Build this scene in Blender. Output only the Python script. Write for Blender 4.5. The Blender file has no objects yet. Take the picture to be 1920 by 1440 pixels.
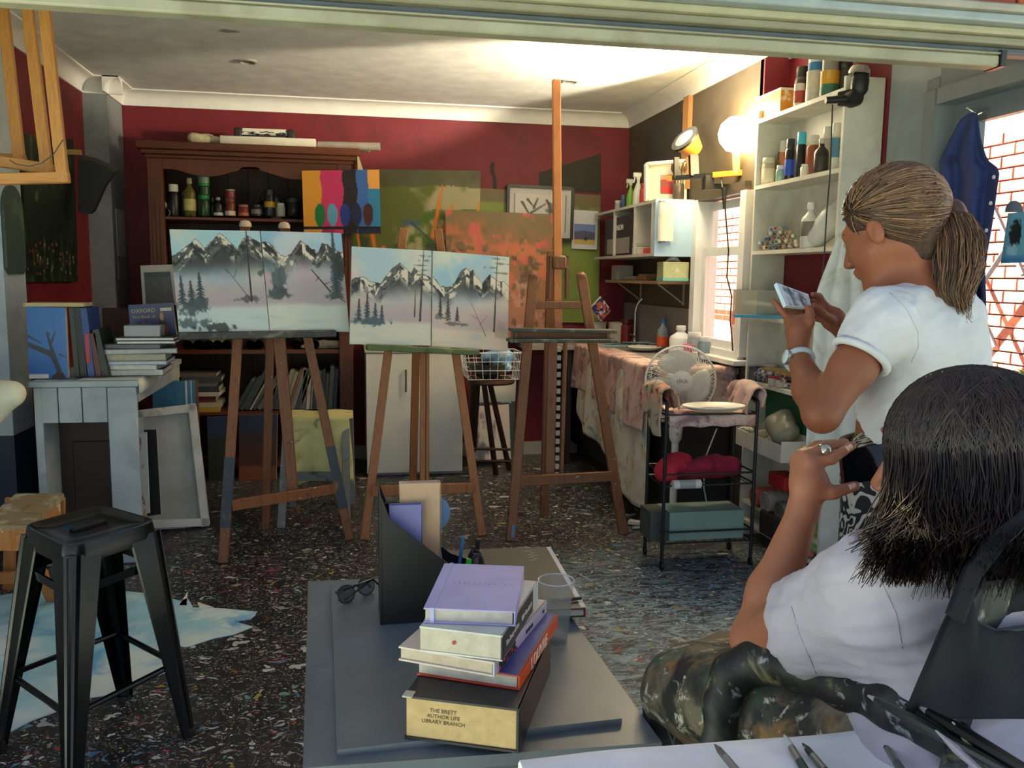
import bpy, bmesh, math, random
import numpy as np
from mathutils import Matrix, Vector, Euler
random.seed(7); rng = np.random.default_rng(7)
scn = bpy.context.scene
COL = scn.collection

# ------------------------------------------------------------------ camera
F = 1610.0; CH = 1.40
YAW = math.radians(10.7); PITCH = math.radians(7.15); ROLL = math.radians(0.69)
fwd = np.array([math.sin(YAW)*math.cos(PITCH), math.cos(YAW)*math.cos(PITCH), -math.sin(PITCH)])
_r0 = np.array([math.cos(YAW), -math.sin(YAW), 0.0]); _u0 = np.cross(_r0, fwd)
rgt = _r0*math.cos(ROLL) + _u0*math.sin(ROLL); upv = np.cross(rgt, fwd)
CAM = np.array([0, 0, CH])
cam_d = bpy.data.cameras.new('camera'); cam = bpy.data.objects.new('camera', cam_d); COL.objects.link(cam)
cam_d.sensor_fit = 'HORIZONTAL'; cam_d.sensor_width = 36.0; cam_d.lens = 36.0*F/1920.0
cam_d.clip_start = 0.02; cam_d.clip_end = 200
m = Matrix.Identity(4)
for i in range(3):
    m[i][0] = rgt[i]; m[i][1] = upv[i]; m[i][2] = -fwd[i]; m[i][3] = CAM[i]
cam.matrix_world = m
scn.camera = cam

# ------------------------------------------------------------------ world, sun, exposure
scn.view_settings.view_transform = 'Standard'; scn.view_settings.look = 'None'
scn.view_settings.gamma = 1.0; scn.view_settings.use_curve_mapping = False
scn.view_settings.exposure = 2.35
w = bpy.data.worlds.new('sky'); scn.world = w; w.use_nodes = True
nt = w.node_tree; nt.nodes.clear()
wo = nt.nodes.new('ShaderNodeOutputWorld'); bg = nt.nodes.new('ShaderNodeBackground')
sk = nt.nodes.new('ShaderNodeTexSky'); sk.sky_type = 'HOSEK_WILKIE'; sk.turbidity = 3.0
SUN_DIR = Vector((-0.45, 0.60, 0.66)).normalized()
sk.sun_direction = SUN_DIR; sk.ground_albedo = 0.35
hs = nt.nodes.new('ShaderNodeHueSaturation'); hs.inputs['Saturation'].default_value = 0.6   # sky made less blue to neutralise the tint on the foreground
nt.links.new(sk.outputs[0], hs.inputs['Color']); nt.links.new(hs.outputs[0], bg.inputs[0]); nt.links.new(bg.outputs[0], wo.inputs[0])
bg.inputs[1].default_value = 1.15
sl = bpy.data.lights.new('sun', 'SUN'); sl.energy = 26.0; sl.angle = math.radians(0.6); sl.color = (1.0, 0.94, 0.84)
so = bpy.data.objects.new('sun', sl); COL.objects.link(so)
so.rotation_euler = SUN_DIR.to_track_quat('Z', 'Y').to_euler(); so.location = (-8, 9, 14)

# ------------------------------------------------------------------ helpers
def ray(x, y): return fwd + rgt*(x-960)/F + upv*(720-y)/F
def P(x, y, X=None, Y=None, Z=None):
    """world point seen at photo position x,y on the plane X=, Y= or Z="""
    d = ray(x, y)
    t = X/d[0] if X is not None else (Y/d[1] if Y is not None else (Z-CH)/d[2])
    return Vector(CAM + d*t)
def Q(x, y, dep): return Vector(CAM + ray(x, y)*dep)
def lin(c):
    c = np.asarray(c, float)/255.0
    return np.where(c <= 0.04045, c/12.92, ((c+0.055)/1.055)**2.4)
def L4(c): return (*[float(v) for v in lin(c)], 1.0)

_mats = {}
def _new(name):
    m = bpy.data.materials.new(name); m.use_nodes = True
    nt = m.node_tree; b = nt.nodes['Principled BSDF']
    return m, nt, b
def _coord(nt, scale=(1,1,1), kind='Object'):
    tc = nt.nodes.new('ShaderNodeTexCoord'); mp = nt.nodes.new('ShaderNodeMapping')
    mp.inputs['Scale'].default_value = scale
    nt.links.new(tc.outputs[kind], mp.inputs['Vector']); return mp.outputs[0]
def _noise(nt, vec, scale, detail=4, rough=0.55, dist=0.0):
    n = nt.nodes.new('ShaderNodeTexNoise'); n.inputs['Scale'].default_value = scale
    n.inputs['Detail'].default_value = detail; n.inputs['Roughness'].default_value = rough
    n.inputs['Distortion'].default_value = dist
    nt.links.new(vec, n.inputs['Vector']); return n
def _ramp(nt, fac, stops):
    r = nt.nodes.new('ShaderNodeValToRGB'); el = r.color_ramp.elements
    while len(el) < len(stops): el.new(0.5)
    for e, (p, c) in zip(el, stops): e.position = p; e.color = c if len(c) == 4 else (*c, 1)
    nt.links.new(fac, r.inputs[0]); return r.outputs[0]
def _mix(nt, fac, a, b):
    x = nt.nodes.new('ShaderNodeMix'); x.data_type = 'RGBA'
    if isinstance(fac, (int, float)): x.inputs[0].default_value = fac
    else: nt.links.new(fac, x.inputs[0])
    for s, i in ((a, 6), (b, 7)):
        if isinstance(s, tuple): x.inputs[i].default_value = s
        else: nt.links.new(s, x.inputs[i])
    return x.outputs[2]
def _bump(nt, b, h, strength=0.2, dist=0.01):
    bp = nt.nodes.new('ShaderNodeBump'); bp.inputs['Strength'].default_value = strength
    bp.inputs['Distance'].default_value = dist
    nt.links.new(h, bp.inputs['Height']); nt.links.new(bp.outputs[0], b.inputs['Normal'])

def mat(color, rough=0.6, metal=0.0, vary=0.12, scale=9.0, bump=0.0, key=None, spec=0.5):
    """plain painted or moulded surface with a little procedural unevenness"""
    k = ('p', tuple(color), rough, metal, vary, scale, bump, spec)
    if k in _mats: return _mats[k]
    m, nt, b = _new(key or 'surface')
    v = _coord(nt); n = _noise(nt, v, scale)
    c = np.asarray(lin(color)); lo = tuple(np.clip(c*(1-vary), 0, 1)); hi = tuple(np.clip(c*(1+vary), 0, 1))
    nt.links.new(_ramp(nt, n.outputs[0], [(0.3, lo), (0.7, hi)]), b.inputs['Base Color'])
    b.inputs['Roughness'].default_value = rough; b.inputs['Metallic'].default_value = metal
    b.inputs['Specular IOR Level'].default_value = spec
    if bump:
        n2 = _noise(nt, v, scale*6, 3); _bump(nt, b, n2.outputs[0], bump, 0.004)
    _mats[k] = m; return m
def wood(c1, c2, axis=2, rough=0.5, scale=6.0, splat=None, key='wood', spec=0.4):
    """grained timber, grain along axis; splat = list of (colour, amount) dried paint drips"""
    k = ('w', tuple(c1), tuple(c2), axis, rough, scale, str(splat))
    if k in _mats: return _mats[k]
    m, nt, b = _new(key)
    s = [9.0, 9.0, 9.0]; s[axis] = 0.7
    v = _coord(nt, tuple(s)); n = _noise(nt, v, scale, 5, 0.6, 1.2)
    col = _ramp(nt, n.outputs[0], [(0.3, L4(c1)), (0.55, L4(c2)), (0.75, L4(c1))])
    if splat:
        v2 = _coord(nt)
        for i, (sc, amt) in enumerate(splat):
            n2 = _noise(nt, v2, 22+9*i, 3, 0.6, 0.6)
            mp = nt.nodes.new('ShaderNodeMapping'); mp.inputs['Location'].default_value = (3.1*i, 1.7*i, 5.3*i)
            nt.links.new(v2, mp.inputs[0]); nt.links.new(mp.outputs[0], n2.inputs['Vector'])
            f = _ramp(nt, n2.outputs[0], [(1-amt-0.02, (0,0,0,1)), (1-amt+0.02, (1,1,1,1))])
            col = _mix(nt, f, col, L4(sc))
    nt.links.new(col, b.inputs['Base Color']); b.inputs['Roughness'].default_value = rough
    b.inputs['Specular IOR Level'].default_value = spec
    _bump(nt, b, n.outputs[0], 0.15, 0.003)
    _mats[k] = m; return m
def stained(base, spots, rough=0.85, scale=7.0, bump=0.25, key='stained', metal=0.0, fine=60.0):
    """cloth or painted thing with blotches: spots = list of (colour, amount, scale)"""
    k = ('s', tuple(base), str(spots), rough, scale, key, metal)
    if k in _mats: return _mats[k]
    m, nt, b = _new(key); v = _coord(nt)
    n0 = _noise(nt, v, scale, 4); c = np.asarray(lin(base))
    col = _ramp(nt, n0.outputs[0], [(0.3, tuple(c*0.86)), (0.7, tuple(np.clip(c*1.1, 0, 1)))])
    for i, (sc, amt, s) in enumerate(spots):
        mp = nt.nodes.new('ShaderNodeMapping'); mp.inputs['Location'].default_value = (2.3*i+1, 4.1*i, 1.9*i)
        nt.links.new(v, mp.inputs[0]); n2 = _noise(nt, mp.outputs[0], s, 4, 0.6, 0.5)
        f = _ramp(nt, n2.outputs[0], [(1-amt-0.04, (0,0,0,1)), (1-amt+0.06, (1,1,1,1))])
        col = _mix(nt, f, col, L4(sc))
    nt.links.new(col, b.inputs['Base Color']); b.inputs['Roughness'].default_value = rough
    b.inputs['Metallic'].default_value = metal
    n3 = _noise(nt, v, fine, 2); _bump(nt, b, n3.outputs[0], bump, 0.003)
    _mats[k] = m; return m
def vcol(rough=0.55, key='painted_colours', bump=0.0, spec=0.4):
    k = ('v', rough, key, bump)
    if k in _mats: return _mats[k]
    m, nt, b = _new(key); a = nt.nodes.new('ShaderNodeAttribute'); a.attribute_name = 'Col'
    nt.links.new(a.outputs['Color'], b.inputs['Base Color']); b.inputs['Roughness'].default_value = rough
    b.inputs['Specular IOR Level'].default_value = spec
    if bump:
        n = _noise(nt, _coord(nt), 90, 3); _bump(nt, b, n.outputs[0], bump, 0.004)
    _mats[k] = m; return m
def glass(tint=(240,245,245), alpha=0.8, rough=0.05, key='clear_plastic'):
    k = ('g', tuple(tint), alpha, rough)
    if k in _mats: return _mats[k]
    m, nt, b = _new(key); out = nt.nodes['Material Output']
    tr = nt.nodes.new('ShaderNodeBsdfTransparent'); tr.inputs[0].default_value = L4(tint)
    b.inputs['Base Color'].default_value = L4(tint); b.inputs['Roughness'].default_value = rough
    mx = nt.nodes.new('ShaderNodeMixShader'); mx.inputs[0].default_value = alpha
    nt.links.new(b.outputs[0], mx.inputs[1]); nt.links.new(tr.outputs[0], mx.inputs[2])
    nt.links.new(mx.outputs[0], out.inputs[0]); _mats[k] = m; return m
def emit(color, strength, key='lit_bulb'):
    m, nt, b = _new(key); b.inputs['Base Color'].default_value = L4(color)
    b.inputs['Emission Color'].default_value = L4(color); b.inputs['Emission Strength'].default_value = strength
    return m

WO = {}
def _reg(o, w): WO[o.name] = Vector(w)
def tag(o, label=None, cat=None, group=None, kind=None):
    if label: o['label'] = label
    if cat: o['category'] = cat
    if group: o['group'] = group
    if kind: o['kind'] = kind
    return o
def thing(name, label, cat, loc=(0,0,0), group=None):
    o = bpy.data.objects.new(name, None); o.empty_display_size = 0.05; COL.objects.link(o); o.location = loc
    _reg(o, loc); return tag(o, label, cat, group)
def structure(name, loc=(0,0,0)):
    o = bpy.data.objects.new(name, None); COL.objects.link(o); o.location = loc; _reg(o, loc)
    o['kind'] = 'structure'; return o
def finish(me, name, material, parent=None, label=None, cat=None, group=None, kind=None, smooth=None):
    """link mesh given in world coordinates, under parent or as a thing standing at its own base"""
    n = len(me.vertices); co = np.empty(n*3, np.float32); me.vertices.foreach_get('co', co); co = co.reshape(-1, 3)
    if parent is not None: w = WO[parent.name]
    else:
        lo = co.min(0); hi = co.max(0); w = Vector(((lo[0]+hi[0])/2, (lo[1]+hi[1])/2, lo[2]))
    co -= np.array(w, np.float32)[None]; me.vertices.foreach_set('co', co.ravel())
    me.update()
    o = bpy.data.objects.new(name, me); COL.objects.link(o)
    if material is not None and len(me.materials) == 0: me.materials.append(material)
    if parent is not None: o.parent = parent
    else: o.location = w
    _reg(o, w)
    if smooth is not None:
        me.polygons.foreach_set('use_smooth', [True]*len(me.polygons))
        if smooth < 3.1: me.set_sharp_from_angle(angle=smooth)
    return tag(o, label, cat, group, kind)

def rotm(r):
    if r is None: return Matrix.Identity(3)
    if isinstance(r, Matrix): return r.to_3x3()
    return Euler([math.radians(a) for a in r]).to_matrix()
class MB:
    """collects shapes in world space; build() links them as one mesh object"""
    def __init__(s): s.v = []; s.f = []
    def add(s, vs, fs):
        o = len(s.v); s.v += [tuple(v) for v in vs]; s.f += [tuple(i+o for i in f) for f in fs]; return s
    def box(s, c, size, r=None, bev=0.0):
        R = rotm(r); c = Vector(c); hx, hy, hz = size[0]/2, size[1]/2, size[2]/2
        if bev <= 0:
            vs = [c + R @ Vector((x, y, z)) for z in (-hz, hz) for y in (-hy, hy) for x in (-hx, hx)]
            return s.add(vs, [(0,2,3,1), (4,5,7,6), (0,1,5,4), (2,6,7,3), (0,4,6,2), (1,3,7,5)])
        b = min(bev, hx*.99, hy*.99, hz*.99); vs = []; idx = {}
        for sx in (-1,1):
            for sy in (-1,1):
                for sz in (-1,1):
                    for a in range(3):
                        p = [sx*(hx-b), sy*(hy-b), sz*(hz-b)]; p[a] = (sx*hx, sy*hy, sz*hz)[a]
                        idx[(sx,sy,sz,a)] = len(vs); vs.append(c + R @ Vector(p))
        fs = []
        for a in range(3):
            u, w_ = (a+1) % 3, (a+2) % 3
            for sg in (-1, 1):
                q = []
                for su, sw in ((-1,-1), (1,-1), (1,1), (-1,1)):
                    k = [0,0,0]; k[a] = sg; k[u] = su; k[w_] = sw; q.append(idx[(k[0],k[1],k[2],a)])
                fs.append(tuple(q if sg > 0 else q[::-1]))
            for su in (-1,1):
                for sw in (-1,1):
                    def g(t, ax):
                        k = [0,0,0]; k[a] = t; k[u] = su; k[w_] = sw; return idx[(k[0],k[1],k[2],ax)]
                    q = (g(-1,u), g(1,u), g(1,w_), g(-1,w_)); fs.append(q if su*sw > 0 else q[::-1])
        for sx in (-1,1):
            for sy in (-1,1):
                for sz in (-1,1):
                    t = tuple(idx[(sx,sy,sz,a)] for a in range(3)); fs.append(t if sx*sy*sz > 0 else t[::-1])
        return s.add(vs, fs)
    def bar(s, a, b, wd, th, up=(0,0,1), bev=0.0):
        """rectangular bar from a to b; wd across, th along 'up'-ish"""
        a = Vector(a); b = Vector(b); d = b-a; ln = d.length; d.normalize(); u = Vector(up)
        x = u.cross(d)
        if x.length < 1e-4: x = Vector((1,0,0))
        x.normalize(); y = d.cross(x); R = Matrix((x, y, d)).transposed()
        return s.box((a+b)/2, (wd, th, ln), R, bev)
    def hexa(s, q0, q1):
        """solid between two quads"""
        return s.add(list(q0)+list(q1), [(3,2,1,0), (4,5,6,7), (0,1,5,4), (1,2,6,5), (2,3,7,6), (3,0,4,7)])
    def cyl(s, a, b, r0, r1=None, n=16, cap=True):
        return s.tube([a, b], [r0, r0 if r1 is None else r1], n, cap)
    def tube(s, pts, r, n=8, cap=True, closed=False):
        pts = [Vector(p) for p in pts]; m_ = len(pts)
        if isinstance(r, (int, float)): r = [r]*m_
        vs = []; ref = None
        for i, p in enumerate(pts):
            a = pts[i-1] if (i > 0 or closed) else p; b = pts[(i+1) % m_] if (i < m_-1 or closed) else p
            t = (b-a); t = t.normalized() if t.length > 1e-9 else Vector((0,0,1))
            if ref is None: ref = Vector((0,0,1)) if abs(t.z) < 0.9 else Vector((1,0,0))
            x = ref - t*ref.dot(t)
            if x.length < 1e-5: x = t.orthogonal()
            x.normalize(); y = t.cross(x); ref = x
            for k in range(n):
                an = 2*math.pi*k/n; vs.append(p + (x*math.cos(an)+y*math.sin(an))*r[i])
        fs = []
        for i in range(m_ if closed else m_-1):
            j = (i+1) % m_
            for k in range(n):
                k2 = (k+1) % n; fs.append((i*n+k, i*n+k2, j*n+k2, j*n+k))
        if cap and not closed:
            fs.append(tuple(range(n-1, -1, -1))); fs.append(tuple((m_-1)*n+k for k in range(n)))
        return s.add(vs, fs)
    def lathe(s, c, prof, n=20, axis=(0,0,1), arc=None):
        """prof: list of (radius, height along axis)"""
        c = Vector(c); z = Vector(axis).normalized(); x = z.orthogonal().normalized(); y = z.cross(x); vs = []; fs = []
        for (r, h) in prof:
            for k in range(n):
                an = 2*math.pi*k/n; vs.append(c + z*h + (x*math.cos(an)+y*math.sin(an))*max(r, 1e-5))
        for i in range(len(prof)-1):
            for k in range(n):
                k2 = (k+1) % n; fs.append((i*n+k, i*n+k2, (i+1)*n+k2, (i+1)*n+k))
        if prof[0][0] > 1e-4: fs.append(tuple(range(n-1, -1, -1)))
        if prof[-1][0] > 1e-4: fs.append(tuple((len(prof)-1)*n+k for k in range(n)))
        return s.add(vs, fs)
    def prism(s, poly, off):
        """polygon (list of 3D points) extruded by vector off"""
        n = len(poly); off = Vector(off); a = [Vector(p) for p in poly]; b = [p+off for p in a]
        return s.add(a+b, [tuple(range(n-1, -1, -1)), tuple(range(n, 2*n))] +
                     [(i, (i+1) % n, n+(i+1) % n, n+i) for i in range(n)])
    def grid(s, fn, nu, nv):
        vs = [fn(i/(nu-1), j/(nv-1)) for j in range(nv) for i in range(nu)]
        fs = [(j*nu+i, j*nu+i+1, (j+1)*nu+i+1, (j+1)*nu+i) for j in range(nv-1) for i in range(nu-1)]
        return s.add(vs, fs)
    def mesh(s, name='mesh'):
        me = bpy.data.meshes.new(name); me.from_pydata([tuple(v) for v in s.v], [], s.f)
        bm = bmesh.new(); bm.from_mesh(me); bmesh.ops.recalc_face_normals(bm, faces=bm.faces); bm.to_mesh(me); bm.free()
        return me
    def build(s, name, material, parent=None, label=None, cat=None, group=None, kind=None, smooth=0.7):
        return finish(s.mesh(name), name, material, parent, label, cat, group, kind, smooth)
def part(name, material, parent, fn, **k):
    mb = MB(); fn(mb); return mb.build(name, material, parent, **k)
def text(s, name, material, parent, origin, xdir, ydir, size, align='CENTER', depth=0.0006, **k):
    """lettering as thin mesh: origin, reading direction and up direction in world space"""
    cu = bpy.data.curves.new('t', 'FONT'); cu.body = s; cu.size = size; cu.extrude = depth; cu.align_x = align; cu.align_y = 'CENTER'
    cu.resolution_u = 2
    ob = bpy.data.objects.new('t', cu); COL.objects.link(ob)
    me = bpy.data.meshes.new_from_object(ob); bpy.data.objects.remove(ob); bpy.data.curves.remove(cu)
    x = Vector(xdir).normalized(); y = Vector(ydir); y = (y - x*y.dot(x)).normalized(); z = x.cross(y)
    M = Matrix((x, y, z)).transposed().to_4x4(); M.translation = Vector(origin); me.transform(M)
    me.materials.clear()
    return finish(me, name, material, parent, **k)
def cloth_sheet(fn, nu, nv, th, name, material, parent=None, **k):
    """draped sheet from fn(u,v) with thickness"""
    mb = MB(); mb.grid(fn, nu, nv); me = mb.mesh(name)
    o = finish(me, name, material, parent, smooth=3.2, **k)
    md = o.modifiers.new('thick', 'SOLIDIFY'); md.thickness = th; md.offset = 0
    return o

# --- value noise and a small painter (colours laid on canvases as paint, per vertex)
def vnoise(x, y, s, seed=0):
    x = np.asarray(x)*s; y = np.asarray(y)*s; xi = np.floor(x).astype(int); yi = np.floor(y).astype(int)
    fx = x-xi; fy = y-yi; fx = fx*fx*(3-2*fx); fy = fy*fy*(3-2*fy)
    def h(a, b):
        n = (a*374761393 + b*668265263 + seed*1442695041) & 0x7fffffff
        n = ((n ^ (n >> 13))*1274126177) & 0x7fffffff
        return ((n ^ (n >> 16)) & 0xffff)/65535.0
    return (h(xi,yi)*(1-fx)+h(xi+1,yi)*fx)*(1-fy) + (h(xi,yi+1)*(1-fx)+h(xi+1,yi+1)*fx)*fy
def fbm(x, y, s, seed=0, o=4):
    t = 0; a = 0.5; n = 0
    for i in range(o): t = t + a*vnoise(x, y, s*2**i, seed+i*17); n += a; a *= 0.5
    return t/n
class Art:
    """u right, v down, both 0..1"""
    def __init__(s, w, h, base=(255,255,255)):
        s.w, s.h = w, h; s.u, s.v = np.meshgrid(np.linspace(0,1,w), np.linspace(0,1,h))
        s.c = np.ones((h, w, 3))*np.array(base, float)
    def blend(s, mask, col):
        mask = np.clip(mask, 0, 1)[..., None]; s.c = s.c*(1-mask) + np.array(col, float)*mask; return s
    def sm(s, a, b, x):
        t = np.clip((x-a)/(b-a+1e-9), 0, 1); return t*t*(3-2*t)
    def poly(s, pts, col, soft=0.0):
        n = len(pts); ins = np.zeros(s.u.shape, bool); d = np.full(s.u.shape, 9.0)
        for i in range(n):
            x0, y0 = pts[i]; x1, y1 = pts[(i+1) % n]
            c = ((y0 > s.v) != (y1 > s.v)) & (s.u < (x1-x0)*(s.v-y0)/(y1-y0+1e-12)+x0); ins ^= c
        return s.blend(ins.astype(float), col) if not soft else s.blend(ins*soft, col)
    def line(s, a, b, wd, col, al=1.0, wd2=None):
        dx, dy = b[0]-a[0], b[1]-a[1]; L = dx*dx+dy*dy+1e-12
        t = np.clip(((s.u-a[0])*dx+(s.v-a[1])*dy)/L, 0, 1)
        d = np.hypot((s.u-a[0]-t*dx), (s.v-a[1]-t*dy)); ww = wd + ((wd2 if wd2 is not None else wd)-wd)*t
        return s.blend(np.clip((ww-d)/0.004+0.5, 0, 1)*al, col)
    def blob(s, cx, cy, rx, ry, col, al=1.0, soft=0.5, rag=0.5, seed=1):
        r = np.hypot((s.u-cx)/rx, (s.v-cy)/ry) + rag*(fbm(s.u, s.v, 18, seed)-0.5)*2
        return s.blend((1-s.sm(1-soft, 1.0, r))*al, col)
def panel(name, art, tl, tr, br, bl, th, label, cat, group=None, edge=(225,222,214), parent=None, rough=0.5, bump=0.3, back=None, asthing=True):
    """stretched canvas or board: painted face, sides and back, thickness th behind the face"""
    tl, tr, br, bl = [Vector(p) for p in (tl, tr, br, bl)]
    n = (tr-tl).cross(bl-tl).normalized()            # away from the viewer
    dv_ = br-Vector(CAM); br = Vector(CAM)+dv_*((tl-Vector(CAM)).dot(n)/dv_.dot(n))      # keep the board flat
    root = thing(name, label, cat, (bl+br)/2, group) if asthing else parent
    h, w = art.h, art.w
    U = art.u[..., None]; V = art.v[..., None]
    A = [np.array(p) for p in (tl, tr, br, bl)]
    co = (A[0]*(1-U)+A[1]*U)*(1-V) + (A[3]*(1-U)+A[2]*U)*V
    me = bpy.data.meshes.new('painted_face'); idx = np.arange(h*w).reshape(h, w)
    q = np.stack([idx[:-1,:-1], idx[1:,:-1], idx[1:,1:], idx[:-1,1:]], -1).reshape(-1, 4)
    me.from_pydata(co.reshape(-1,3).tolist(), [], q.tolist())
    at = me.color_attributes.new('Col', 'FLOAT_COLOR', 'POINT')
    cc = np.ones((h*w, 4), np.float32); cc[:, :3] = lin(np.clip(art.c, 0, 255)).reshape(-1, 3)
    at.data.foreach_set('color', cc.ravel())
    finish(me, 'painted_face', vcol(rough, bump=bump), root)
    e = 0.0008
    part('stretcher', mat(edge, 0.8), root, lambda mb: mb.hexa([p+n*e for p in (tl, tr, br, bl)], [p+n*th for p in (tl, tr, br, bl)]), smooth=None)
    return root

# --- smooth-blended solids meshed with surface nets (bodies, hair, draped cloth)
def sdf_mesh(prims, res, cuts=(), pad=0.03):
    """prims: ('c',a,b,ra,rb,k) tapered capsule; ('e',centre,(rx,ry,rz),R or None,k) ellipsoid; op '-' first letter subtracts"""
    lo = np.full(3, 9e9); hi = -lo; box = []
    for p in prims:
        if p[0][-1] == 'c':
            a, b = np.array(p[1], float), np.array(p[2], float); r = max(p[3], p[4])
            l, h = np.minimum(a, b)-r, np.maximum(a, b)+r
        else:
            c = np.array(p[1], float); r = max(p[2]); l, h = c-r, c+r
        box.append((l, h))
        if p[0][0] != '-': lo = np.minimum(lo, l); hi = np.maximum(hi, h)
    lo -= pad; hi += pad; n = np.ceil((hi-lo)/res).astype(int)+1
    ax = [lo[i]+np.arange(n[i])*res for i in range(3)]
    D = np.full(tuple(n), 1.0, np.float32)
    for p, (l, h) in zip(prims, box):
        k = p[-1]; g = k+3*res+0.012
        i0 = [max(0, int(np.searchsorted(ax[i], l[i]-g))-1) for i in range(3)]
        i1 = [min(n[i], int(np.searchsorted(ax[i], h[i]+g))+1) for i in range(3)]
        if any(i1[i] <= i0[i] for i in range(3)): continue
        sl_ = tuple(slice(i0[i], i1[i]) for i in range(3))
        X, Y, Z = np.meshgrid(ax[0][sl_[0]], ax[1][sl_[1]], ax[2][sl_[2]], indexing='ij')
        if p[0][-1] == 'c':
            a, b = np.array(p[1], float), np.array(p[2], float); d = b-a; L = d@d+1e-12
            t = np.clip(((X-a[0])*d[0]+(Y-a[1])*d[1]+(Z-a[2])*d[2])/L, 0, 1)
            dist = np.sqrt((X-a[0]-t*d[0])**2+(Y-a[1]-t*d[1])**2+(Z-a[2]-t*d[2])**2) - (p[3]+(p[4]-p[3])*t)
        else:
            c = np.array(p[1], float); R = np.array(p[3]) if p[3] is not None else np.eye(3)
            qx, qy, qz = [(X-c[0])*R[0,i]+(Y-c[1])*R[1,i]+(Z-c[2])*R[2,i] for i in range(3)]
            rx, ry, rz = p[2]; k0 = np.sqrt((qx/rx)**2+(qy/ry)**2+(qz/rz)**2); k1 = np.sqrt((qx/rx**2)**2+(qy/ry**2)**2+(qz/rz**2)**2)
            dist = k0*(k0-1)/(k1+1e-9)
        cur = D[sl_]
        if p[0][0] == '-':
            hh = np.clip(k-np.abs(-cur+0 - dist), 0, None)/max(k, 1e-6)
            D[sl_] = np.maximum(cur, -dist)
        else:
            hh = np.clip(k-np.abs(cur-dist), 0, None)/max(k, 1e-6)
            D[sl_] = np.minimum(cur, dist) - hh*hh*k*0.25
    if len(cuts):
        X, Y, Z = np.meshgrid(*ax, indexing='ij')
        for (pt, nr) in cuts:      # keep the side the normal points away from
            nr = np.array(Vector(nr).normalized()); pt = np.array(pt, float)
            D = np.maximum(D, (X-pt[0])*nr[0]+(Y-pt[1])*nr[1]+(Z-pt[2])*nr[2])
    S = D < 0
    acc = np.zeros(tuple(np.array(D.shape)-1)+(3,)); cnt = np.zeros(tuple(np.array(D.shape)-1))
    def sh(A, o): return A[o[0]:A.shape[0]-1+o[0], o[1]:A.shape[1]-1+o[1], o[2]:A.shape[2]-1+o[2]]
    for a in range(3):
        for o1 in (0,1):
            for o2 in (0,1):
                o = [0,0,0]; o[(a+1)%3] = o1; o[(a+2)%3] = o2; e = list(o); e[a] = 1
                s0, s1 = sh(S,o), sh(S,e); c = s0 != s1
                d0, d1 = sh(D,o), sh(D,e); t = np.where(c, d0/(d0-d1+1e-12), 0)
                for j in range(3): acc[..., j] += np.where(c, o[j]+(t if j == a else 0), 0)
                cnt += c
    act = cnt > 0; vid = np.full(act.shape, -1); vid[act] = np.arange(act.sum())
    ii = np.argwhere(act); verts = lo + (ii + acc[act]/cnt[act][:, None])*res
    faces = []
    for a in range(3):
        b, c = (a+1) % 3, (a+2) % 3
        s0 = [slice(None)]*3; s1 = [slice(None)]*3; s0[a] = slice(0,-1); s1[a] = slice(1,None)
        ch = S[tuple(s0)] != S[tuple(s1)]; idx = np.argwhere(ch)
        ok = (idx[:, b] > 0) & (idx[:, c] > 0) & (idx[:, b] < D.shape[b]-1) & (idx[:, c] < D.shape[c]-1); idx = idx[ok]
        ins = S[tuple(idx.T)]
        def vv(db, dc):
            j = idx.copy(); j[:, b] -= db; j[:, c] -= dc; return vid[tuple(j.T)]
        q = np.stack([vv(1,1), vv(0,1), vv(0,0), vv(1,0)], 1)
        q[~ins] = q[~ins][:, ::-1]; faces.append(q)
    return verts, np.concatenate(faces)
def sdf_object(prims, res, name, material, parent=None, cuts=(), relax=2, disp=None, color=None, **k):
    v, f = sdf_mesh(prims, res, cuts)
    me = bpy.data.meshes.new(name); me.from_pydata(v.tolist(), [], f.tolist())
    bm = bmesh.new(); bm.from_mesh(me)
    for _ in range(relax): bmesh.ops.smooth_vert(bm, verts=bm.verts, factor=0.5, use_axis_x=True, use_axis_y=True, use_axis_z=True)
    bmesh.ops.recalc_face_normals(bm, faces=bm.faces); bm.to_mesh(me); bm.free()
    if disp is not None:
        co = np.empty(len(me.vertices)*3); me.vertices.foreach_get('co', co); co = co.reshape(-1,3)
        no = np.empty(len(me.vertices)*3); me.vertex_normals.foreach_get('vector', no); no = no.reshape(-1,3)
        co = co + no*disp(co)[:, None]; me.vertices.foreach_set('co', co.ravel()); me.update()
    if color is not None:
        co = np.empty(len(me.vertices)*3); me.vertices.foreach_get('co', co); co = co.reshape(-1,3)
        at = me.color_attributes.new('Col', 'FLOAT_COLOR', 'POINT'); cc = np.ones((len(co),4), np.float32)
        cc[:, :3] = lin(np.clip(color(co), 0, 255)); at.data.foreach_set('color', cc.ravel())
    return finish(me, name, material, parent, smooth=3.2, **k)
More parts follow.
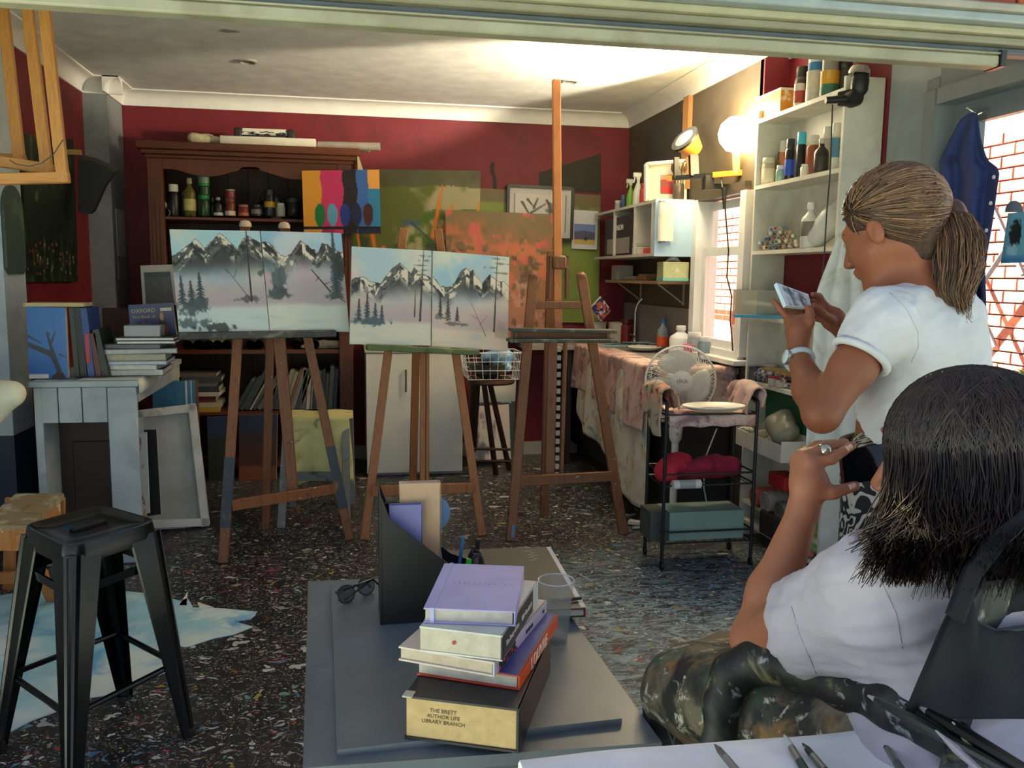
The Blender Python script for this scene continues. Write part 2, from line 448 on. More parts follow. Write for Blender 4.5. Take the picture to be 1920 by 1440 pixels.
# ================================================================== the setting
D = 6.58; XL = -1.70; XR = 2.15; XR2 = 2.29; ZC = 2.65
def floor_mat():
    m, nt, b = _new('splattered_floor'); v = _coord(nt)
    big = _noise(nt, v, 1.6, 5, 0.6, 0.4)
    col = _ramp(nt, big.outputs[0], [(0.3, L4((20,22,25))), (0.55, L4((34,35,37))), (0.75, L4((48,46,46)))])
    vs = _coord(nt, (7, 2.2, 1)); sc = _noise(nt, vs, 4.5, 8, 0.72, 1.6)
    f = _ramp(nt, sc.outputs[0], [(0.55, (0,0,0,1)), (0.70, (.6,.6,.6,1))]); col = _mix(nt, f, col, L4((92,94,94)))
    # wash of pale blue scuffs near the front right of the room
    sep = nt.nodes.new('ShaderNodeSeparateXYZ'); nt.links.new(v, sep.inputs[0])
    gx = nt.nodes.new('ShaderNodeMapRange'); gx.inputs[1].default_value = -0.2; gx.inputs[2].default_value = 0.7; nt.links.new(sep.outputs[0], gx.inputs[0])
    gy = nt.nodes.new('ShaderNodeMapRange'); gy.inputs[1].default_value = -0.1; gy.inputs[2].default_value = -1.0; nt.links.new(sep.outputs[1], gy.inputs[0])
    mu = nt.nodes.new('ShaderNodeMath'); mu.operation = 'MULTIPLY'; nt.links.new(gx.outputs[0], mu.inputs[0]); nt.links.new(gy.outputs[0], mu.inputs[1])
    n4 = _noise(nt, _coord(nt, (1.4, 3.4, 1)), 7, 8, 0.75, 1.5)
    f4 = _ramp(nt, n4.outputs[0], [(0.42, (0,0,0,1)), (0.60, (1,1,1,1))])
    mu2 = nt.nodes.new('ShaderNodeMath'); mu2.operation = 'MULTIPLY'; nt.links.new(f4, mu2.inputs[0]); nt.links.new(mu.outputs[0], mu2.inputs[1])
    col = _mix(nt, mu2.outputs[0], col, L4((140,168,182)))
    n5 = _noise(nt, _coord(nt, (2, 1, 1)), 3.1, 6, 0.7, 0.8)
    f5 = _ramp(nt, n5.outputs[0], [(0.56, (0,0,0,1)), (0.70, (.6,.6,.6,1))]); col = _mix(nt, f5, col, L4((100,60,78)))
    dv = _noise(nt, v, 9, 3)
    for i, (s, th, keep, cs) in enumerate(((15, 0.15, 0.20, None), (30, 0.19, 0.30, None), (62, 0.22, 0.34, None), (120, 0.22, 0.36, (140,140,138)), (9, 0.13, 0.10, (176,180,180)))):
        mp = nt.nodes.new('ShaderNodeMapping'); mp.inputs['Location'].default_value = (3.7*i, 1.3*i, 0); mp.inputs['Scale'].default_value = (1.0, 1.7, 1)
        mx = nt.nodes.new('ShaderNodeMix'); mx.data_type = 'RGBA'; mx.inputs[0].default_value = 0.13
        nt.links.new(v, mx.inputs[6]); nt.links.new(dv.outputs['Color'], mx.inputs[7]); nt.links.new(mx.outputs[2], mp.inputs[0])
        vo = nt.nodes.new('ShaderNodeTexVoronoi'); vo.inputs['Scale'].default_value = s; vo.voronoi_dimensions = '2D'; nt.links.new(mp.outputs[0], vo.inputs['Vector'])
        sp = nt.nodes.new('ShaderNodeSeparateColor'); nt.links.new(vo.outputs['Color'], sp.inputs[0])
        lt = nt.nodes.new('ShaderNodeMath'); lt.operation = 'LESS_THAN'; lt.inputs[1].default_value = keep; nt.links.new(sp.outputs[0], lt.inputs[0])
        rr = nt.nodes.new('ShaderNodeMath'); rr.operation = 'MULTIPLY'; rr.inputs[1].default_value = th*2; nt.links.new(sp.outputs[1], rr.inputs[0])
        ds = nt.nodes.new('ShaderNodeMath'); ds.operation = 'LESS_THAN'; nt.links.new(vo.outputs['Distance'], ds.inputs[0]); nt.links.new(rr.outputs[0], ds.inputs[1])
        an = nt.nodes.new('ShaderNodeMath'); an.operation = 'MULTIPLY'; nt.links.new(lt.outputs[0], an.inputs[0]); nt.links.new(ds.outputs[0], an.inputs[1])
        if cs is None:
            pal = _ramp(nt, sp.outputs[2], [(0, L4((150,148,142))), (0.3, L4((104,60,78))), (0.42, L4((168,148,60))), (0.5, L4((70,110,150))), (0.6, L4((190,196,196))), (0.8, L4((150,60,56))), (0.9, L4((96,150,160)))])
            nt.nodes[-1].color_ramp.interpolation = 'CONSTANT'
        else: pal = L4(cs)
        col = _mix(nt, an.outputs[0], col, pal)
    nt.links.new(col, b.inputs['Base Color']); b.inputs['Roughness'].default_value = 0.42
    _bump(nt, b, sc.outputs[0], 0.25, 0.004)
    return m
fl = MB().box((0.3, 4.45, -0.05), (4.6, 4.5, 0.10)).build('floor', floor_mat(), kind='structure', smooth=None)
MB().box((0.3, -4.8, -0.07), (16, 14.0, 0.10)).build('floor_patio', stained((96,104,92), [((84,90,80),0.42,3)], key='cool_bounce_paving'), kind='structure', smooth=None)  # unseen behind the camera; grey-green colour picked to cool the bounced fill light
MB().box((5.2, 7.3, -0.08), (5.6, 10.2, 0.10)).build('floor_side_yard', stained((176,170,158), [((150,146,134),0.42,3)], key='concrete'), kind='structure', smooth=None)
RED = stained((112,18,32), [((96,13,27),0.42,2.2), ((64,20,22),0.27,5.0)], rough=0.6, bump=0.08, key='red_wall_paint')
CEIL = stained((224,224,222), [((214,214,212),0.42,1.3), ((196,194,188),0.20,3.0)], rough=0.85, bump=0.05, key='ceiling_paint')
GREYW = stained((150,156,160), [((136,143,148),0.42,2.0)], rough=0.6, bump=0.06, key='grey_wall_paint')
OLIVE = stained((86,76,62), [((70,62,50),0.42,2.0)], rough=0.6, bump=0.06, key='dark_taupe_paint')
WHITE = mat((222,222,216), 0.5, vary=0.05)
MB().box((0.28, 4.55, ZC+0.03), (4.2, 4.26, 0.06)).build('ceiling', CEIL, kind='structure', smooth=None)
MB().box((0.25, 4.55, 2.92), (4.8, 4.7, 0.3)).build('roof', mat((120,110,104), 0.8), kind='structure', smooth=None)
MB().box((0.25, D+0.06, ZC/2), (4.3, 0.12, ZC)).build('wall_back', RED, kind='structure', smooth=None)
MB().box((XL-0.06, 5.63, ZC/2), (0.12, 1.9, ZC)).build('wall_left', RED, kind='structure', smooth=None)
MB().box((XL-0.25, 3.45, ZC/2), (0.12, 2.1, ZC)).build('wall_left_front', GREYW, kind='structure', smooth=None)
# pillar at the back left and the nearer one with a navy dado
MB().box((-1.625, 6.39, ZC/2), (0.15, 0.38, ZC)).build('wall_pillar_back', stained((128,134,138), [((110,116,120),0.42,3), ((80,84,86),0.26,7)], rough=0.6, bump=0.06), kind='structure', smooth=None)
pil = structure('wall_pillar_left', (-1.85, 4.64, 0))
part('upper_paint', stained((176,186,194), [((160,170,180),0.42,3), ((196,180,190),0.28,4), ((90,100,110),0.24,14)], rough=0.5, bump=0.06), pil,
     lambda mb: mb.box((-1.85, 4.64, (ZC+0.60)/2), (0.46, 0.28, ZC-0.60)), smooth=None)
part('navy_paint', mat((28,40,64), 0.5), pil, lambda mb: mb.box((-1.85, 4.64, 0.30), (0.462, 0.282, 0.60)), smooth=None)
# right wall: dark part with the window, red part behind the shelves, grey part with the glazed door
WY0, WY1, WZ0, WZ1 = 4.42, 5.15, 0.97, 1.88
def _wr(mb):
    mb.box((XR+0.06, (4.36+WY0)/2, ZC/2), (0.12, WY0-4.36, ZC)); mb.box((XR+0.06, (WY1+D)/2, ZC/2), (0.12, D-WY1, ZC))
    mb.box((XR+0.06, (WY0+WY1)/2, WZ0/2), (0.12, WY1-WY0, WZ0)); mb.box((XR+0.06, (WY0+WY1)/2, (WZ1+ZC)/2), (0.12, WY1-WY0, ZC-WZ1))
part('wall_right_window', OLIVE, None, _wr, kind='structure', smooth=None)
MB().box((XR2+0.06, 3.905, ZC/2), (0.12, 0.91, ZC)).build('wall_right_red', RED, kind='structure', smooth=None)
DY0, DY1, DZ = 2.45, 3.10, 2.13
def _wd(mb):
    mb.box((XR2+0.06, (DY1+3.45)/2, ZC/2), (0.12, 3.45-DY1, ZC)); mb.box((XR2+0.06, (DY0+DY1)/2, (DZ+ZC)/2), (0.12, DY1-DY0, ZC-DZ))
part('wall_right_door', GREYW, None, _wd, kind='structure', smooth=None)
# coved cornice, run by run
COVE = mat((222,220,216), 0.7, vary=0.05)
def cove(name, a, b, nrm, drop=0.10, out=0.10):
    a = Vector(a); b = Vector(b); n = Vector(nrm).normalized(); mb = MB()
    prof = [(0,0), (0,-drop), (0.012,-drop)] + [(0.012+(out-0.024)*(1-math.cos(t)), -drop+0.012+(drop-0.024)*math.sin(t)) for t in np.linspace(0, math.pi/2, 7)] + [(out,-0.008), (out,0)]
    mb.prism([a + n*p[0] + Vector((0,0,p[1])) for p in prof], b-a)
    return mb.build(name, COVE, kind='structure', smooth=0.6)
cove('trim_1', (XL, D, ZC), (XR, D, ZC), (0,-1,0)); cove('trim_2', (XL, 2.45, ZC), (XL, 6.2, ZC), (1,0,0))
cove('trim_3', (XL, 6.2, ZC), (-1.45, 6.2, ZC), (0,-1,0)); cove('trim_4', (-1.55, 6.1, ZC), (-1.55, D, ZC), (1,0,0))
cove('trim_5', (XR, 4.3, ZC), (XR, D, ZC), (-1,0,0)); cove('trim_6', (XR2, 2.45, ZC), (XR2, 4.4, ZC), (-1,0,0))
MB().box((0.3, D-0.012, 0.05), (4.0, 0.024, 0.10)).build('baseboard_back', mat((186,180,166), 0.6), kind='structure')
# recessed downlights
for px, py, lab in ((465, 115, 'small recessed ceiling downlight above the wooden dresser'), (1068, 152, 'small recessed ceiling downlight behind the tall easel mast')):
    c = P(px, py, Z=ZC); t = thing('downlight', lab, 'light', c, 'ceiling downlights')
    part('rim', mat((190,188,180), 0.35, 0.6), t, lambda mb: mb.lathe(c, [(0.052,0), (0.056,-0.006), (0.044,-0.010), (0.036,0.0)], 24))
    part('lens', mat((70,68,62), 0.25), t, lambda mb: mb.lathe(c, [(0.0,-0.004), (0.035,-0.003), (0.036,0.001)], 20))
# scratched mark in the ceiling paint
c = P(430, 58, Z=ZC)
part('ceiling_scuff', mat((150,142,128), 0.9), None, lambda mb: mb.prism([c+Vector((0.05*math.cos(a)*(1+0.4*math.sin(5*a)), 0.03*math.sin(a)*(1+0.3*math.cos(3*a)), 0)) for a in np.linspace(0, 6.0, 12)], (0,0,-0.002)), label='dark scuff of peeling paint on the ceiling', cat='scuff', smooth=None)

# window in the right wall
win = structure('window_1', (XR, (WY0+WY1)/2, WZ0)); WF = mat((232,234,232), 0.4, vary=0.04)
def _wf(mb):
    for y in (WY0+0.03, WY1-0.03): mb.box((XR+0.03, y, (WZ0+WZ1)/2), (0.144, 0.07, WZ1-WZ0))
    for z in (WZ0-0.01,): mb.box((XR+0.03, (WY0+WY1)/2, z), (0.138, WY1-WY0-0.05, 0.068))
part('window_frame', WF, win, _wf)
part('window_head', OLIVE, win, lambda mb: mb.box((XR+0.03, (WY0+WY1)/2, WZ1+.02), (0.136, WY1-WY0-0.04, 0.06)), smooth=None)
zmid = 1.56
def _sash(z0, z1, x):
    def f(mb):
        for y in (WY0+0.09, WY1-0.09): mb.box((x, y, (z0+z1)/2), (0.035, 0.05, z1-z0))
        for z in (z0+0.025, z1-0.025): mb.box((x, (WY0+WY1)/2, z), (0.031, WY1-WY0-0.2, 0.05))
    return f
for z0, z1, x in ((zmid-0.025, WZ1-0.02, XR+0.06), (WZ0+0.02, zmid+0.025, XR+0.025)):
    s_ = part('sash', WF, win, _sash(z0, z1, x))
    part('pane', glass((245,250,250), 0.93, 0.02, 'window_glass'), s_, lambda mb: mb.box((x, (WY0+WY1)/2, (z0+z1)/2), (0.004, WY1-WY0-0.2, z1-z0-0.08)), smooth=None)
part('window_sill', WF, win, lambda mb: mb.box((XR-0.03, (WY0+WY1)/2, WZ0-0.03), (0.12, WY1-WY0+0.08, 0.03), bev=0.004))
MB().box((XR-0.016, 5.36, 2.26), (0.03, 0.09, 0.58)).build('trim_7', wood((150,106,64),(170,124,78),2), kind='structure')
MB().box((XR-0.008, 5.83, 2.22), (0.014, 0.72, 0.5)).build('trim_8', mat((64,62,58), 0.5), kind='structure')

# glazed door in the right wall
dr = structure('door_1', (XR2, (DY0+DY1)/2, 0)); DG = mat((112,120,124), 0.5, vary=0.06)
def _df(mb):
    mb.box((XR2-0.005, DY1-0.03, DZ/2), (0.16, 0.07, DZ), bev=0.004); mb.box((XR2-0.005, (DY0+DY1)/2-.035, DZ-0.03), (0.156, DY1-DY0-.07, 0.06))
    mb.box((XR2-0.02, DY1+0.03, DZ/2+.03), (0.02, 0.08, DZ+0.06), bev=0.004); mb.box((XR2-0.02, (DY0+DY1)/2-.01, DZ+0.045), (0.016, DY1-DY0+0.0, 0.09))
part('door_frame', DG, dr, _df)
lf = part('door_leaf', DG, dr, lambda mb: (mb.box((XR2+0.02, 2.985, 1.05), (0.04, 0.15, 2.08)), mb.box((XR2+0.02, 2.50, 1.05), (0.04, 0.10, 2.08)),
     mb.box((XR2+0.02, 2.73, 2.045), (0.036, 0.36, 0.11)), mb.box((XR2+0.02, 2.73, 0.12), (0.036, 0.36, 0.22))))
part('pane', glass((246,250,250), 0.94, 0.02, 'door_glass'), lf, lambda mb: mb.box((XR2+0.02, 2.73, 1.1), (0.005, 0.38, 1.80)), smooth=None)

# raised garage door seen edge-on under the lintel
gd = thing('roller_door', 'raised cream and grey garage door edge spanning the top of the view', 'garage door', (0.2, 2.43, 2.05))
BY = 2.43; x0, x1 = -1.9, 1.955
CREAM = stained((150,146,122), [((134,128,104),0.42,3.5), ((120,112,90),0.2,14)], rough=0.5, bump=0.04, key='cream_metal')
def rail(nm, m_, z0, z1, y0, y1, xa=x0, xb=x1, bev=0.006):
    part(nm, m_, gd, lambda mb: mb.box(((xa+xb)/2, (y0+y1)/2, (z0+z1)/2), (xb-xa, y1-y0, z1-z0), bev=bev))
rail('bottom_rail', CREAM, 2.053, 2.088, BY-0.03, BY+0.03)
rail('door_slat', mat((150,146,126), 0.45), 2.088, 2.094, BY-0.036, BY+0.02)
rail('weather_strip', mat((78,86,92), 0.5), 2.092, 2.114, BY-0.02, BY+0.03, x0, 2.34)
rail('door_slat', mat((130,126,104), 0.45), 2.113, 2.136, BY-0.05, BY+0.02, x0, 2.34)
rail('door_slat', mat((160,154,126), 0.45), 2.135, 2.158, BY-0.07, BY+0.02, x0, 2.34)
rail('head_track', mat((140,150,150), 0.4), 2.157, 2.184, BY-0.11, BY+0.02, x0, 2.34)
rail('head_board', mat((150,146,132), 0.5), 2.183, 2.206, BY-0.13, BY+0.02, x0, 2.34)
part('end_bracket', mat((40,42,40), 0.4), gd, lambda mb: mb.prism([(1.955, BY-0.036, z) for z in (2.052,)] + [(1.955, BY-0.036, 2.10), (1.955, BY+0.035, 2.10), (1.955, BY+0.035, 2.05)], (0.018, 0, 0)))
# brick lintel over the opening
BRM = [stained(c, [((c[0]-30, c[1]-22, c[2]-14),0.4,16), ((c[0]+16,c[1]+26,c[2]+26),0.3,30)], rough=0.9, bump=0.3, key='brick') for c in ((182,92,58), (166,80,52), (196,112,76), (150,76,56))]
MORT = mat((190,184,172), 0.95, vary=0.1, scale=40)
lt = structure('wall_front_lintel', (0.2, 2.4, 2.2))
part('mortar', MORT, lt, lambda mb: mb.box((0.2, 2.42, 2.50), (4.6, 0.10, 0.58)), smooth=None)
bmesh_brick = MB().box((0,0,0), (0.23, 0.11, 0.076), bev=0.004).mesh('brick')
def brick(parent, c, r=0.0, mi=0, sx=1.0):
    o = bpy.data.objects.new('brick', bmesh_brick if mi == 0 else BMS[mi]); COL.objects.link(o); o.parent = parent
    o.location = Vector(c) - WO[parent.name]; o.rotation_euler = (0, 0, r); o.scale = (sx, 1, 1)
bmesh_brick.materials.append(BRM[0]); BMS = [bmesh_brick]
for m_ in BRM[1:]:
    q = bmesh_brick.copy(); q.materials.clear(); q.materials.append(m_); BMS.append(q)
for row in range(2):
    for i in range(19): brick(lt, (-2.0+i*0.24+(0.12 if row else 0), 2.408, 2.246+row*0.086), 0, random.randrange(4))

# outside: brick house wall beyond the side yard, lattice screen and greenery
BX = 4.60
bw = structure('wall_neighbour', (BX, 8, 0))
m_, nt_, b_ = _new('far_brickwork'); bt = nt_.nodes.new('ShaderNodeTexBrick'); bt.inputs['Scale'].default_value = 1.0
bt.inputs['Brick Width'].default_value = 0.24; bt.inputs['Row Height'].default_value = 0.086; bt.inputs['Mortar Size'].default_value = 0.005
bt.inputs['Color1'].default_value = L4((178,90,58)); bt.inputs['Color2'].default_value = L4((158,78,54)); bt.inputs['Mortar'].default_value = L4((190,184,172))
mp_ = nt_.nodes.new('ShaderNodeMapping'); mp_.inputs['Rotation'].default_value = (math.pi/2, 0, math.pi/2); tc_ = nt_.nodes.new('ShaderNodeTexCoord')
cb_ = nt_.nodes.new('ShaderNodeCombineXYZ'); sp_ = nt_.nodes.new('ShaderNodeSeparateXYZ'); nt_.links.new(tc_.outputs['Object'], sp_.inputs[0])
nt_.links.new(sp_.outputs[1], cb_.inputs[0]); nt_.links.new(sp_.outputs[2], cb_.inputs[1]); nt_.links.new(cb_.outputs[0], bt.inputs['Vector'])
nt_.links.new(bt.outputs[0], b_.inputs['Base Color']); b_.inputs['Roughness'].default_value = 0.9
part('brickwork', m_, bw, lambda mb: (mb.box((BX+0.16, 8.0, 1.6), (0.2, 9.0, 3.2)), ), smooth=None)
for (ya, yb, za, zb) in ((5.15, 6.35, 0.35, 2.45), (8.7, 11.4, 1.05, 2.25)):
    zz = za; row = 0
    while zz < zb:
        yy = ya + (0.12 if row % 2 else 0)
        while yy < yb: brick(bw, (BX+0.02, yy, zz), math.pi/2, random.randrange(4)); yy += 0.24
        zz += 0.086; row += 1
lat = thing('lattice_screen', 'white diamond lattice screen outside the glazed door', 'lattice', (3.6, 4.6, 0))
for k in range(22):
    for sg in (1, -1):
        a = Vector((3.6+0.012*sg, 4.0+k*0.075, 0.0 if sg > 0 else 0.62)); b2 = a + Vector((0, 0.62, 0.62*sg))
        part('lattice_strip', WHITE, lat, lambda mb: mb.bar(a, b2, 0.022, 0.008, (1,0,0)), smooth=None)
xb = thing('cross_brace', 'dark crossed metal rods in front of the outside brick wall', 'brace', (4.4, 5.6, 0.4))
for a, b2 in (((4.42,5.25,0.95),(4.42,5.85,1.75)), ((4.42,5.25,1.6),(4.42,5.95,0.75)), ((4.42,5.05,1.45),(4.42,5.4,1.95))):
    part('rod', mat((60,62,66), 0.5), xb, lambda mb: mb.cyl(a, b2, 0.018, n=8))
def leaf_clump(name, lab, c, rad, n, cols):
    root = thing(name, lab, 'shrub', (c[0], c[1], 0))
    part('stem', wood((70,50,34),(90,66,46)), root, lambda mb: [mb.tube([(c[0],c[1],0), (c[0]+0.1*math.cos(k*2.1), c[1]+0.1*math.sin(k*2.1), c[2]*0.6), (c[0]+rad*.6*math.cos(k*2.1), c[1]+rad*.6*math.sin(k*2.1), c[2])], [0.015,0.011,0.004], 5) for k in range(4)])
    mb = MB()
    for k in range(n):
        d = Vector(rng.normal(size=3)).normalized()*rad*random.random()**0.4; p = Vector(c)+Vector((d.x, d.y, d.z*0.9))
        R = Euler((random.uniform(-1,1), random.uniform(-1,1), random.uniform(0,6))).to_matrix(); s = random.uniform(0.03,0.06)
        mb.add([p+R@Vector(q) for q in ((0,-s,0), (s*.5,0,s*.12), (0,s,0), (-s*.5,0,s*.12))], [(0,1,2,3)])
    mb.build('foliage', stained(cols[0], [(cols[1],0.45,9)], rough=0.5, bump=0), root, kind='stuff', smooth=None)
leaf_clump('shrub', 'bright green shrub outside behind the dark-haired girl', (3.55, 3.95, 0.62), 0.36, 900, ((120,170,40),(70,130,30)))

# pale blue paint spill sheet on the floor under the stool
outl = [(0,1118),(30,1112),(75,1106),(150,1110),(240,1110),(300,1116),(338,1128),(352,1122),(362,1140),(420,1142),(482,1148),(470,1162),(440,1166),(474,1176),(440,1190),(400,1198),(350,1214),(330,1212),(330,1252),(300,1266),(262,1272),(232,1300),(160,1310),(120,1330),(60,1352),(10,1378),(-60,1400),(-90,1118)]
pts = [P(x, y, Z=0.001) for x, y in outl]
part('paint_sheet', stained((158,208,228), [((210,228,230),0.48,2.2), ((104,172,216),0.40,3.0), ((220,222,214),0.33,4.0), ((186,182,174),0.22,7)], rough=0.5, bump=0.12, key='pale_blue_paint', fine=25), None,
     lambda mb: mb.prism(pts, (0,0,0.003)), label='pale blue and white painted sheet flat on the floor under the black stool', cat='sheet', smooth=None)
for q, lab in (([(336,1136),(352,1110),(350,1136)], 'white torn paint flake standing nearest the pale blue sheet'), ([(370,1130),(402,1140),(374,1141)], 'white pointed paint flake right of the pale blue sheet')):
    part('paint_flake', mat((206,212,210), 0.6), None, lambda mb: mb.prism([P(x, y, Z=0.001) for x, y in q], (0,0,0.003)), label=lab, cat='paint flake', group='paint flakes on the floor', smooth=None)
# ================================================================== generic small things
def orient(xd, yd):
    x = Vector(xd).normalized(); y = Vector(yd); y = (y-x*y.dot(x)).normalized(); return Matrix((x, y, x.cross(y))).transposed()
def book(c, size, R, cover, label, pages=(214,206,188), group=None, cat='book', spine='-x', board=0.003, spine_col=None, soft=False):
    """size: width (x, spine side to fore edge), length (y), thickness (z)"""
    w_, l_, t_ = size; R = rotm(R); c = Vector(c); root = thing('book', label, cat, c, group)
    sx = -1 if spine == '-x' else 1; b = board
    cm = mat(cover, 0.45, vary=0.10, scale=14)
    def f(mb):
        mb.box(c+R@Vector((0,0,t_/2-b/2)), (w_, l_, b), R); mb.box(c+R@Vector((0,0,-t_/2+b/2)), (w_, l_, b), R)
    part('cover', cm, root, f, smooth=None)
    part('spine', mat(spine_col, 0.45) if spine_col else cm, root, lambda mb: mb.box(c+R@Vector((sx*(w_/2-b/2),0,0)), (b*1.2, l_, t_), R, bev=0.0012), smooth=None)
    ins = 0.002 if soft else 0.004
    part('pages', mat(pages, 0.85, vary=0.12, scale=60), root, lambda mb: mb.box(c+R@Vector((-sx*0.0015,0,0)), (w_-ins*2, l_-ins*2, t_-2*b), R), smooth=None)
    return root
def container(c, r, h, style, body, cap, label, group=None, cat='bottle', band=None, clear=False, axis=(0,0,1), n=18):
    """bottles, jars, cans and tubs standing with base centre c"""
    c = Vector(c); ax = Vector(axis).normalized(); names = {'bottle':'bottle','jar':'jar','can':'paint_can','tub':'tub','spray':'spray_bottle','slim':'bottle','aero':'spray_can'}
    root = thing(names[style], label, cat, c, group)
    bm = glass(body, 0.55, 0.08) if clear else mat(body, 0.35, vary=0.08)
    cm = mat(cap, 0.4, vary=0.06)
    if style == 'bottle':
        part('body', bm, root, lambda mb: mb.lathe(c, [(r*.9,0), (r,h*.03), (r,h*.58), (r*.9,h*.66), (r*.45,h*.76), (r*.36,h*.80), (r*.36,h*.86)], n, ax))
        part('cap', cm, root, lambda mb: mb.lathe(c, [(r*.42,h*.85), (r*.44,h*.86), (r*.42,h*.98), (r*.36,h)], n, ax))
    elif style == 'slim':
        part('body', bm, root, lambda mb: mb.lathe(c, [(r*.94,0), (r,h*.02), (r,h*.70), (r*.85,h*.76), (r*.7,h*.79)], n, ax))
        part('cap', cm, root, lambda mb: mb.lathe(c, [(r*.80,h*.77), (r*.82,h*.78), (r*.8,h*.98), (r*.74,h)], n, ax))
    elif style == 'jar':
        part('body', bm, root, lambda mb: mb.lathe(c, [(r*.9,0), (r,h*.05), (r,h*.72), (r*.86,h*.80)], n, ax))
        part('lid', cm, root, lambda mb: mb.lathe(c, [(r*.92,h*.79), (r*.95,h*.80), (r*.95,h*.98), (r*.9,h)], n, ax))
    elif style == 'can':
        part('body', bm, root, lambda mb: mb.lathe(c, [(r,0), (r*1.03,h*.015), (r,h*.03), (r,h*.96), (r*1.03,h*.975), (r*1.0,h*.99)], n, ax))
        part('lid', cm, root, lambda mb: mb.lathe(c, [(r*.99,h*.985), (r*.92,h), (r*.86,h*.985), (0,h*.985)], n, ax))
    elif style == 'tub':
        part('body', bm, root, lambda mb: mb.lathe(c, [(r*.86,0), (r*.9,h*.02), (r,h*.9)], n, ax))
        part('lid', cm, root, lambda mb: mb.lathe(c, [(r*1.05,h*.88), (r*1.06,h*.98), (r*.98,h)], n, ax))
    elif style == 'aero':
        part('body', bm, root, lambda mb: mb.lathe(c, [(r*.95,0), (r,h*.02), (r,h*.72), (r*.7,h*.77)], n, ax))
        part('cap', cm, root, lambda mb: mb.lathe(c, [(r*.9,h*.74), (r*.92,h*.76), (r*.9,h*.98), (r*.8,h)], n, ax))
    elif style == 'spray':
        part('body', bm, root, lambda mb: mb.lathe(c, [(r*.9,0), (r,h*.03), (r,h*.42), (r*.6,h*.60), (r*.34,h*.68), (r*.34,h*.78)], n, ax))
        nz = part('trigger_head', cm, root, lambda mb: (mb.box(c+Vector((-r*.25,0,h*.88)), (r*1.7, r*.7, h*.13), bev=r*.15), mb.cyl(c+Vector((0,0,h*.76)), c+Vector((0,0,h*.84)), r*.42, n=12), mb.bar(c+Vector((-r*.7,0,h*.84)), c+Vector((-r*.95,0,h*.68)), r*.3, r*.2)))
    if band:
        z0, z1, bc = band
        part('label_band', mat(bc, 0.5, vary=0.15, scale=30), root, lambda mb: mb.lathe(c, [(r*1.012,h*z0), (r*1.02,h*z0+0.001), (r*1.02,h*z1-0.001), (r*1.012,h*z1)], n, ax))
    return root
def cpx(x, ytop, ybase, wpx, Y, style, body, cap, label, **k):
    """container whose base centre is seen at (x, ybase) at distance Y"""
    b = P(x, ybase, Y=Y); t = P(x, ytop, Y=Y); dep = (np.array(b)-CAM)@fwd
    return container(b, wpx/2*dep/F, t.z-b.z, style, body, cap, label, **k)
def paint_tube(c, d, ln, r, cap, body, label, group):
    """crimped artists' tube lying along d"""
    c = Vector(c); d = Vector(d).normalized(); side = Vector((0,0,1)).cross(d).normalized(); u = d.cross(side)
    root = thing('paint_tube', label, 'paint tube', c, group)
    mb = MB(); secs = []; n = 8
    for t, rx, ry in ((0,1.15,.12), (.25,1.1,.55), (.6,1.0,.9), (.8,.95,.95), (.86,.4,.4)):
        o = len(mb.v)
        for k in range(n):
            a = 2*math.pi*k/n; mb.v.append(tuple(c + d*(ln*t) + side*math.cos(a)*r*rx + u*(math.sin(a)*r*ry)))
        secs.append(o)
    for a, b in zip(secs, secs[1:]): mb.f += [(a+k, a+(k+1)%n, b+(k+1)%n, b+k) for k in range(n)]
    mb.f += [tuple(range(n-1,-1,-1)), tuple(secs[-1]+k for k in range(n))]
    mb.build('tube_body', mat(body, 0.4, 0.1), root); part('cap', mat(cap, 0.5), root, lambda m2: m2.cyl(c+d*ln*.84, c+d*ln, r*.62, r*.58, 8))
    return root
def lean_board(name, corners_px, Y, label, cat, art, th=0.02, dY=(0,0,0,0), **k):
    q = [P(x, y, Y=Y+d) for (x, y), d in zip(corners_px, dY)]
    return panel(name, art, q[0], q[1], q[2], q[3], th, label, cat, **k)

# ================================================================== left side of the room
# wooden dresser
HY = 6.10; HX0, HX1 = -1.30, 0.02
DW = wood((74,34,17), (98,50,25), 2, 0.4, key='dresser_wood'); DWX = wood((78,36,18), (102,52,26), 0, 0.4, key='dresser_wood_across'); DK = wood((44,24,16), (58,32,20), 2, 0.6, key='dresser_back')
hu = thing('dresser', 'tall dark wooden dresser with open shelves against the red wall', 'dresser', ((HX0+HX1)/2, 6.34, 0))
for nm, w_, z0, z1, o in (('cornice', 0.0, 2.195, 2.245, 0.055), ('cornice', 0, 2.165, 2.197, 0.032), ('cornice', 0, 2.14, 2.167, 0.012)):
    part(nm, DWX, hu, lambda mb: mb.box(((HX0+HX1)/2, (HY-o+6.56)/2, (z0+z1)/2), (HX1-HX0+2*o, 6.56-HY+o, z1-z0), bev=0.006))
ap = [Vector((x, HY+0.004, 2.145)) for x in (HX1-0.02, HX0+0.02)]
for i in range(61):
    t = i/60; x = HX0+0.02+(HX1-HX0-0.04)*t; s = abs(2*t-1)
    dz = 0.085 - 0.028*math.cos(s*math.pi*2.2) - (0.018 if s < 0.10 else 0) + (0.03*max(0, s-0.75)/0.25)
    ap.append(Vector((x, HY+0.004, 2.145-dz)))
part('scalloped_apron', DWX, hu, lambda mb: mb.prism(ap, (0, 0.022, 0)), smooth=None)
for x in (HX0+0.05, HX1-0.05):
    ps = part('post', DW, hu, lambda mb: mb.box((x, HY+0.02, 1.075), (0.10, 0.045, 2.15), bev=0.004))
    for dx in (-0.025, 0, 0.025): part('flute', wood((74,34,18),(100,50,26),2), ps, lambda mb: mb.box((x+dx, HY-0.0035, 1.45), (0.012, 0.006, 0.95), bev=0.002))
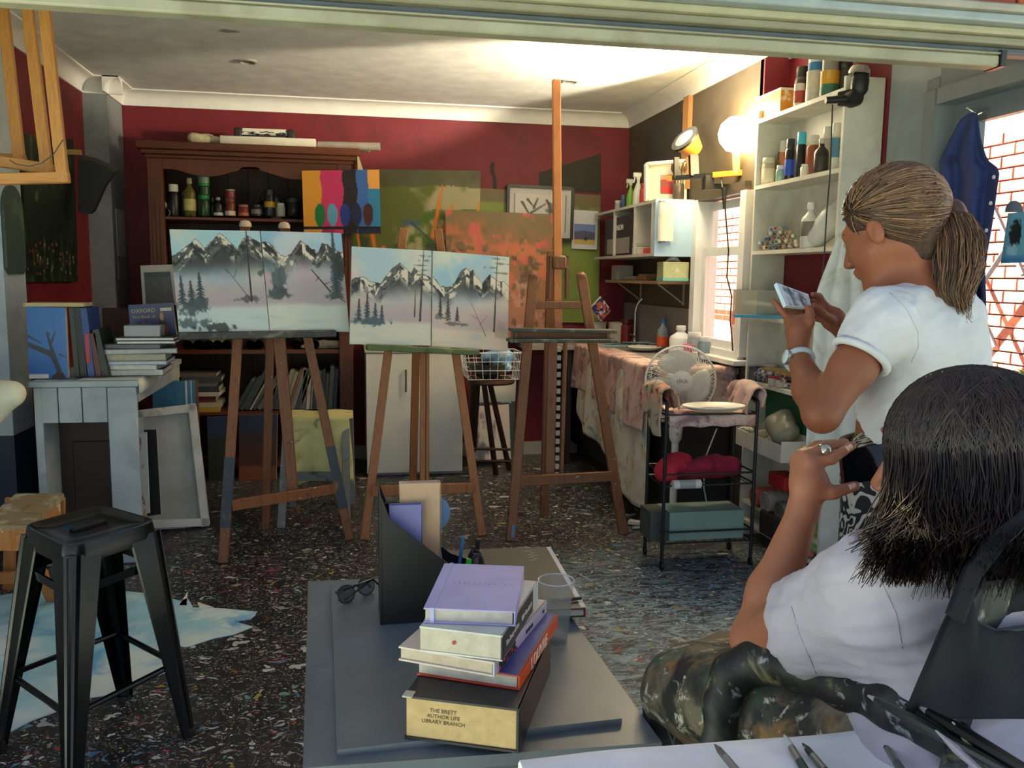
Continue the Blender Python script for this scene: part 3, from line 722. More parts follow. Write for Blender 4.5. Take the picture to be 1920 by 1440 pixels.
for x in (HX0+0.012, HX1-0.012): part('side_panel', DW, hu, lambda mb: mb.box((x, 6.33, 1.07), (0.024, 0.44, 2.14)), smooth=None)
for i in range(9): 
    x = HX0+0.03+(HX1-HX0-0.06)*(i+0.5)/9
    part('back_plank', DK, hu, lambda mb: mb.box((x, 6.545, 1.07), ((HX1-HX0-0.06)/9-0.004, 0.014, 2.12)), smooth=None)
zs1 = P(440, 408, Y=HY).z; zcnt = P(500, 656, Y=HY).z; zlow = P(500, 772, Y=HY).z
for nm, z, th in (('shelf', zs1, 0.022), ('shelf', 1.42, 0.022), ('counter', zcnt, 0.03), ('shelf', zlow, 0.024), ('shelf', 0.08, 0.03)):
    part(nm, DWX, hu, lambda mb: mb.box(((HX0+HX1)/2, 6.33, z-th/2), (HX1-HX0-0.05, 0.44, th), bev=0.003))
BY_ = 6.22
g1 = 'bottles and jars on the dresser shelf'
zb = P(440, 405, Y=BY_).y
for (x, yt, w_, st, bc, cc, lab, kw) in (
    (327, 346, 21, 'slim', (26,26,28), (212,210,200), 'black cylinder bottle with a large white cap, left on the dresser shelf', {}),
    (357, 334, 23, 'bottle', (150,140,70), (170,160,130), 'yellow oil bottle with a stopper on the dresser shelf', dict(clear=True, band=(.15,.45,(190,180,120)))),
    (383, 366, 22, 'jar', (28,60,34), (30,120,54), 'dark green jar with green lid, lowest of a pile on the dresser shelf', {}),
    (410, 370, 18, 'bottle', (24,24,28), (168,160,150), 'small black bottle with pale cap and white base band on the dresser shelf', dict(band=(.04,.2,(200,196,186)))),
    (432, 372, 20, 'jar', (110,40,30), (120,62,44), 'red-brown jar with pale base band on the dresser shelf, lower of two', dict(band=(.04,.3,(200,190,176)))),
    (457, 384, 20, 'jar', (130,52,40), (150,110,90), 'squat red jar with copper lid on the dresser shelf', dict(band=(.04,.3,(190,110,80)))),
    (481, 384, 20, 'jar', (24,26,32), (40,42,48), 'squat black jar with grey label on the dresser shelf', dict(band=(.2,.6,(110,112,120)))),
    (506, 356, 20, 'jar', (40,36,44), (60,44,40), 'tall dark jar with a yellow band on the dresser shelf', dict(band=(.34,.55,(190,150,40)))),
    (527, 381, 16, 'slim', (196,194,182), (226,224,216), 'small white bottle with white cap on the dresser shelf', {}),
    (551, 372, 22, 'jar', (74,78,76), (60,62,60), 'grey glass jar at the right end of the dresser shelf', dict(clear=True))):
    cpx(x, yt, 406, w_, BY_, st, bc, cc, lab, group=g1, **kw)
zsh = zs1+0.001
def onshelf(x, w_, h, st, bc, cc, lab, Y, z, **kw):
    b = P(x, 400, Y=Y); b.z = z; return container(b, w_*.0038/2, h, st, bc, cc, lab, **kw)
b0 = P(383, 366, Y=BY_); container(b0, .038, .075, 'jar', (34,70,40), (36,140,60), 'green jar with bright green lid in the middle of the pile on the dresser shelf', group=g1)
container(b0+Vector((0,0,.075)), .036, .072, 'jar', (120,150,120), (40,130,60), 'pale green jar topping the pile on the dresser shelf', group=g1)
b0 = P(432, 372, Y=BY_); container(b0, .034, .06, 'jar', (126,50,40), (160,150,140), 'short red jar with silver lid standing on another jar', group=g1)
for x, h, c_, lab in ((398,.15,(26,44,34),'dark green bottle at the back of the dresser shelf behind the green pile'), (343,.19,(60,66,54),'tall dim bottle at the back of the dresser shelf near the oil bottle'), (518,.19,(176,172,160),'white jug at the back of the dresser shelf behind the small white bottle'), (493,.17,(30,28,30),'black bottle at the back of the dresser shelf behind the yellow band jar'), (540,.16,(40,52,48),'dark teal bottle at the back of the dresser shelf')):
    onshelf(x, 20, h, 'bottle', c_, (60,60,58), lab, 6.40, zsh, group=g1)
for (x, y, r, lab) in ((302,386,.028,'white roll end lying high at the left of the dresser shelf'), (310,398,.026,'cream roll end lying low at the left of the dresser shelf')):
    c = P(x, y, Y=6.16)
    if r == .026: c.z = zsh+r
    else: c.z = zsh + .026*2+.024
    rt = thing('paper_roll', lab, 'paper roll', c, 'rolls on the dresser shelf')
    part('roll', mat((196,186,160), 0.8), rt, lambda mb: mb.lathe(c, [(r,0), (r,.25), (r*.3,.25), (r*.3,0.004), (r,0)], 16, (0,1,0)))
# things on top of the dresser
zt = 2.246
def slab(nm, lab, cat, x0, x1, y0, y1, Y, depth, m_, zbase=None, bev=0.004, **k):
    a = P(x0, y1, Y=Y); b = P(x1, y0, Y=Y); z0 = a.z if zbase is None else zbase; h = abs(b.z-a.z)
    return part(nm, m_, None, lambda mb: mb.box(((a.x+b.x)/2, Y+depth/2, z0+h/2), (b.x-a.x, depth, h), bev=bev), label=lab, cat=cat, **k)
slab('canvas_board', 'white board lying under the black and white strip on the dresser top', 'board', 412, 592, 258, 270, 6.16, .28, mat((206,200,184),.8), zbase=zt)
a0 = P(362, 256, Y=6.2); 
sdf_object([('c', (a0.x, 6.2, zt+.04), (a0.x+.09, 6.24, zt+.045), .036, .038, .02), ('c', (a0.x+.09,6.24,zt+.045), (a0.x+.24,6.2,zt+.03), .034, .02, .02), ('c',(a0.x,6.2,zt+.05),(a0.x+.05,6.3,zt+.045),.03,.03,.02)], .008, 'cloth_bundle', stained((190,180,150), [((160,150,120),0.42,12)]), label='cream cloth bundle lying on the dresser top', cat='cloth')
bs = thing('mounted_painting_strip', 'black and white brushed strip standing on the dresser top', 'painting', P(500,262,Y=6.2))
ar = Art(60, 24, (205,200,188)); ar.blend((fbm(ar.u,ar.v,9,3) > .52)*(ar.v > .3), (20,22,22)); ar.blend((ar.v > .75)*1.0, (24,26,26))
qa = [P(x,y,Y=6.19) for x,y in ((455,240),(536,243),(540,258),(452,256))]; dz_ = zt+.045-min(q.z for q in qa); qa = [q+Vector((0,0,max(0,dz_))) for q in qa]
panel('x', ar, *qa, .05, None, None, parent=bs, asthing=False)
part('end_block', mat((24,26,26), .6), bs, lambda mb: (mb.box((qa[3].x-.02, 6.21, zt+.085), (.05,.07,.08), bev=.01), mb.box((qa[2].x+.02, 6.21, zt+.085), (.05,.07,.08), bev=.01)))
a = P(596, 262, Y=6.2); a.z = zt+.034
for k, (dx, lab) in enumerate(((0, 'grey cardboard poster tube slanting off the right end of the dresser top'), (.05, 'pale rolled paper lying beside the tube on the dresser top'))):
    st_ = Vector((a.x+dx, 6.2+dx*1.6, zt+.03)); en = Vector((a.x+dx+(.42 if k==0 else .30), 6.2+dx*1.6-.05, zt+.03+ (0 if k else 0)))
    t = thing('poster_tube', lab, 'tube', st_, 'tubes on the dresser'); part('tube_wall', mat((150,140,128) if k == 0 else (200,192,176), .7), t, lambda mb: mb.lathe(st_, [(.024,0), (.028,0.002), (.028,(en-st_).length), (.02,(en-st_).length), (.02,.004)], 16, en-st_))
# rolls on the counter
ORD = ['first','second','third','fourth','fifth','sixth','seventh','eighth','ninth','tenth','eleventh','twelfth','thirteenth','fourteenth','fifteenth','sixteenth','seventeenth','eighteenth','nineteenth','twentieth','twenty-first','twenty-second','twenty-third','twenty-fourth','twenty-fifth','twenty-sixth','twenty-seventh','twenty-eighth']
gr = 'rolls and jars behind the first easel'
for i, (x, c_) in enumerate(((352,(70,60,58)),(372,(40,40,44)),(392,(150,140,128)),(408,(132,122,104)),(425,(60,54,50)),(470,(80,70,64)),(486,(58,52,50)),(556,(40,36,36)),(572,(52,46,44)),(590,(44,40,40)))):
    b = P(x, 650, Y=6.14); b.z = zcnt+.033; t = thing('paper_roll', ORD[i]+' roll from the left lying end-on on the dresser counter', 'paper roll', b, gr)
    part('roll', mat(c_, .7), t, lambda mb: mb.lathe(b, [(.032,0), (.032,.3), (.012,.3), (.012,.004), (.032,0)], 14, (0,1,0)))
a = P(606, 648, Y=6.13)
sdf_object([('c',(a.x-.14,6.15,zcnt+.02),(a.x+.0,6.18,zcnt+.03),.018,.03,.02),('c',(a.x,6.18,zcnt+.03),(a.x+.10,6.14,zcnt+.035),.03,.028,.02)], .008, 'rag', stained((150,142,130),[((110,104,98),.4,12)]), label='crumpled grey rag on the dresser counter behind the first easel', cat='rag')
# books on the lower dresser shelf
gb = 'books on the lower dresser shelf'; x = -1.16
for i in range(8):
    t_ = random.uniform(.022,.045); c_ = random.choice(((150,146,134),(90,96,100),(160,130,90),(60,70,90),(170,164,150),(120,60,50),(176,160,90)))
    z = zlow + sum(_t for _t in [0]) 
xs, zz = -1.03, zlow+.001
for i in range(8):
    t_ = (.035,.03,.045,.028,.04,.03,.036,.025)[i]; c_ = ((176,150,60),(178,172,158),(120,46,40),(196,190,176),(52,60,76),(150,142,128),(70,74,72),(110,100,90))[i]
    book((xs+.02*math.sin(i*2.3), 6.26, zz+t_/2), (.30-.02*(i%3), .26, t_), (0,0,-90+random.uniform(-5,5)), c_, ('lowest','second','third','fourth','fifth','sixth','seventh','topmost')[i]+' book of the flat pile at the left of the dresser lower shelf', group=gb, spine='+x'); zz += t_
xx = -.80; 
for i in range(26):
    t_ = random.uniform(.012,.03); h = random.uniform(.24,.31); an = math.radians(random.choice((32,30,28)) if i < 7 else (18 if i < 16 else 4)); 
    c_ = random.choice(((60,62,66),(120,116,108),(168,160,146),(80,52,40),(44,50,64),(140,132,118),(96,90,84),(130,74,40),(60,66,60)))
    cx = xx + math.sin(an)*h/2 + t_*.5; 
    R = orient((0,1,0), (math.sin(an),0,math.cos(an)))
    cz = zlow + math.cos(an)*h/2 + math.sin(an)*t_/2 + .004
    if cx + math.sin(an)*h/2 > HX1-.05: break
    book((cx, 6.24, cz), (.19, h, t_), R, c_, ORD[i]+' book from the left in the leaning row on the dresser lower shelf', group=gb); xx += t_/math.cos(an)+.003
# paintings stored under the lower shelf
ar = Art(70, 70, (40,48,40)); ar.blend(fbm(ar.u,ar.v,4,5)*1.2-.2, (52,60,34)); ar.blend(1-ar.sm(.15,.4,ar.v), (44,58,92))
lean_board('canvas_painting', ((388,782),(442,780),(438,918),(392,920)), 5.98, 'dark green and blue landscape canvas on the floor against the dresser', 'painting', ar, dY=(.06,.06,0,0))
ar = Art(70, 70, (70,40,26)); ar.blend(1-ar.sm(.2,.5,ar.v+.1*fbm(ar.u,ar.v,5,2)), (34,44,70)); ar.blend(ar.sm(.72,.78,ar.v+.06*fbm(ar.u,ar.v,7,4)), (122,66,36))
lean_board('canvas_painting', ((448,778),(520,776),(518,912),(448,914)), 5.95, 'brown and navy landscape canvas on the floor against the dresser', 'painting', ar, dY=(.06,.06,0,0))

# pale panelled bench with an open dark front
DY_ = 4.29; BZ = P(160, 722, Y=DY_).z; bx0, bx1 = P(64,720,Y=DY_).x, P(256,720,Y=DY_).x
PW = stained((170,180,182), [((150,160,164),.42,3), ((120,126,126),.24,14)], rough=.55, bump=.1, key='pale_grey_paint')
dk = thing('panelled_bench', 'pale grey painted timber bench with an open dark front, piled with books', 'bench', ((bx0+bx1)/2, 4.8, 0))
yb_ = 5.35
part('top_board', PW, dk, lambda mb: mb.box(((bx0+bx1)/2-.005, (DY_-.02+yb_)/2, BZ+.006), (bx1-bx0+.03, yb_-DY_+.02, .028), bev=.003))
xs_ = [bx0+.012, P(108,750,Y=DY_).x, P(153,750,Y=DY_).x, P(201,750,Y=DY_).x]
for a, b in zip(xs_, xs_[1:]): part('plank', PW, dk, lambda mb: mb.box(((a+b)/2, DY_+.012, BZ-.095), (b-a-.005, .02, .168), bev=.002))
part('stile', PW, dk, lambda mb: mb.box(((xs_[3]+bx1)/2, DY_+.008, (BZ-.01)/2), (bx1-xs_[3]-.004, .03, BZ-.012), bev=.003))
part('stile', PW, dk, lambda mb: mb.box((bx0+.012, DY_+.012, (BZ-.01)/2), (.035, .03, BZ-.012), bev=.003))
part('side_apron', PW, dk, lambda mb: mb.box((bx1-.012, (DY_+.03+yb_)/2, BZ-.05), (.02, yb_-DY_-.03, .08), bev=.002))
part('rear_leg', PW, dk, lambda mb: mb.box((bx1-.03, yb_-.03, (BZ-.01)/2), (.05, .05, BZ-.012), bev=.002))
part('side_panel', PW, dk, lambda mb: mb.box((bx0+.01, (DY_+yb_)/2+.02, (BZ-.01)/2), (.02, yb_-DY_-.04, BZ-.012)))
IN = wood((52,42,36), (64,52,44), 0, .6)
part('inner_back', IN, dk, lambda mb: mb.box(((bx0+xs_[3])/2+.01, DY_+.25, .36), (xs_[3]-bx0+.0, .02, .72)))
part('inner_panel', wood((44,36,32),(56,46,40),0,.6), dk, lambda mb: mb.box(((bx0+xs_[3])/2+.03, DY_+.235, .30), (xs_[3]-bx0-.10, .014, .52), bev=.004))
# books and papers on the bench
ZB = BZ+.021
pp = [(-.07,0),(.34,-.02),(.36,.45),(-.05,.47)]
def _pap(u, v):
    x = bx1-.26+.29*u; y = DY_-.005+.85*v; z = ZB+.002
    ov = max(0, x-(bx1+.012)); 
    return Vector((min(x, bx1+.012+.02*math.sin(v*6)), y, z-ov*3.6*(1-v)))
cloth_sheet(_pap, 26, 10, .001, 'paper_sheet', stained((206,208,196),[((196,190,120),.3,6)], bump=.02), label='loose pale paper hanging off the edge of the panelled bench', cat='paper')
R0 = orient((1,0,0),(0,1,0))
ZB += .004
cb = P(88, 640, Y=4.40)
ar = Art(60, 90, (58,110,176)); ar.blend(fbm(ar.u,ar.v,3,2)*.3, (90,140,200))
for a, b, w1, w2 in (((0,.40),(.34,.50),.02,.008), ((0,.52),(.6,.66),.035,.045), ((.62,.62),(.50,.36),.05,.02), ((.60,.5),(.72,.34),.03,.01), ((.62,.66),(.80,.92),.07,.05), ((.78,.66),(1,.7),.012,.006), ((.5,.36),(.58,.38),.02,.006)):
    ar.line(a, b, w1, (56,62,74), .95, w2)
ar.blend(ar.sm(.93,.95,ar.v)*(ar.u<.5), (226,224,216)); ar.poly([(.55,1),(.72,.9),(.85,.9),(.95,1)], (70,54,44))
q = [P(x,y,Y=4.36) for x,y in ((49,575),(122,577),(128,712),(55,712))]; q = [Vector((p.x,p.y,max(p.z, ZB))) for p in q]
qcr = q[0].z
bk = panel('book', ar, *q, .028, 'blue book with a flying crane on its cover standing on the bench', 'book', edge=(200,196,184), rough=.35, bump=0, group='books on the panelled bench')
gd_ = 'books on the panelled bench'
xx = P(129,640,Y=4.42).x
HQ = qcr-ZB-.006
for t_, h, c_, lab, an in ((.022,HQ,(40,52,48),'floral dark green spine beside the crane book on the bench',2),(.03,HQ,(24,26,34),'black book standing third from the left on the bench',3),(.03,HQ-.002,(40,70,130),'blue book with a red stripe standing on the bench',4),(.025,.21,(90,34,30),'dark red book standing on the bench',5),(.03,.23,(30,42,36),'dark green book leaning right on the bench',9)):
    a_ = math.radians(an); R = orient((0,1,0),(-math.sin(a_),0,math.cos(a_)))
    bo = book((xx+t_/2-math.sin(a_)*h/2+.03, 4.48, ZB+math.cos(a_)*h/2+.003), (.2,h,t_), R, c_, lab, group=gd_)
    if 'stripe' in lab: part('spine_stripe', mat((190,50,60),.5), bo, lambda mb: mb.box(Vector((xx+t_/2-math.sin(a_)*h/2+.03, 4.379, ZB+.14)), (.016,.002,.14), R=None) if False else mb.box(Vector((xx+t_/2-math.sin(a_)*h/2+.03, 4.378, ZB+.14)), (.016,.002,.14)))
    xx += t_/math.cos(a_)+.004
book((P(112,575,Y=4.45).x, 4.44, qcr+.009), (.26,.17,.016), (0,0,2), (196,186,150), 'thin cream book lying across the standing books on the bench', group=gd_, pages=(200,180,130))
zz = ZB; sx0 = P(250,700,Y=4.55).x
for (xa, xb_, t_, c_, pg, lab, rz, dep) in (
    (152,312,.032,(30,44,36),(200,196,184),'dark green book at the bottom of the bench pile',3,.30),
    (192,306,.022,(196,196,186),(206,204,194),'thin white book second from the bottom of the bench pile',-2,.26),
    (203,320,.020,(70,120,170),(200,200,192),'pale book with a blue cover in the bench pile',2,.27),
    (206,316,.034,(100,100,96),(176,170,148),'thick grey book with cream pages in the bench pile',5,.27),
    (200,330,.024,(130,136,136),(190,190,184),'grey spiral notebook sticking out of the bench pile',12,.28),
    (196,312,.024,(26,32,46),(120,120,120),'navy book in the upper part of the bench pile',0,.26),
    (229,335,.016,(40,44,44),(222,220,210),'white-paged book second from the top of the bench pile',4,.24),
    (228,334,.016,(60,66,60),(222,220,210),'white-paged book topping the bench pile',3,.24)):
    xm = P((xa+xb_)/2, 660, Y=4.55).x; ww = P(xb_,660,Y=4.55).x-P(xa,660,Y=4.55).x
    book((xm, 4.42+dep/2, zz+t_/2), (ww, dep, t_), (0,0,rz), c_, lab, pages=pg, group='stacked books on the bench', spine='-x'); zz += t_
    if 'spiral' in lab: zsp = zz
# dark case and tray behind the pile, picture book on top
slab('black_case', 'black box file behind the book pile on the bench', 'box', 184, 262, 577, 632, 4.86, .22, mat((22,24,30),.5), zbase=ZB)
slab('plastic_tray', 'clear plastic lid lying on the bench book pile', 'lid', 232, 300, 606, 628, 4.44, .11, glass((200,205,210),.5,.15), zbase=zz+.001)
ar = Art(80, 52, (26,44,92)); ar.blend(fbm(ar.u,ar.v,6,9)*.4, (34,56,110)); ar.blob(.72,.50,.10,.34,(40,30,30),1,.3,.1); ar.blob(.72,.42,.05,.16,(176,132,108),1,.3,.1); ar.blob(.72,.85,.15,.22,(150,56,40),1,.3,.1)
q = [P(x,y,Y=4.62) for x,y in ((240,572),(323,568),(331,627),(246,629))]
ob = panel('book', ar, *q, .02, 'dark blue children\'s art book standing upright behind the bench pile', 'book', edge=(216,210,190), rough=.35, bump=0, group=gd_)
du = (q[1]-q[0]).normalized(); dv = (q[0]-q[3]).normalized(); nn = du.cross(dv)
for s_, fu, fv, sz in (('OXFORD', .32,.80,.028), ('First Book of', .32,.60,.02), ('Art', .36,.36,.032)):
    text(s_, 'lettering', mat((196,176,140) if s_ != 'Art' else (190,80,50),.5), ob, q[3]+(q[2]-q[3])*fu+(q[0]-q[3])*fv+nn*.002, du, dv, sz)
part('title_plate', mat((200,196,186),.5), ob, lambda mb: mb.box(q[3]+(q[2]-q[3])*.82+(q[0]-q[3])*.84+nn*.001, (.055,.002,.016), orient(du,-nn)))
ar = Art(60, 70, (40,38,40)); ar.blend(fbm(ar.u,ar.v,7,2), (70,66,70)); ar.blend(((ar.u<.1)|(ar.u>.92)|(ar.v<.16))*1., (168,166,158)); ar.blend((ar.v>.16)*(ar.v<.3)*(ar.u>.1)*(ar.u<.92), (18,18,20))
q = [P(x,y,Y=5.2) for x,y in ((263,498),(322,496),(332,572),(268,575))]
panel('framed_photograph', ar, *q, .015, 'dark photograph in a pale frame standing left of the first easel', 'picture', edge=(168,166,158), rough=.3, bump=0)
part('picture_ledge', wood((52,34,24),(66,44,30),0), None, lambda mb: mb.box((-1.22, 5.235, (BZ+.02+q[2].z-.02)/2), (.32,.05,q[2].z-.02-BZ-.02), bev=.003), label='dark upright box under the pale framed photograph on the bench', cat='box')
# canvases leaning by the bench
cv = thing('stretched_canvas', 'large stretched canvas seen from behind, leaning beside the panelled bench', 'canvas', P(325,988,Z=0))
B = [P(252,770,Y=4.84), P(366,757,Y=4.97), P(392,986,Z=.004), P(250,992,Z=.004)]
nb = (B[1]-B[0]).cross(B[2]-B[0]).normalized(); dv_ = B[3]-Vector(CAM); B[3] = Vector(CAM)+dv_*((B[0]-Vector(CAM)).dot(nb)/dv_.dot(nb))
SW = stained((206,206,196),[((180,176,160),.4,6),((150,140,116),.25,12)],rough=.75,bump=.1,key='bare_stretcher')
nb = (B[1]-B[0]).cross(B[3]-B[0]).normalized()
for a, b in ((0,1),(1,2),(2,3),(3,0)):
    i1 = (B[0]+B[1]+B[2]+B[3])/4; pa, pb = B[a], B[b]; da = (i1-(pa+pb)/2).normalized()*.022
    part('stretcher_bar', SW, cv, lambda mb: mb.bar(pa+da, pb+da, .045, .03, nb, bev=.003))
part('canvas_cloth', stained((176,178,170),[((160,160,150),.42,3)],key='raw_canvas'), cv, lambda mb: mb.hexa([p+nb*.016 for p in B],[p+nb*.018 for p in B]), smooth=None)
B2 = [p+nb*.05+Vector((.02,0,-.012)) for p in B]
cv2 = thing('canvas_edge_on', 'second stretched canvas tucked behind the large canvas back', 'canvas', (B2[2]+B2[3])/2)
part('stretcher_bar', SW, cv2, lambda mb: mb.hexa([p+nb*.0 for p in B2],[p+nb*.03 for p in B2]), smooth=None)
ar = Art(20,60,(208,210,206)); ar.blend((fbm(ar.u,ar.v,6,4)>.66)*.8,(170,40,60))
lean_board('white_canvas_board', ((252,812),(274,810),(280,962),(254,966)), 4.50, 'narrow white panel with red marks leaning beside the bench', 'panel', ar, dY=(.06,.06,0,0))
lean_board('black_canvas_board', ((270,806),(293,805),(302,964),(276,968)), 4.60, 'narrow black panel leaning against the large canvas back', 'panel', Art(8,20,(24,26,28)), dY=(.06,.06,0,0), edge=(200,200,194))
ar = Art(50, 30, (60,120,160)); ar.blend(fbm(ar.u,ar.v,5,3),(90,150,180)); ar.blend(((ar.u>.72)&(ar.u<.76))|((ar.u>.84)&(ar.u<.87)),(220,226,226)); ar.blend(ar.u>.94,(120,76,46))
q = [P(x,y,Y=5.34) for x,y in ((285,722),(370,714),(374,756),(288,760))]; 
lean_board('framed_seascape', ((285,718),(370,712),(380,985),(292,990)), 5.20, 'blue framed seascape behind the large canvas back', 'painting', ar, dY=(.07,.07,0,0), edge=(120,76,46))

# left wall: landscape, arched board, notes, black shade, hanging frames
ar = Art(110, 130, (20,34,24)); n1 = fbm(ar.u,ar.v,6,3); n2 = fbm(ar.u*3,ar.v,9,5)
ar.blend(ar.sm(.45,.75,n2)*(1-ar.sm(.25,.5,ar.v)), (78,92,54)); ar.blend(ar.sm(.5,.7,n1)*.6*(ar.v<.5), (60,76,52)); ar.blend(ar.sm(.55,.8,fbm(ar.u*6,ar.v,7,8))*ar.sm(.55,.8,ar.v), (66,96,50))
for k in range(40): ar.blob(random.random(), random.uniform(.72,.95), .015, .012, random.choice(((176,90,96),(190,150,150),(170,60,60))), .8, .4, .2, k)
ar.blob(.22,.42,.05,.05,(120,130,80),.6,.7,.4)
q = [P(42,250,X=XL+.03), P(138,262,X=XL+.03), P(147,528,X=XL+.03), P(48,529,X=XL+.03)]
panel('landscape_painting', ar, *q, .03, 'dark green woodland painting with pink flowers on the left wall', 'painting', edge=(30,36,30))
ac = P(22,430,X=-1.615); arch = []
ya0, ya1 = P(6,450,X=-1.615).y, P(42,450,X=-1.615).y; z0_, z1_ = P(22,514,X=-1.615).z, P(22,348,X=-1.615).z; rr_ = (ya1-ya0)/2
arch += [Vector((-1.615,ya0,z0_+.03)), Vector((-1.615,ya0+.04,z0_)), Vector((-1.615,ya1-.04,z0_)), Vector((-1.615,ya1,z0_+.03))]
arch += [Vector((-1.615,(ya0+ya1)/2+rr_*math.cos(t), z1_-rr_+rr_*math.sin(t))) for t in np.linspace(0,math.pi,12)]
part('arched_board', stained((64,80,74),[((90,106,90),.4,5),((44,56,52),.35,9)],rough=.4), None, lambda mb: mb.prism(arch,(.012,0,0)), label='arch-topped grey green board hung on the near left pillar', cat='board', smooth=None)
for (x0,y0,x1,y1,c_,lab) in ((206,388,219,480,(180,182,178),'upper white paper note pinned to the grey back pillar'),(206,484,219,525,(150,152,150),'lower grey paper note pinned to the grey back pillar')):
    a = P(x0,y0,X=-1.545); b = P(x1,y1,X=-1.545); a.y = max(6.22,min(a.y,6.5)); b.y = 6.52
    part('paper_note', mat(c_,.8), None, lambda mb: mb.box((-1.546,(6.26+6.52)/2,(a.z+b.z)/2),(.003,.22,a.z-b.z)), label=lab, cat='paper', group='notes on the back pillar', smooth=None)
sh_ = thing('black_cloth', 'black tapered cloth hanging in front of the grey back pillar', 'cloth', P(178,400,Y=5.6))
qs = [P(x,y,Y=5.6) for x,y in ((146,296),(172,302),(195,312),(215,323),(192,356),(172,402),(158,401),(146,397))]
part('cloth_panel', mat((16,16,18),.6), sh_, lambda mb: mb.prism(qs,(.0,.10,.03)), smooth=None)
part('hook', wood((150,120,70),(170,140,90)), sh_, lambda mb: mb.bar(P(152,286,Y=5.65),(XL,5.66,P(152,286,Y=5.65).z),.03,.03))
WR = stained((116,32,40),[((170,60,70),.36,8),((60,70,80),.32,12)],key='scraped_red')
part('red_plank', WR, None, lambda mb: mb.box((P(158,480,Y=6.17).x,6.18,.95),(.06,.03,1.9)), label='scraped red upright plank against the back pillar', cat='plank', smooth=None)
PN = wood((150,100,46),(176,122,60),2,.55,key='pine'); PNx = wood((150,100,46),(176,122,60),0,.55,key='pine_across')
def hung_frame(lab, tl, tr, br, bl, wd, th, hook):
    t = thing('wooden_stretcher', lab, 'stretcher', bl, 'empty pine frames hanging at the left')
    tl,tr,br,bl = [Vector(p) for p in (tl,tr,br,bl)]; n = (tr-tl).cross(bl-tl).normalized()
    for a,b,ins in ((tl,bl,(tr-tl)),(tr,br,(tl-tr)),(bl,br,(tl-bl)),(tl,tr,(bl-tl))):
        i = ins.normalized()*wd/2; ax = PN
        part('frame_bar', PN if a in (tl,tr) and b in (bl,br) else PNx, t, lambda mb: mb.bar(a+i,b+i,wd,th,n,bev=.002))
    part('hanging_wire', mat((90,80,66),.5), t, lambda mb: mb.tube([tl+(tr-tl)*.15, hook, tl+(tr-tl)*.85], .0015, 5))
    return t
fy = 3.05
hk = Vector((-1.28,3.1,2.60))
hung_frame('largest empty pine frame hanging at the upper left, nearest the view', P(-150,-70,Y=3.0), P(88,-40,Y=3.02), P(130,343,Y=3.0), P(-150,350,Y=2.98), .034, .03, hk+Vector((0,-.1,0)))
hung_frame('middle empty pine frame hanging inside the largest one', P(-150,-80,Y=3.12), P(55,-50,Y=3.14), P(100,328,Y=3.10), P(-150,290,Y=3.08), .034, .03, hk)
hung_frame('rear empty pine frame hanging behind the other two', P(-160,-90,Y=3.26), P(8,-60,Y=3.28), P(48,310,Y=3.24), P(-160,300,Y=3.22), .034, .03, hk+Vector((0,.12,0)))
part('wire_loop', mat((30,28,26),.5), None, lambda mb: mb.tube([P(x,y,Y=2.96) for x,y in ((118,262),(100,290),(78,306),(55,312),(30,308),(18,300))], .0018, 5), label='thin dark wire dangling across the pine frames', cat='wire')
part('frame_rail', mat((90,90,88),.5), None, lambda mb: mb.cyl((-1.8,3.1,2.60),(-.9,3.1,2.60),.012,n=10) or mb.box((-1.6,3.1,2.625),(.02,.02,.05)) or mb.box((-1.0,3.1,2.625),(.02,.02,.05)), label='metal rail under the ceiling holding the pine frames', cat='rail')
# rag and things at the far left edge
a = P(10,750,Y=4.0)
sdf_object([('c',a+Vector((-.12,.05,.03)),a+Vector((.03,0,.03)),.06,.05,.03),('c',a+Vector((.02,0,.02)),a+Vector((-.06,.02,-.09)),.05,.03,.03),('c',a+Vector((-.02,0,.02)),a+Vector((-.1,.02,-.10)),.05,.04,.03)],.008,'rag_bundle',stained((226,222,196),[((120,110,170),.24,16)]),label='cream cloth bundle at the far left edge, hung on a wooden bar',cat='cloth')
part('wooden_bar', wood((120,60,40),(140,76,52),0), None, lambda mb: mb.box(P(20,728,Y=4.06)+Vector((-.12,0,-.02)),(.36,.05,.03)), label='red-brown bar end poking out at the far left edge', cat='bar')
part('bar_bracket', mat((120,110,100),.6), None, lambda mb: mb.box((-1.86,4.06,P(20,728,Y=4.06).z-.035),(.3,.04,.03)), label='bracket on the left wall holding the wooden bar', cat='bracket')
# small timber step stool
PT = stained((150,132,96),[((196,190,170),.42,7),((110,90,60),.4,9)],rough=.7,bump=.15,key='painty_tread')
sp2 = thing('step_stool', 'small orange timber step stool with a paint-crusted top', 'step stool', P(60,1120,Z=0))
zt2 = P(60,955,Y=3.7).z; sa, sb, sc_, sd = [P(x,y,Z=zt2) for x,y in ((-40,985),(52,985),(120,925),(30,925))]
part('tread', PT, sp2, lambda mb: mb.hexa([sa,sb,sc_,sd],[p+Vector((0,0,-.025)) for p in (sa,sb,sc_,sd)]), smooth=None)
OW = wood((166,104,50),(190,128,70),2,.55,splat=[((210,206,196),.30)],key='orange_timber')
for p, f in ((sb,P(100,1128,Z=0)),(sc_,P(112,1090,Z=0)),(sa,Vector((sa.x-.06,sa.y-.02,0))),(sd,Vector((sd.x-.06,sd.y+.02,0)))):
    part('leg', OW, sp2, lambda mb: mb.bar(p+Vector((-.02,0,-.02)),f,.045,.02,(0,1,0)))
part('apron_board', OW, sp2, lambda mb: mb.bar(sa+Vector((0,.01,-.06)),sb+Vector((-.01,.01,-.06)),.02,.08,(0,0,1)))
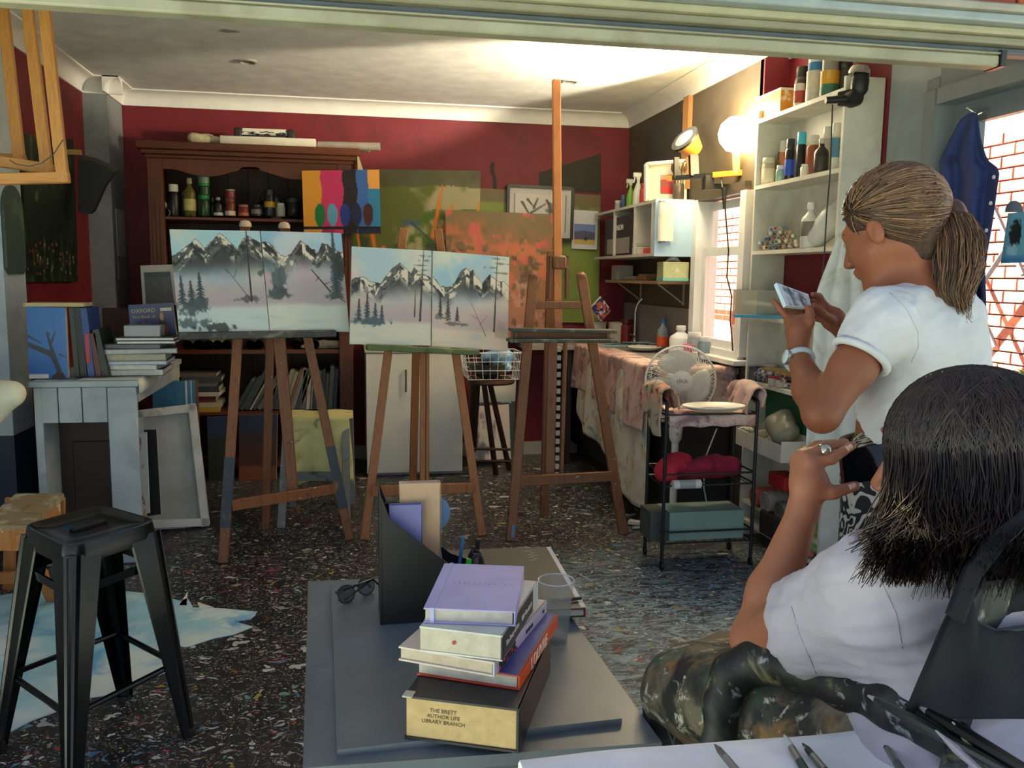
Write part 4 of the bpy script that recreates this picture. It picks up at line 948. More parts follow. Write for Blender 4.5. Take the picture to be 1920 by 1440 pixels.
part('side_board', OW, sp2, lambda mb: mb.bar(sb+Vector((-.02,.02,-.06)),sc_+Vector((-.02,-.02,-.06)),.02,.08,(0,0,1)))
part('rung', OW, sp2, lambda mb: mb.bar(P(-30,1085,Y=3.9),P(90,1080,Y=3.9),.02,.05,(0,0,1)))
# ================================================================== black metal stool
BLK = stained((7,8,10),[((16,18,22),.33,9),((150,160,166),.17,40)],rough=.2,bump=.05,key='black_enamel',metal=0.2)
stl = thing('bar_stool', 'black metal bar stool with four splayed legs on the pale blue sheet', 'stool', (-.78,2.72,0))
zs_ = .655; S4 = [P(x,y,Z=zs_) for x,y in ((40,985),(128,1028),(298,976),(190,945))]   # left, front, right, back
ctr = sum(S4,Vector())/4; 
FT = [P(-12,1408,Z=0),P(128,1520,Z=0),P(364,1376,Z=0),P(238,1298,Z=0)]
def rrect(cs, z, inset, rad=.18, n=5):
    cs = [Vector((c.x,c.y,0)) for c in cs]; c0 = sum(cs,Vector())/4; cs = [c0+(c-c0)*(1-inset) for c in cs]; out = []
    for i in range(4):
        a, b, c = cs[i-1], cs[i], cs[(i+1)%4]
        p0 = b+(a-b)*rad; p2 = b+(c-b)*rad
        for k in range(n):
            t = k/(n-1); q = p0*(1-t)**2+b*2*t*(1-t)+p2*t*t; out.append(Vector((q.x,q.y,z)))
    return out
def _seat(mb):
    L = [rrect(S4,zs_-.055,-.04),rrect(S4,zs_-.012,-.02),rrect(S4,zs_,0.0),rrect(S4,zs_,.06),rrect(S4,zs_-.008,.12),rrect(S4,zs_-.009,.6)]
    n = len(L[0]); o = len(mb.v)
    for l in L: mb.v += [tuple(p) for p in l]
    for i in range(len(L)-1): mb.f += [(o+i*n+k,o+i*n+(k+1)%n,o+(i+1)*n+(k+1)%n,o+(i+1)*n+k) for k in range(n)]
    mb.f.append(tuple(o+(len(L)-1)*n+k for k in range(n)))
se = part('seat', BLK, stl, _seat, smooth=1.0)
part('hand_slot', mat((4,4,5),.6), se, lambda mb: mb.box(ctr+Vector((.0,.0,-.0055)),(.11,.025,.006),(0,0,math.degrees(math.atan2((S4[2]-S4[1]).y,(S4[2]-S4[1]).x)))))
for i in range(4):
    c, f = S4[i], FT[i]; c = c+(c-ctr)*.02; c.z = zs_-.03; o = (c-ctr); o.z = 0; o.normalize()
    t1 = (S4[i-1]-S4[i]).normalized(); t2 = (S4[(i+1)%4]-S4[i]).normalized(); t1.z = t2.z = 0
    def _leg(mb):
        for t in (t1,t2):
            th = Vector((-o.x,-o.y,0))*.006
            q0 = [c, c+t*.105, c+t*.105+th, c+th]; q1 = [f+o*.004, f+t*.036, f+t*.036+th, f+o*.004+th]
            mb.hexa(q0,q1)
        mb.tube([c+(t1+t2)*.02, f+(t1+t2)*.008],[.024,.012],8)
    lg = part('leg', BLK, stl, _leg, smooth=None)
    part('foot_cap', mat((10,10,12),.7), lg, lambda mb: mb.box(f+(t1+t2)*.009+Vector((0,0,.012)),(.034,.034,.024),bev=.004))
def onleg(i, z): 
    c,f = S4[i],FT[i]; t = (zs_-z)/zs_; return c+(f-c)*t+Vector((ctr.x-c.x,ctr.y-c.y,0)).normalized()*.02
for i in range(4):
    a = onleg(i,.22); b = onleg((i+1)%4,.22); part('footrest_bar', BLK, stl, lambda mb: mb.tube([a,a.lerp(b,.06)+Vector((0,0,.0)),a.lerp(b,.94),b],[.014,.009,.009,.014],8))
for i in range(4):
    a = onleg(i,.53); b = onleg((i+1)%4,.53); part('brace_bar', BLK, stl, lambda mb: mb.bar(a,b,.006,.025,(0,0,1)))

# ================================================================== snowy mountain canvases
def mountain(seed, sky, peaks, base_v, snow_v, trees, extras, ground=(196,212,214), w=150, h=186, mist=(178,168,174)):
    a = Art(w, h, sky[0]); n = fbm(a.u,a.v,3,seed); a.blend(a.sm(.35,.7,n),sky[1]); a.blend(a.sm(.45,.75,fbm(a.u+3,a.v,4,seed+4))*a.sm(.0,.5,a.v),sky[2])
    a.blend(a.sm(base_v-.28,base_v+.12,a.v), mist)
    xs = [p[0] for p in peaks]; ys = [p[1] for p in peaks]
    rid = np.interp(a.u, xs, ys) + .03*(fbm(a.u,a.v*0,22,seed+2)-.5) ; inm = (a.v > rid)
    depth = (a.v-rid)
    slope = np.interp(a.u, (np.array(xs[1:])+np.array(xs[:-1]))/2, np.diff(ys)/np.maximum(np.diff(xs),1e-3)); sg_ = np.where(slope > 0, 1.0, -1.0)
    low = np.maximum(rid, np.interp(a.u, [0,1], [base_v-.30,base_v-.30]))
    a.blend(inm*(1-a.sm(.02,.26,a.v-low+.12*(n-.5)))*.97, (66,70,72))
    across = a.v - sg_*a.u*.9; along = a.v*.5 + sg_*a.u
    rock = .65*fbm(across*1.3+5,along*.35,17,seed+7)+.35*fbm(a.u,a.v,26,seed+8)
    fade = 1-a.sm(.10,.22,depth)
    a.blend(a.sm(.50,.56,rock+.05*sg_-.25*depth)*inm*fade*.95,(226,220,208)); a.blend(a.sm(.43,.49,rock)*(1-a.sm(.50,.54,rock))*inm*fade*.7,(128,128,126)); a.blend((1-a.sm(.36,.42,rock))*inm*fade*.8,(40,44,46))
    a.blend(inm*(1-a.sm(.004,.010,depth))*.7,(50,54,56))
    a.blend(a.sm(.0,.06,a.v-(snow_v+.04*(fbm(a.u,a.u*0,4,seed+9)-.5))), ground); a.blend(a.sm(.55,.8,fbm(a.u*.5,a.v*3,7,seed+11))*a.sm(snow_v,snow_v+.08,a.v)*.35,(160,190,200))
    random.seed(seed)
    for (x,y0,y1,wd,dense) in trees:       # conifers
        a.line((x,y1),(x+.01*random.uniform(-1,1),y0),.006,(46,54,60),.95,.002); k = int((y1-y0)*75)
        for i in range(k):
            t = i/k; yy = y0+(y1-y0)*t; ww = wd*(.15+.85*t)*random.uniform(.6,1.1)
            for sg in (-1,1): a.line((x,yy),(x+sg*ww,yy+ww*.45+random.uniform(-.01,.01)),.0085,(56,70,78) if dense else (66,66,70),.9,.003)
    for e in extras:
        if e[0] == 'b': a.blob(*e[1:5],e[5],e[6] if len(e)>6 else .9,.5,.9,seed+int(e[1]*50))
        else: a.line(e[1],e[2],e[3],e[4],.95,e[5])
    return a
TK = (58,52,54)
A1 = mountain(11,((168,206,222),(206,216,210),(150,196,224)),[(0,.26),(.10,.20),(.27,.09),(.36,.17),(.38,.16),(.54,.02),(.72,.18),(.80,.07),(.85,.05),(1,.12)],.55,.72,
   [(.07,.45,.72,.06,1),(.17,.50,.74,.07,1),(.27,.42,.75,.08,1)],[('b',.15,.76,.20,.08,(70,84,92)),('b',.28,.72,.12,.06,(76,88,96)),('b',.14,.90,.20,.05,(86,102,108)),('b',.40,.955,.22,.05,(60,70,70)),('b',.78,.68,.18,.035,(92,92,100)),
   ('l',(.84,0),(.83,.70),.006,(44,46,46),.010),('l',(.83,.70),(.58,.38),.004,TK,.002),('l',(.66,.46),(.70,.36),.003,TK,.001),('l',(.6,.42),(.54,.36),.003,TK,.001),('b',.97,.42,.05,.04,(70,74,76),.7)])
A2 = mountain(23,((140,186,220),(190,206,222),(214,180,196)),[(0,.10),(.09,.11),(.22,.25),(.28,.24),(.34,.23),(.47,.08),(.60,.16),(.68,.20),(.74,.10),(.86,.14),(.95,.2),(1,.2)],.5,.70,
   [(.88,.0,.66,.10,1),(.18,.38,.62,.07,1)],[('b',.16,.48,.11,.16,(84,100,108)),('b',.16,.62,.18,.07,(68,82,80)),('b',.86,.62,.13,.05,(78,92,86)),('b',.94,.32,.07,.16,(52,62,64)),('l',(.80,.60),(.58,.38),.010,(58,66,68),.006),('l',(.74,.52),(.80,.50),.006,(58,66,68),.002),('l',(.66,.45),(.62,.50),.006,(58,66,68),.002)],ground=(206,214,206))
A3 = mountain(37,((170,200,218),(206,212,208),(222,178,176)),[(0,.34),(.13,.30),(.24,.36),(.36,.36),(.50,.20),(.60,.14),(.74,.24),(.78,.19),(1,.30)],.62,.74,
   [(.10,.54,.76,.05,1),(.20,.48,.78,.06,1),(.30,.58,.78,.06,1),(.38,.60,.78,.05,1)],[('b',.20,.75,.22,.06,(78,96,106)),('b',.34,.77,.14,.05,(80,98,108)),('l',(.90,.0),(.86,.74),.004,(60,58,58),.014),('l',(.80,.42),(.79,.70),.004,(66,62,62),.009)]+[('b',.90+dx,.06+.05*i,.10,.012,(98,106,104),.7) for i,dx in enumerate((-.02,.05,-.05,.03,-.03,.02))],ground=(206,208,196))
A4 = mountain(41,((150,192,220),(200,214,210),(226,206,190)),[(0,.26),(.10,.37),(.22,.36),(.28,.32),(.34,.22),(.42,.15),(.48,.18),(.52,.16),(.64,.30),(.74,.20),(.86,.28),(.94,.27),(1,.31)],.60,.78,
   [(.10,.50,.70,.05,0),(.20,.48,.72,.05,0),(.32,.58,.72,.04,0)],[('b',.12,.70,.14,.035,(116,124,116)),('b',.32,.75,.16,.022,(110,112,104)),('l',(.84,.0),(.81,.80),.003,(60,58,56),.012),('l',(.70,.86),(.50,.52),.004,(84,72,70),.002),('l',(.62,.74),(.72,.64),.003,(84,72,70),.001),('l',(.58,.68),(.48,.64),.003,(84,72,70),.001),('b',.92,.80,.12,.09,(160,150,140),.5)]+[('b',.84+dx,.03+.05*i,.11,.012,(112,120,116),.75) for i,dx in enumerate((.0,.06,-.06,.04))],ground=(214,204,190),mist=(196,180,180))
gm = 'snowy mountain canvases on the easels'
def cpan(art, px, Ys, lab):
    q = [P(x,y,Y=Y) for (x,y),Y in zip(px,Ys)]
    return panel('mountain_painting', art, *q, .018, lab, 'painting', gm, edge=(222,224,220), rough=.45, bump=.12)
cpan(A1,((318,430),(487,433),(505,620),(336,626)),(4.46,4.57,4.49,4.38),'mountain painting with a thin tall bare tree, leftmost canvas on the first easel')
cpan(A2,((489,433),(640,437),(655,622),(506.5,620)),(4.572,4.68,4.60,4.492),'mountain painting with a tall fir, right canvas on the first easel')
cpan(A3,((660,462),(809,470),(807.5,648),(656,645)),(4.58,4.66,4.58,4.50),'mountain painting with dark firs and a pink sky, left canvas on the second easel')
cpan(A4,((812,470),(955,482),(952,658),(810,649)),(4.662,4.74,4.66,4.582),'mountain painting with a bare twig tree, right canvas on the second easel')

# ================================================================== easels
SPL = [((196,196,188),.27),((60,66,70),.34)]
EW1 = wood((110,66,38),(134,86,52),2,.55,splat=SPL,key='easel_wood'); EW2 = wood((140,88,48),(162,106,62),2,.5,splat=[((200,196,186),.24)],key='easel_wood_light'); EW3 = wood((108,68,42),(130,86,56),2,.55,splat=[((190,188,178),.28),((70,60,56),.32)],key='easel_wood_old')
NAVY = stained((46,54,62),[((120,84,52),.36,9),((200,200,194),.26,20),((70,110,130),.3,14)],rough=.5,key='dark_paint_coat',bump=.1)
DKP = stained((70,72,66),[((120,120,108),.42,10),((150,90,80),.26,16),((50,54,52),.4,7)],rough=.6,bump=.2,key='crusted_paint')
GRP = stained((86,104,60),[((120,128,80),.42,10),((150,120,90),.26,16),((60,74,44),.4,7)],rough=.6,bump=.2,key='crusted_green_paint')
def bar_px(root, nm, m_, a, b, Ya, Yb, wd, th, floor_b=False, up=(0,1,0), **k):
    A = P(a[0],a[1],Y=Ya); B = P(b[0],b[1],Z=0) if floor_b else P(b[0],b[1],Y=Yb)
    return part(nm, m_, root, lambda mb: mb.bar(A,B,wd,th,up,bev=.003), **k)
e1 = thing('easel', 'paint-marked wooden easel holding the two left mountain canvases', 'easel', P(500,990,Z=0), 'studio easels')
for top, ty, low in (((460,421),4.66,(418,1056)),((533,424),4.74,(656,1012))):
    A = P(*top,Y=ty); B = P(*low,Z=0); C_ = A.lerp(B,.62)
    lg = part('leg', EW1, e1, lambda mb: mb.bar(A,B,.048,.022,(0,1,0),bev=.003))
    part('dark_paint_coat', NAVY, lg, lambda mb: mb.bar(A.lerp(B,.70),A.lerp(B,.90),.0495,.0235,(0,1,0)))
    part('leg_tip', mat((214,180,160),.5), lg, lambda mb: mb.lathe(A-Vector((0,0,.012)),[(.031,0),(.031,.016),(.022,.03),(.0,.036)],12))
bar_px(e1,'rear_leg',EW1,(508,560),(498,992),4.78,0,.045,.022,True)
bar_px(e1,'mast',EW1,(505,445),(548,925),4.71,4.50,.05,.02); bar_px(e1,'mast',EW1,(516,445),(556,925),4.715,4.505,.018,.03)
bar_px(e1,'crossbar',EW1,(434,948),(632,916),4.29,4.55,.055,.02,up=(0,-1,0))
part('canvas_ledge', DKP, e1, lambda mb: mb.bar(P(334,630,Y=4.36),P(629,625,Y=4.56),.05,.036,(0,0,1),bev=.004))
e2 = thing('easel', 'light brown wooden easel holding the two centre mountain canvases', 'easel', P(795,950,Z=0), 'studio easels')
for top, ty, low in (((757,428),4.78,(683,1012)),((821,430),4.80,(904,1004))):
    A = P(*top,Y=ty); B = P(*low,Z=0); part('leg', EW2, e2, lambda mb: mb.bar(A,B,.046,.022,(0,1,0),bev=.003))
A = P(785,470,Y=4.83); B = P(773,952,Z=0); part('rear_leg', EW2, e2, lambda mb: mb.bar(A,B,.046,.022,(0,1,0),bev=.003))
bar_px(e2,'mast',EW2,(794,470),(792,940),4.78,4.56,.030,.02); bar_px(e2,'mast',EW2,(802,470),(801,940),4.78,4.56,.018,.026)
bar_px(e2,'crossbar',EW2,(697,921),(888,914),4.48,4.50,.055,.02,up=(0,-1,0))
part('canvas_ledge', GRP, e2, lambda mb: mb.bar(P(687,651,Y=4.48),P(897,661,Y=4.60),.05,.03,(0,0,1),bev=.004))
e3 = thing('easel', 'tall empty studio easel with a mast reaching the ceiling', 'easel', P(1060,1010,Z=0), 'studio easels')
for top, low in (((1000,516),(957,1014)),((1090,516),(1169,1002))):
    A = P(*top,Y=4.60); B = P(*low,Z=0); lg = part('leg', EW3, e3, lambda mb: mb.bar(A,B,.052,.026,(0,1,0),bev=.003))
    part('leg_tip', EW3, lg, lambda mb: mb.lathe(A-Vector((0,0,.008)),[(.026,0),(.026,.012),(.012,.026)],10))
    if low[0] < 1000: part('blue_smear', mat((70,120,180),.5), lg, lambda mb: mb.bar(A.lerp(B,.94)+Vector((.008,-.0135,0)),A.lerp(B,.985)+Vector((.008,-.0135,0)),.014,.002,(0,1,0)))
bar_px(e3,'mast',wood((176,108,62),(196,128,78),2,.5,splat=[((214,206,196),.26)],key='mast_wood'),(1043,150),(1046,622),4.74,4.60,.045,.03)
bar_px(e3,'mast_lower',EW3,(1036,622),(1030,905),4.60,4.48,.05,.03); bar_px(e3,'mast_lower',EW3,(1060,640),(1052,905),4.60,4.48,.02,.03)
for i in range(16):
    t = i/15; a = P(1048-4*t,655+235*t,Y=4.585-.10*t); part('ratchet_tooth', mat((176,172,160),.6), e3, lambda mb: mb.box(a,(.022,.014,.026),(8,0,0)))
bar_px(e3,'rear_leg',EW3,(1034,470),(1020,968),4.80,0,.05,.026,True)
bar_px(e3,'crossbar',EW3,(968,902),(1147,893),4.42,4.42,.055,.024,up=(0,-1,0)); bar_px(e3,'upper_crossbar',EW3,(1003,572),(1090,572),4.58,4.58,.04,.024,up=(0,-1,0))
part('sliding_clamp', EW3, e3, lambda mb: mb.box(P(1048,492,Y=4.62),(.075,.06,.075),bev=.01)); 
cl2 = part('clamp_cheek', EW3, e3, lambda mb: (mb.bar(P(1032,480,Y=4.63),P(1030,560,Y=4.62),.012,.04,(0,1,0)),mb.bar(P(1063,480,Y=4.63),P(1062,560,Y=4.62),.012,.04,(0,1,0))))
part('tray_top', DKP, e3, lambda mb: mb.bar(P(957,618,Y=4.42),P(1152,621,Y=4.44),.10,.018,(0,0,1),bev=.003)); part('tray_base', DKP, e3, lambda mb: mb.bar(P(953,638,Y=4.40),P(1152,638,Y=4.42),.12,.018,(0,0,1),bev=.003))
part('tray_box', EW3, e3, lambda mb: mb.bar(P(960,628,Y=4.46),P(1140,630,Y=4.48),.06,.05,(0,0,1)))
for x in (968,1140): part('tray_post', EW3, e3, lambda mb: mb.bar(P(x,620,Y=4.40),P(x,640,Y=4.40),.012,.012,(0,1,0)))

# grey step stool with a yellow towel
GS = stained((120,124,120),[((160,164,160),.42,6),((70,74,74),.38,9)],rough=.6,bump=.15,key='worn_grey_paint')
ss = thing('towel_stool', 'worn grey wooden stool behind the first easel, draped with a yellow towel', 'stool', P(590,970,Z=0))
zt3 = P(595,782,Y=5.0).z; tq = [Vector((P(538,790,Y=4.92).x,4.92,zt3)),Vector((P(648,790,Y=4.92).x,4.92,zt3)),Vector((P(655,775,Y=5.22).x,5.22,zt3)),Vector((P(545,775,Y=5.22).x,5.22,zt3))]
part('top', GS, ss, lambda mb: mb.hexa(tq,[p-Vector((0,0,.03)) for p in tq]), smooth=None)
for p, f in zip(tq,(P(527,990,Z=0),P(650,995,Z=0),P(660,945,Z=0),P(548,950,Z=0))):
    part('leg', GS, ss, lambda mb: mb.bar(p-Vector((0,0,.02)),f,.045,.025,(0,1,0),bev=.003))
part('apron_rail', GS, ss, lambda mb: mb.bar(P(540,893,Y=4.86),P(640,893,Y=4.88),.02,.05,(0,0,1))); part('apron_rail', GS, ss, lambda mb: mb.bar(tq[0]-Vector((0,-.01,.05)),tq[1]-Vector((0,-.01,.05)),.02,.05,(0,0,1)))
YT = stained((206,200,140),[((176,170,112),.42,7),((60,66,60),.36,7),((110,118,110),.30,11)],rough=.95,bump=.5,key='yellow_towel',fine=120)
def _tow(u, v):
    x = tq[0].x-.02+(tq[1].x-tq[0].x+.05)*u; s = v*.62
    wob = .012*math.sin(u*9+1)+.008*math.sin(u*17)
    if s < .27: return Vector((x+.012, 5.19-s, zt3+.008+.004*math.sin(u*11)))
    d = s-.27; return Vector((x+.01*math.sin(d*9+u*5), 4.905-wob*min(1,d*6)-.012, zt3+.008-d*(1.0+.08*math.sin(u*7))))
cloth_sheet(_tow, 40, 40, .008, 'towel', YT, label='yellow paint-stained towel draped over the grey stool', cat='towel')

# white kitchen cabinet in the centre
KY = 5.93; kx0, kx1 = P(687,800,Y=KY).x, P(868,800,Y=KY).x
kc = thing('kitchen_cabinet', 'white kitchen base cabinet behind the second easel', 'cabinet', ((kx0+kx1)/2,6.2,0)); KW = mat((218,216,208),.4,vary=.04); 
part('carcass', KW, kc, lambda mb: mb.box(((kx0+kx1)/2,(KY+.02+6.55)/2,.50),(kx1-kx0,6.55-KY-.02,.76)),smooth=None)
part('kickboard', mat((168,170,164),.5), kc, lambda mb: mb.box(((kx0+kx1)/2,(KY+.05+6.5)/2,.06),(kx1-kx0-.02,6.5-KY-.05,.12)),smooth=None)
part('worktop', mat((190,184,172),.45), kc, lambda mb: mb.box(((kx0+kx1)/2,(KY-.01+6.55)/2,.885),(kx1-kx0+.02,6.56-KY,.035),bev=.004))
xm = P(790,800,Y=KY).x
dz0 = P(760,886,Y=KY).z; 
for a, b, hd in ((kx0,xm,True),(xm,kx1,False)):
    d_ = part('door', KW, kc, lambda mb: mb.box(((a+b)/2,KY+.009,(dz0+.862)/2),(b-a-.004,.018,.862-dz0),bev=.002))
    if hd:
        h0, h1 = P(761,693,Y=KY-.03), P(761,735,Y=KY-.03)
        part('handle', mat((120,120,118),.3,.8), d_, lambda mb: (mb.cyl(h0,h1,.006,n=8),mb.cyl(h0-Vector((0,0,.012)),h0+Vector((0,.03,-.012)),.004,n=6),mb.cyl(h1+Vector((0,0,.012)),h1+Vector((0,.03,.012)),.004,n=6)))
# round stool with a wire basket
bs2 = thing('round_stool', 'dark round-topped wooden stool under the wire basket', 'stool', P(915,885,Z=0))
bc = P(920,710,Y=5.55); DKW = wood((52,30,24),(70,42,32),2,.5,splat=[((170,170,166),.24)],key='dark_stool_wood')
part('seat', DKW, bs2, lambda mb: mb.lathe((bc.x,5.55,bc.z-.03),[(.0,0),(.15,.0),(.16,.012),(.155,.03),(0,.03)],24))
for (x0,x1,y1) in ((889,878,868),(899,888,868),(905,930,890),(916,955,880)):
    A = Vector((P(x0,712,Y=5.55).x,5.55+(.07 if y1==868 else -.05),bc.z-.02)); part('leg', DKW, bs2, lambda mb: mb.cyl(A,P(x1,y1,Z=0),.018,.020,10))
for y_ in (.18,.26): part('rung', DKW, bs2, lambda mb: mb.cyl((bc.x-.13,5.56,y_),(bc.x+.13,5.50,y_),.009,n=8))
bk = thing('wire_basket', 'white wire basket standing on the dark round stool', 'basket', (bc.x,5.55,bc.z)); WW = mat((226,228,228),.4)
x0_,x1_,xb0,xb1 = P(869,650,Y=5.5).x,P(976,650,Y=5.5).x,P(877,705,Y=5.5).x,P(970,705,Y=5.5).x; zt4 = P(920,662,Y=5.42).z; zb4 = bc.z+.006
def ring(z,t,m=0): 
    a = xb0+(x0_-xb0)*t; b = xb1+(x1_-xb1)*t; y0,y1 = 5.45-.03*t,5.68+.03*t
    return [(a,y0,z),(b,y0,z),(b,y1,z),(a,y1,z)]
for i in range(4):
    t = i/3; part('wire_ring', WW, bk, lambda mb: mb.tube([Vector(p) for p in ring(zb4+(zt4-zb4)*t,t)],.0035 if i==3 else .0022,6,closed=True))
for side in range(4):
    a0,b0 = Vector(ring(zb4,0)[side]),Vector(ring(zb4,0)[(side+1)%4]); a1,b1 = Vector(ring(zt4,1)[side]),Vector(ring(zt4,1)[(side+1)%4])
    for k in range(7 if side%2==0 else 5): 
        t = k/(7 if side%2==0 else 5); part('wire', WW, bk, lambda mb: mb.cyl(a0.lerp(b0,t),a1.lerp(b1,t),.002,n=5),smooth=None)
for k in range(6): 
    t = (k+.5)/6; part('wire', WW, bk, lambda mb: mb.cyl(Vector(ring(zb4,0)[0]).lerp(Vector(ring(zb4,0)[1]),t),Vector(ring(zb4,0)[3]).lerp(Vector(ring(zb4,0)[2]),t),.002,n=5),smooth=None)
cw = Vector((bc.x-.02,5.56,zb4+.004))
part('dark_dish', mat((60,66,64),.4), None, lambda mb: mb.lathe(cw,[(.06,0),(.11,.03),(.13,.09),(.122,.09),(.1,.035),(.0,.012)],24), label='dark grey bowl lying in the white wire basket', cat='bowl')
sdf_object([('c',cw+Vector((.09,.07,.08)),cw+Vector((.14,.02,.13)),.05,.04,.03),('c',cw+Vector((.0,.1,.12)),cw+Vector((.12,.06,.16)),.035,.04,.03),('c',cw+Vector((.13,-.02,.06)),cw+Vector((.13,.05,.12)),.03,.035,.02)],.008,'plastic_bag',stained((120,164,206),[((190,210,226),.42,16)],rough=.25,bump=.2),disp=lambda c: .006*(fbm(c[:,0]+c[:,2],c[:,1]+c[:,2]*.7,40,3)-.5),label='crumpled light blue plastic bag in the wire basket',cat='plastic bag')
# pictures leaning under the basket stool
ar = Art(60,90,(206,202,192)); ar.blend(ar.sm(.12,.30,ar.v),(150,156,160)); ar.blend((ar.v>.28+.1*fbm(ar.u,ar.v*0,7,3))*1.,(52,66,62)); ar.blend(fbm(ar.u,ar.v,8,2)*(ar.v>.35)*.5,(36,70,74))
lean_board('canvas_painting',((882,708),(968,706),(962,856),(880,862)),6.30,'landscape canvas with dark treeline leaning under the basket stool','painting',ar,dY=(.12,.12,0,0))
ar = Art(40,50,(196,188,182)); ar.blend(ar.sm(.5,.75,fbm(ar.u,ar.v,5,8))*(ar.u<.6),(96,98,104)); ar.blend(ar.sm(.4,.7,fbm(ar.u,ar.v,3,1))*.4,(206,176,166))
lean_board('canvas_painting',((890,762),(954,758),(958,860),(886,864)),6.15,'pale pinkish unfinished canvas leaning on the floor under the basket stool','painting',ar,dY=(.06,.06,0,0))

# ================================================================== pictures on the back wall
ar = Art(100,84,(224,154,40)); 
for u0,u1,c_ in ((.24,.52,(206,48,104)),(.52,.70,(34,22,22)),(.70,.85,(58,104,180)),(.85,1.01,(238,164,70))): ar.blend(((ar.u+.01*np.sin(ar.v*14)>u0)&(ar.u+.01*np.sin(ar.v*14)<=u1))*1.,c_)
ar.blend((ar.u>.84)*(ar.v>.30),(44,130,180))
for cx,c_ in ((.215,(20,120,60)),(.375,(96,166,196)),(.54,(30,54,140)),(.69,(24,34,76)),(.84,(70,28,24))): ar.blob(cx,.70,.07,.19,c_,1,.08,.12,int(cx*99))
ar.blend(((ar.v>.885)&(ar.v<.93))*1.,(30,20,22)); ar.blend((ar.v>=.93)*((ar.u>.7))*1.,(30,34,70)); ar.blend((ar.v>=.93)*((ar.u>.24)&(ar.u<.4)),(170,40,100)); ar.blend((ar.v>=.93)*((ar.u>.57)&(ar.u<.6)),(24,18,18))
lean_board('pop_art_canvas',((566,320),(711,318),(714,438),(570,438)),6.04,'bright striped canvas with coloured bird-like shapes hung on the dresser corner','painting',ar,dY=(.01,.01,0,0))
part('paper_wedge', mat((206,186,150),.8), None, lambda mb: mb.prism([P(x,y,Y=6.075) for x,y in ((669,282),(682,322),(671,322))],(0,.004,0)), label='small cream paper wedge above the striped canvas', cat='paper', smooth=None)
ar = Art(130,120,(96,104,40)); n1 = fbm(ar.u,ar.v,4,3); n2 = fbm(ar.u,ar.v,9,6)
ar.blend(ar.sm(.4,.6,n1+.25*(ar.u-.5)-.3*(ar.v-.35)),(168,158,120)); ar.blend(ar.sm(.5,.66,n2)*(ar.v>.25),(74,104,24)); ar.blend(ar.sm(.55,.7,fbm(ar.u,ar.v,6,9))*.7,(46,50,34)); ar.blend((ar.v<.08+.06*n2)*.8,(86,80,60))
for a,b,w_ in (((.66,.42),(.72,.10),.025),((.74,.38),(.80,.22),.02),((.95,.42),(1,.2),.03),((.22,.42),(.26,.62),.02),((.30,.5),(.22,.72),.018),((.32,.62),(.24,.74),.014),((.10,.35),(.13,.5),.018)): ar.line(a,b,w_,(206,104,34),.9,.006); ar.line(a,b,w_*.4,(236,150,50),.8,.003)
ar.blob(.50,.34,.07,.04,(70,96,130),.8,.6,.6); ar.line((.5,.34),(.66,.46),.008,(60,64,90),.8,.004); ar.blob(.84,.42,.05,.06,(170,90,50),.8,.5,.5)
lean_board('abstract_painting',((640,316),(901,320),(897,610),(640,610)),6.50,'green abstract painting with orange flames leaning on the red wall','painting',ar,dY=(.04,.04,0,0))
ar = Art(110,110,(150,104,72)); n1 = fbm(ar.u,ar.v,7,13); n2 = fbm(ar.u,ar.v,14,16)
ar.blend(ar.sm(.45,.62,n1),(196,112,76)); ar.blend(ar.sm(.52,.66,n2),(120,100,62)); ar.blend(1-ar.sm(.1,.35,ar.v+.2*n1),(124,106,70)); ar.blend(ar.sm(.6,.72,fbm(ar.u+2,ar.v,8,4))*(ar.v<.6),(206,96,84)); ar.blend(ar.sm(.55,.95,ar.v+.3*n1-.1),(168,116,96)); ar.blend(ar.sm(.6,.75,fbm(ar.u,ar.v+4,9,7))*(ar.v>.5)*.7,(196,150,140)); ar.blend(ar.sm(.62,.7,n2)*(ar.v>.3)*.7,(90,64,50))
lean_board('abstract_painting',((836,393),(1036,402),(1034,640),(838,636)),6.36,'rust and pink speckled painting leaning behind the easels','painting',ar,dY=(.06,.06,0,0))
ar = Art(40,46,(124,138,62)); ar.blend(ar.sm(.4,.7,fbm(ar.u,ar.v,4,2))*.5,(108,126,54)); ar.blend((ar.v<.09+.03*fbm(ar.u,ar.v,8,1))*.9,(110,92,66)); ar.blob(.73,.62,.03,.05,(30,110,80),1,.3,.3)
lean_board('green_board',((890,352),(1126,366),(1122,606),(892,600)),6.575,'lime green painted board fixed low on the red back wall','board',ar,th=.004,dY=(-.015,-.015,-.02,-.02))
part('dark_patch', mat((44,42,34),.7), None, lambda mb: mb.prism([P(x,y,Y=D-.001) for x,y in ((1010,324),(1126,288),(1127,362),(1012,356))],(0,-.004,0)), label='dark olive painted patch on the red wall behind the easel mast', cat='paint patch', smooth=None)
part('paint_drip', mat((40,38,28),.7), None, lambda mb: mb.prism([P(x,y,Y=D-.001) for x,y in ((921,304),(927,305),(926,322),(931,336),(932,356),(925,356),(924,330),(919,322))],(0,-.003,0)), label='thin dark paint drip on the red wall above the green board', cat='paint drip', smooth=None)
ar = Art(70,56,(186,184,178)); ar.blend(((abs(ar.u-.5)<.40)&(abs(ar.v-.5)<.37))*1.,(90,88,84)); ar.blend(((abs(ar.u-.5)<.39)&(abs(ar.v-.5)<.355))*1.,(196,192,184))
for a,b in (((.22,.30),(.34,.55)),((.30,.24),(.38,.36)),((.36,.50),(.58,.32)),((.40,.40),(.46,.22)),((.6,.25),(.7,.5)),((.64,.3),(.66,.6)),((.25,.6),(.5,.6))): ar.line(a,b,.022,(70,70,68),.9,.012)
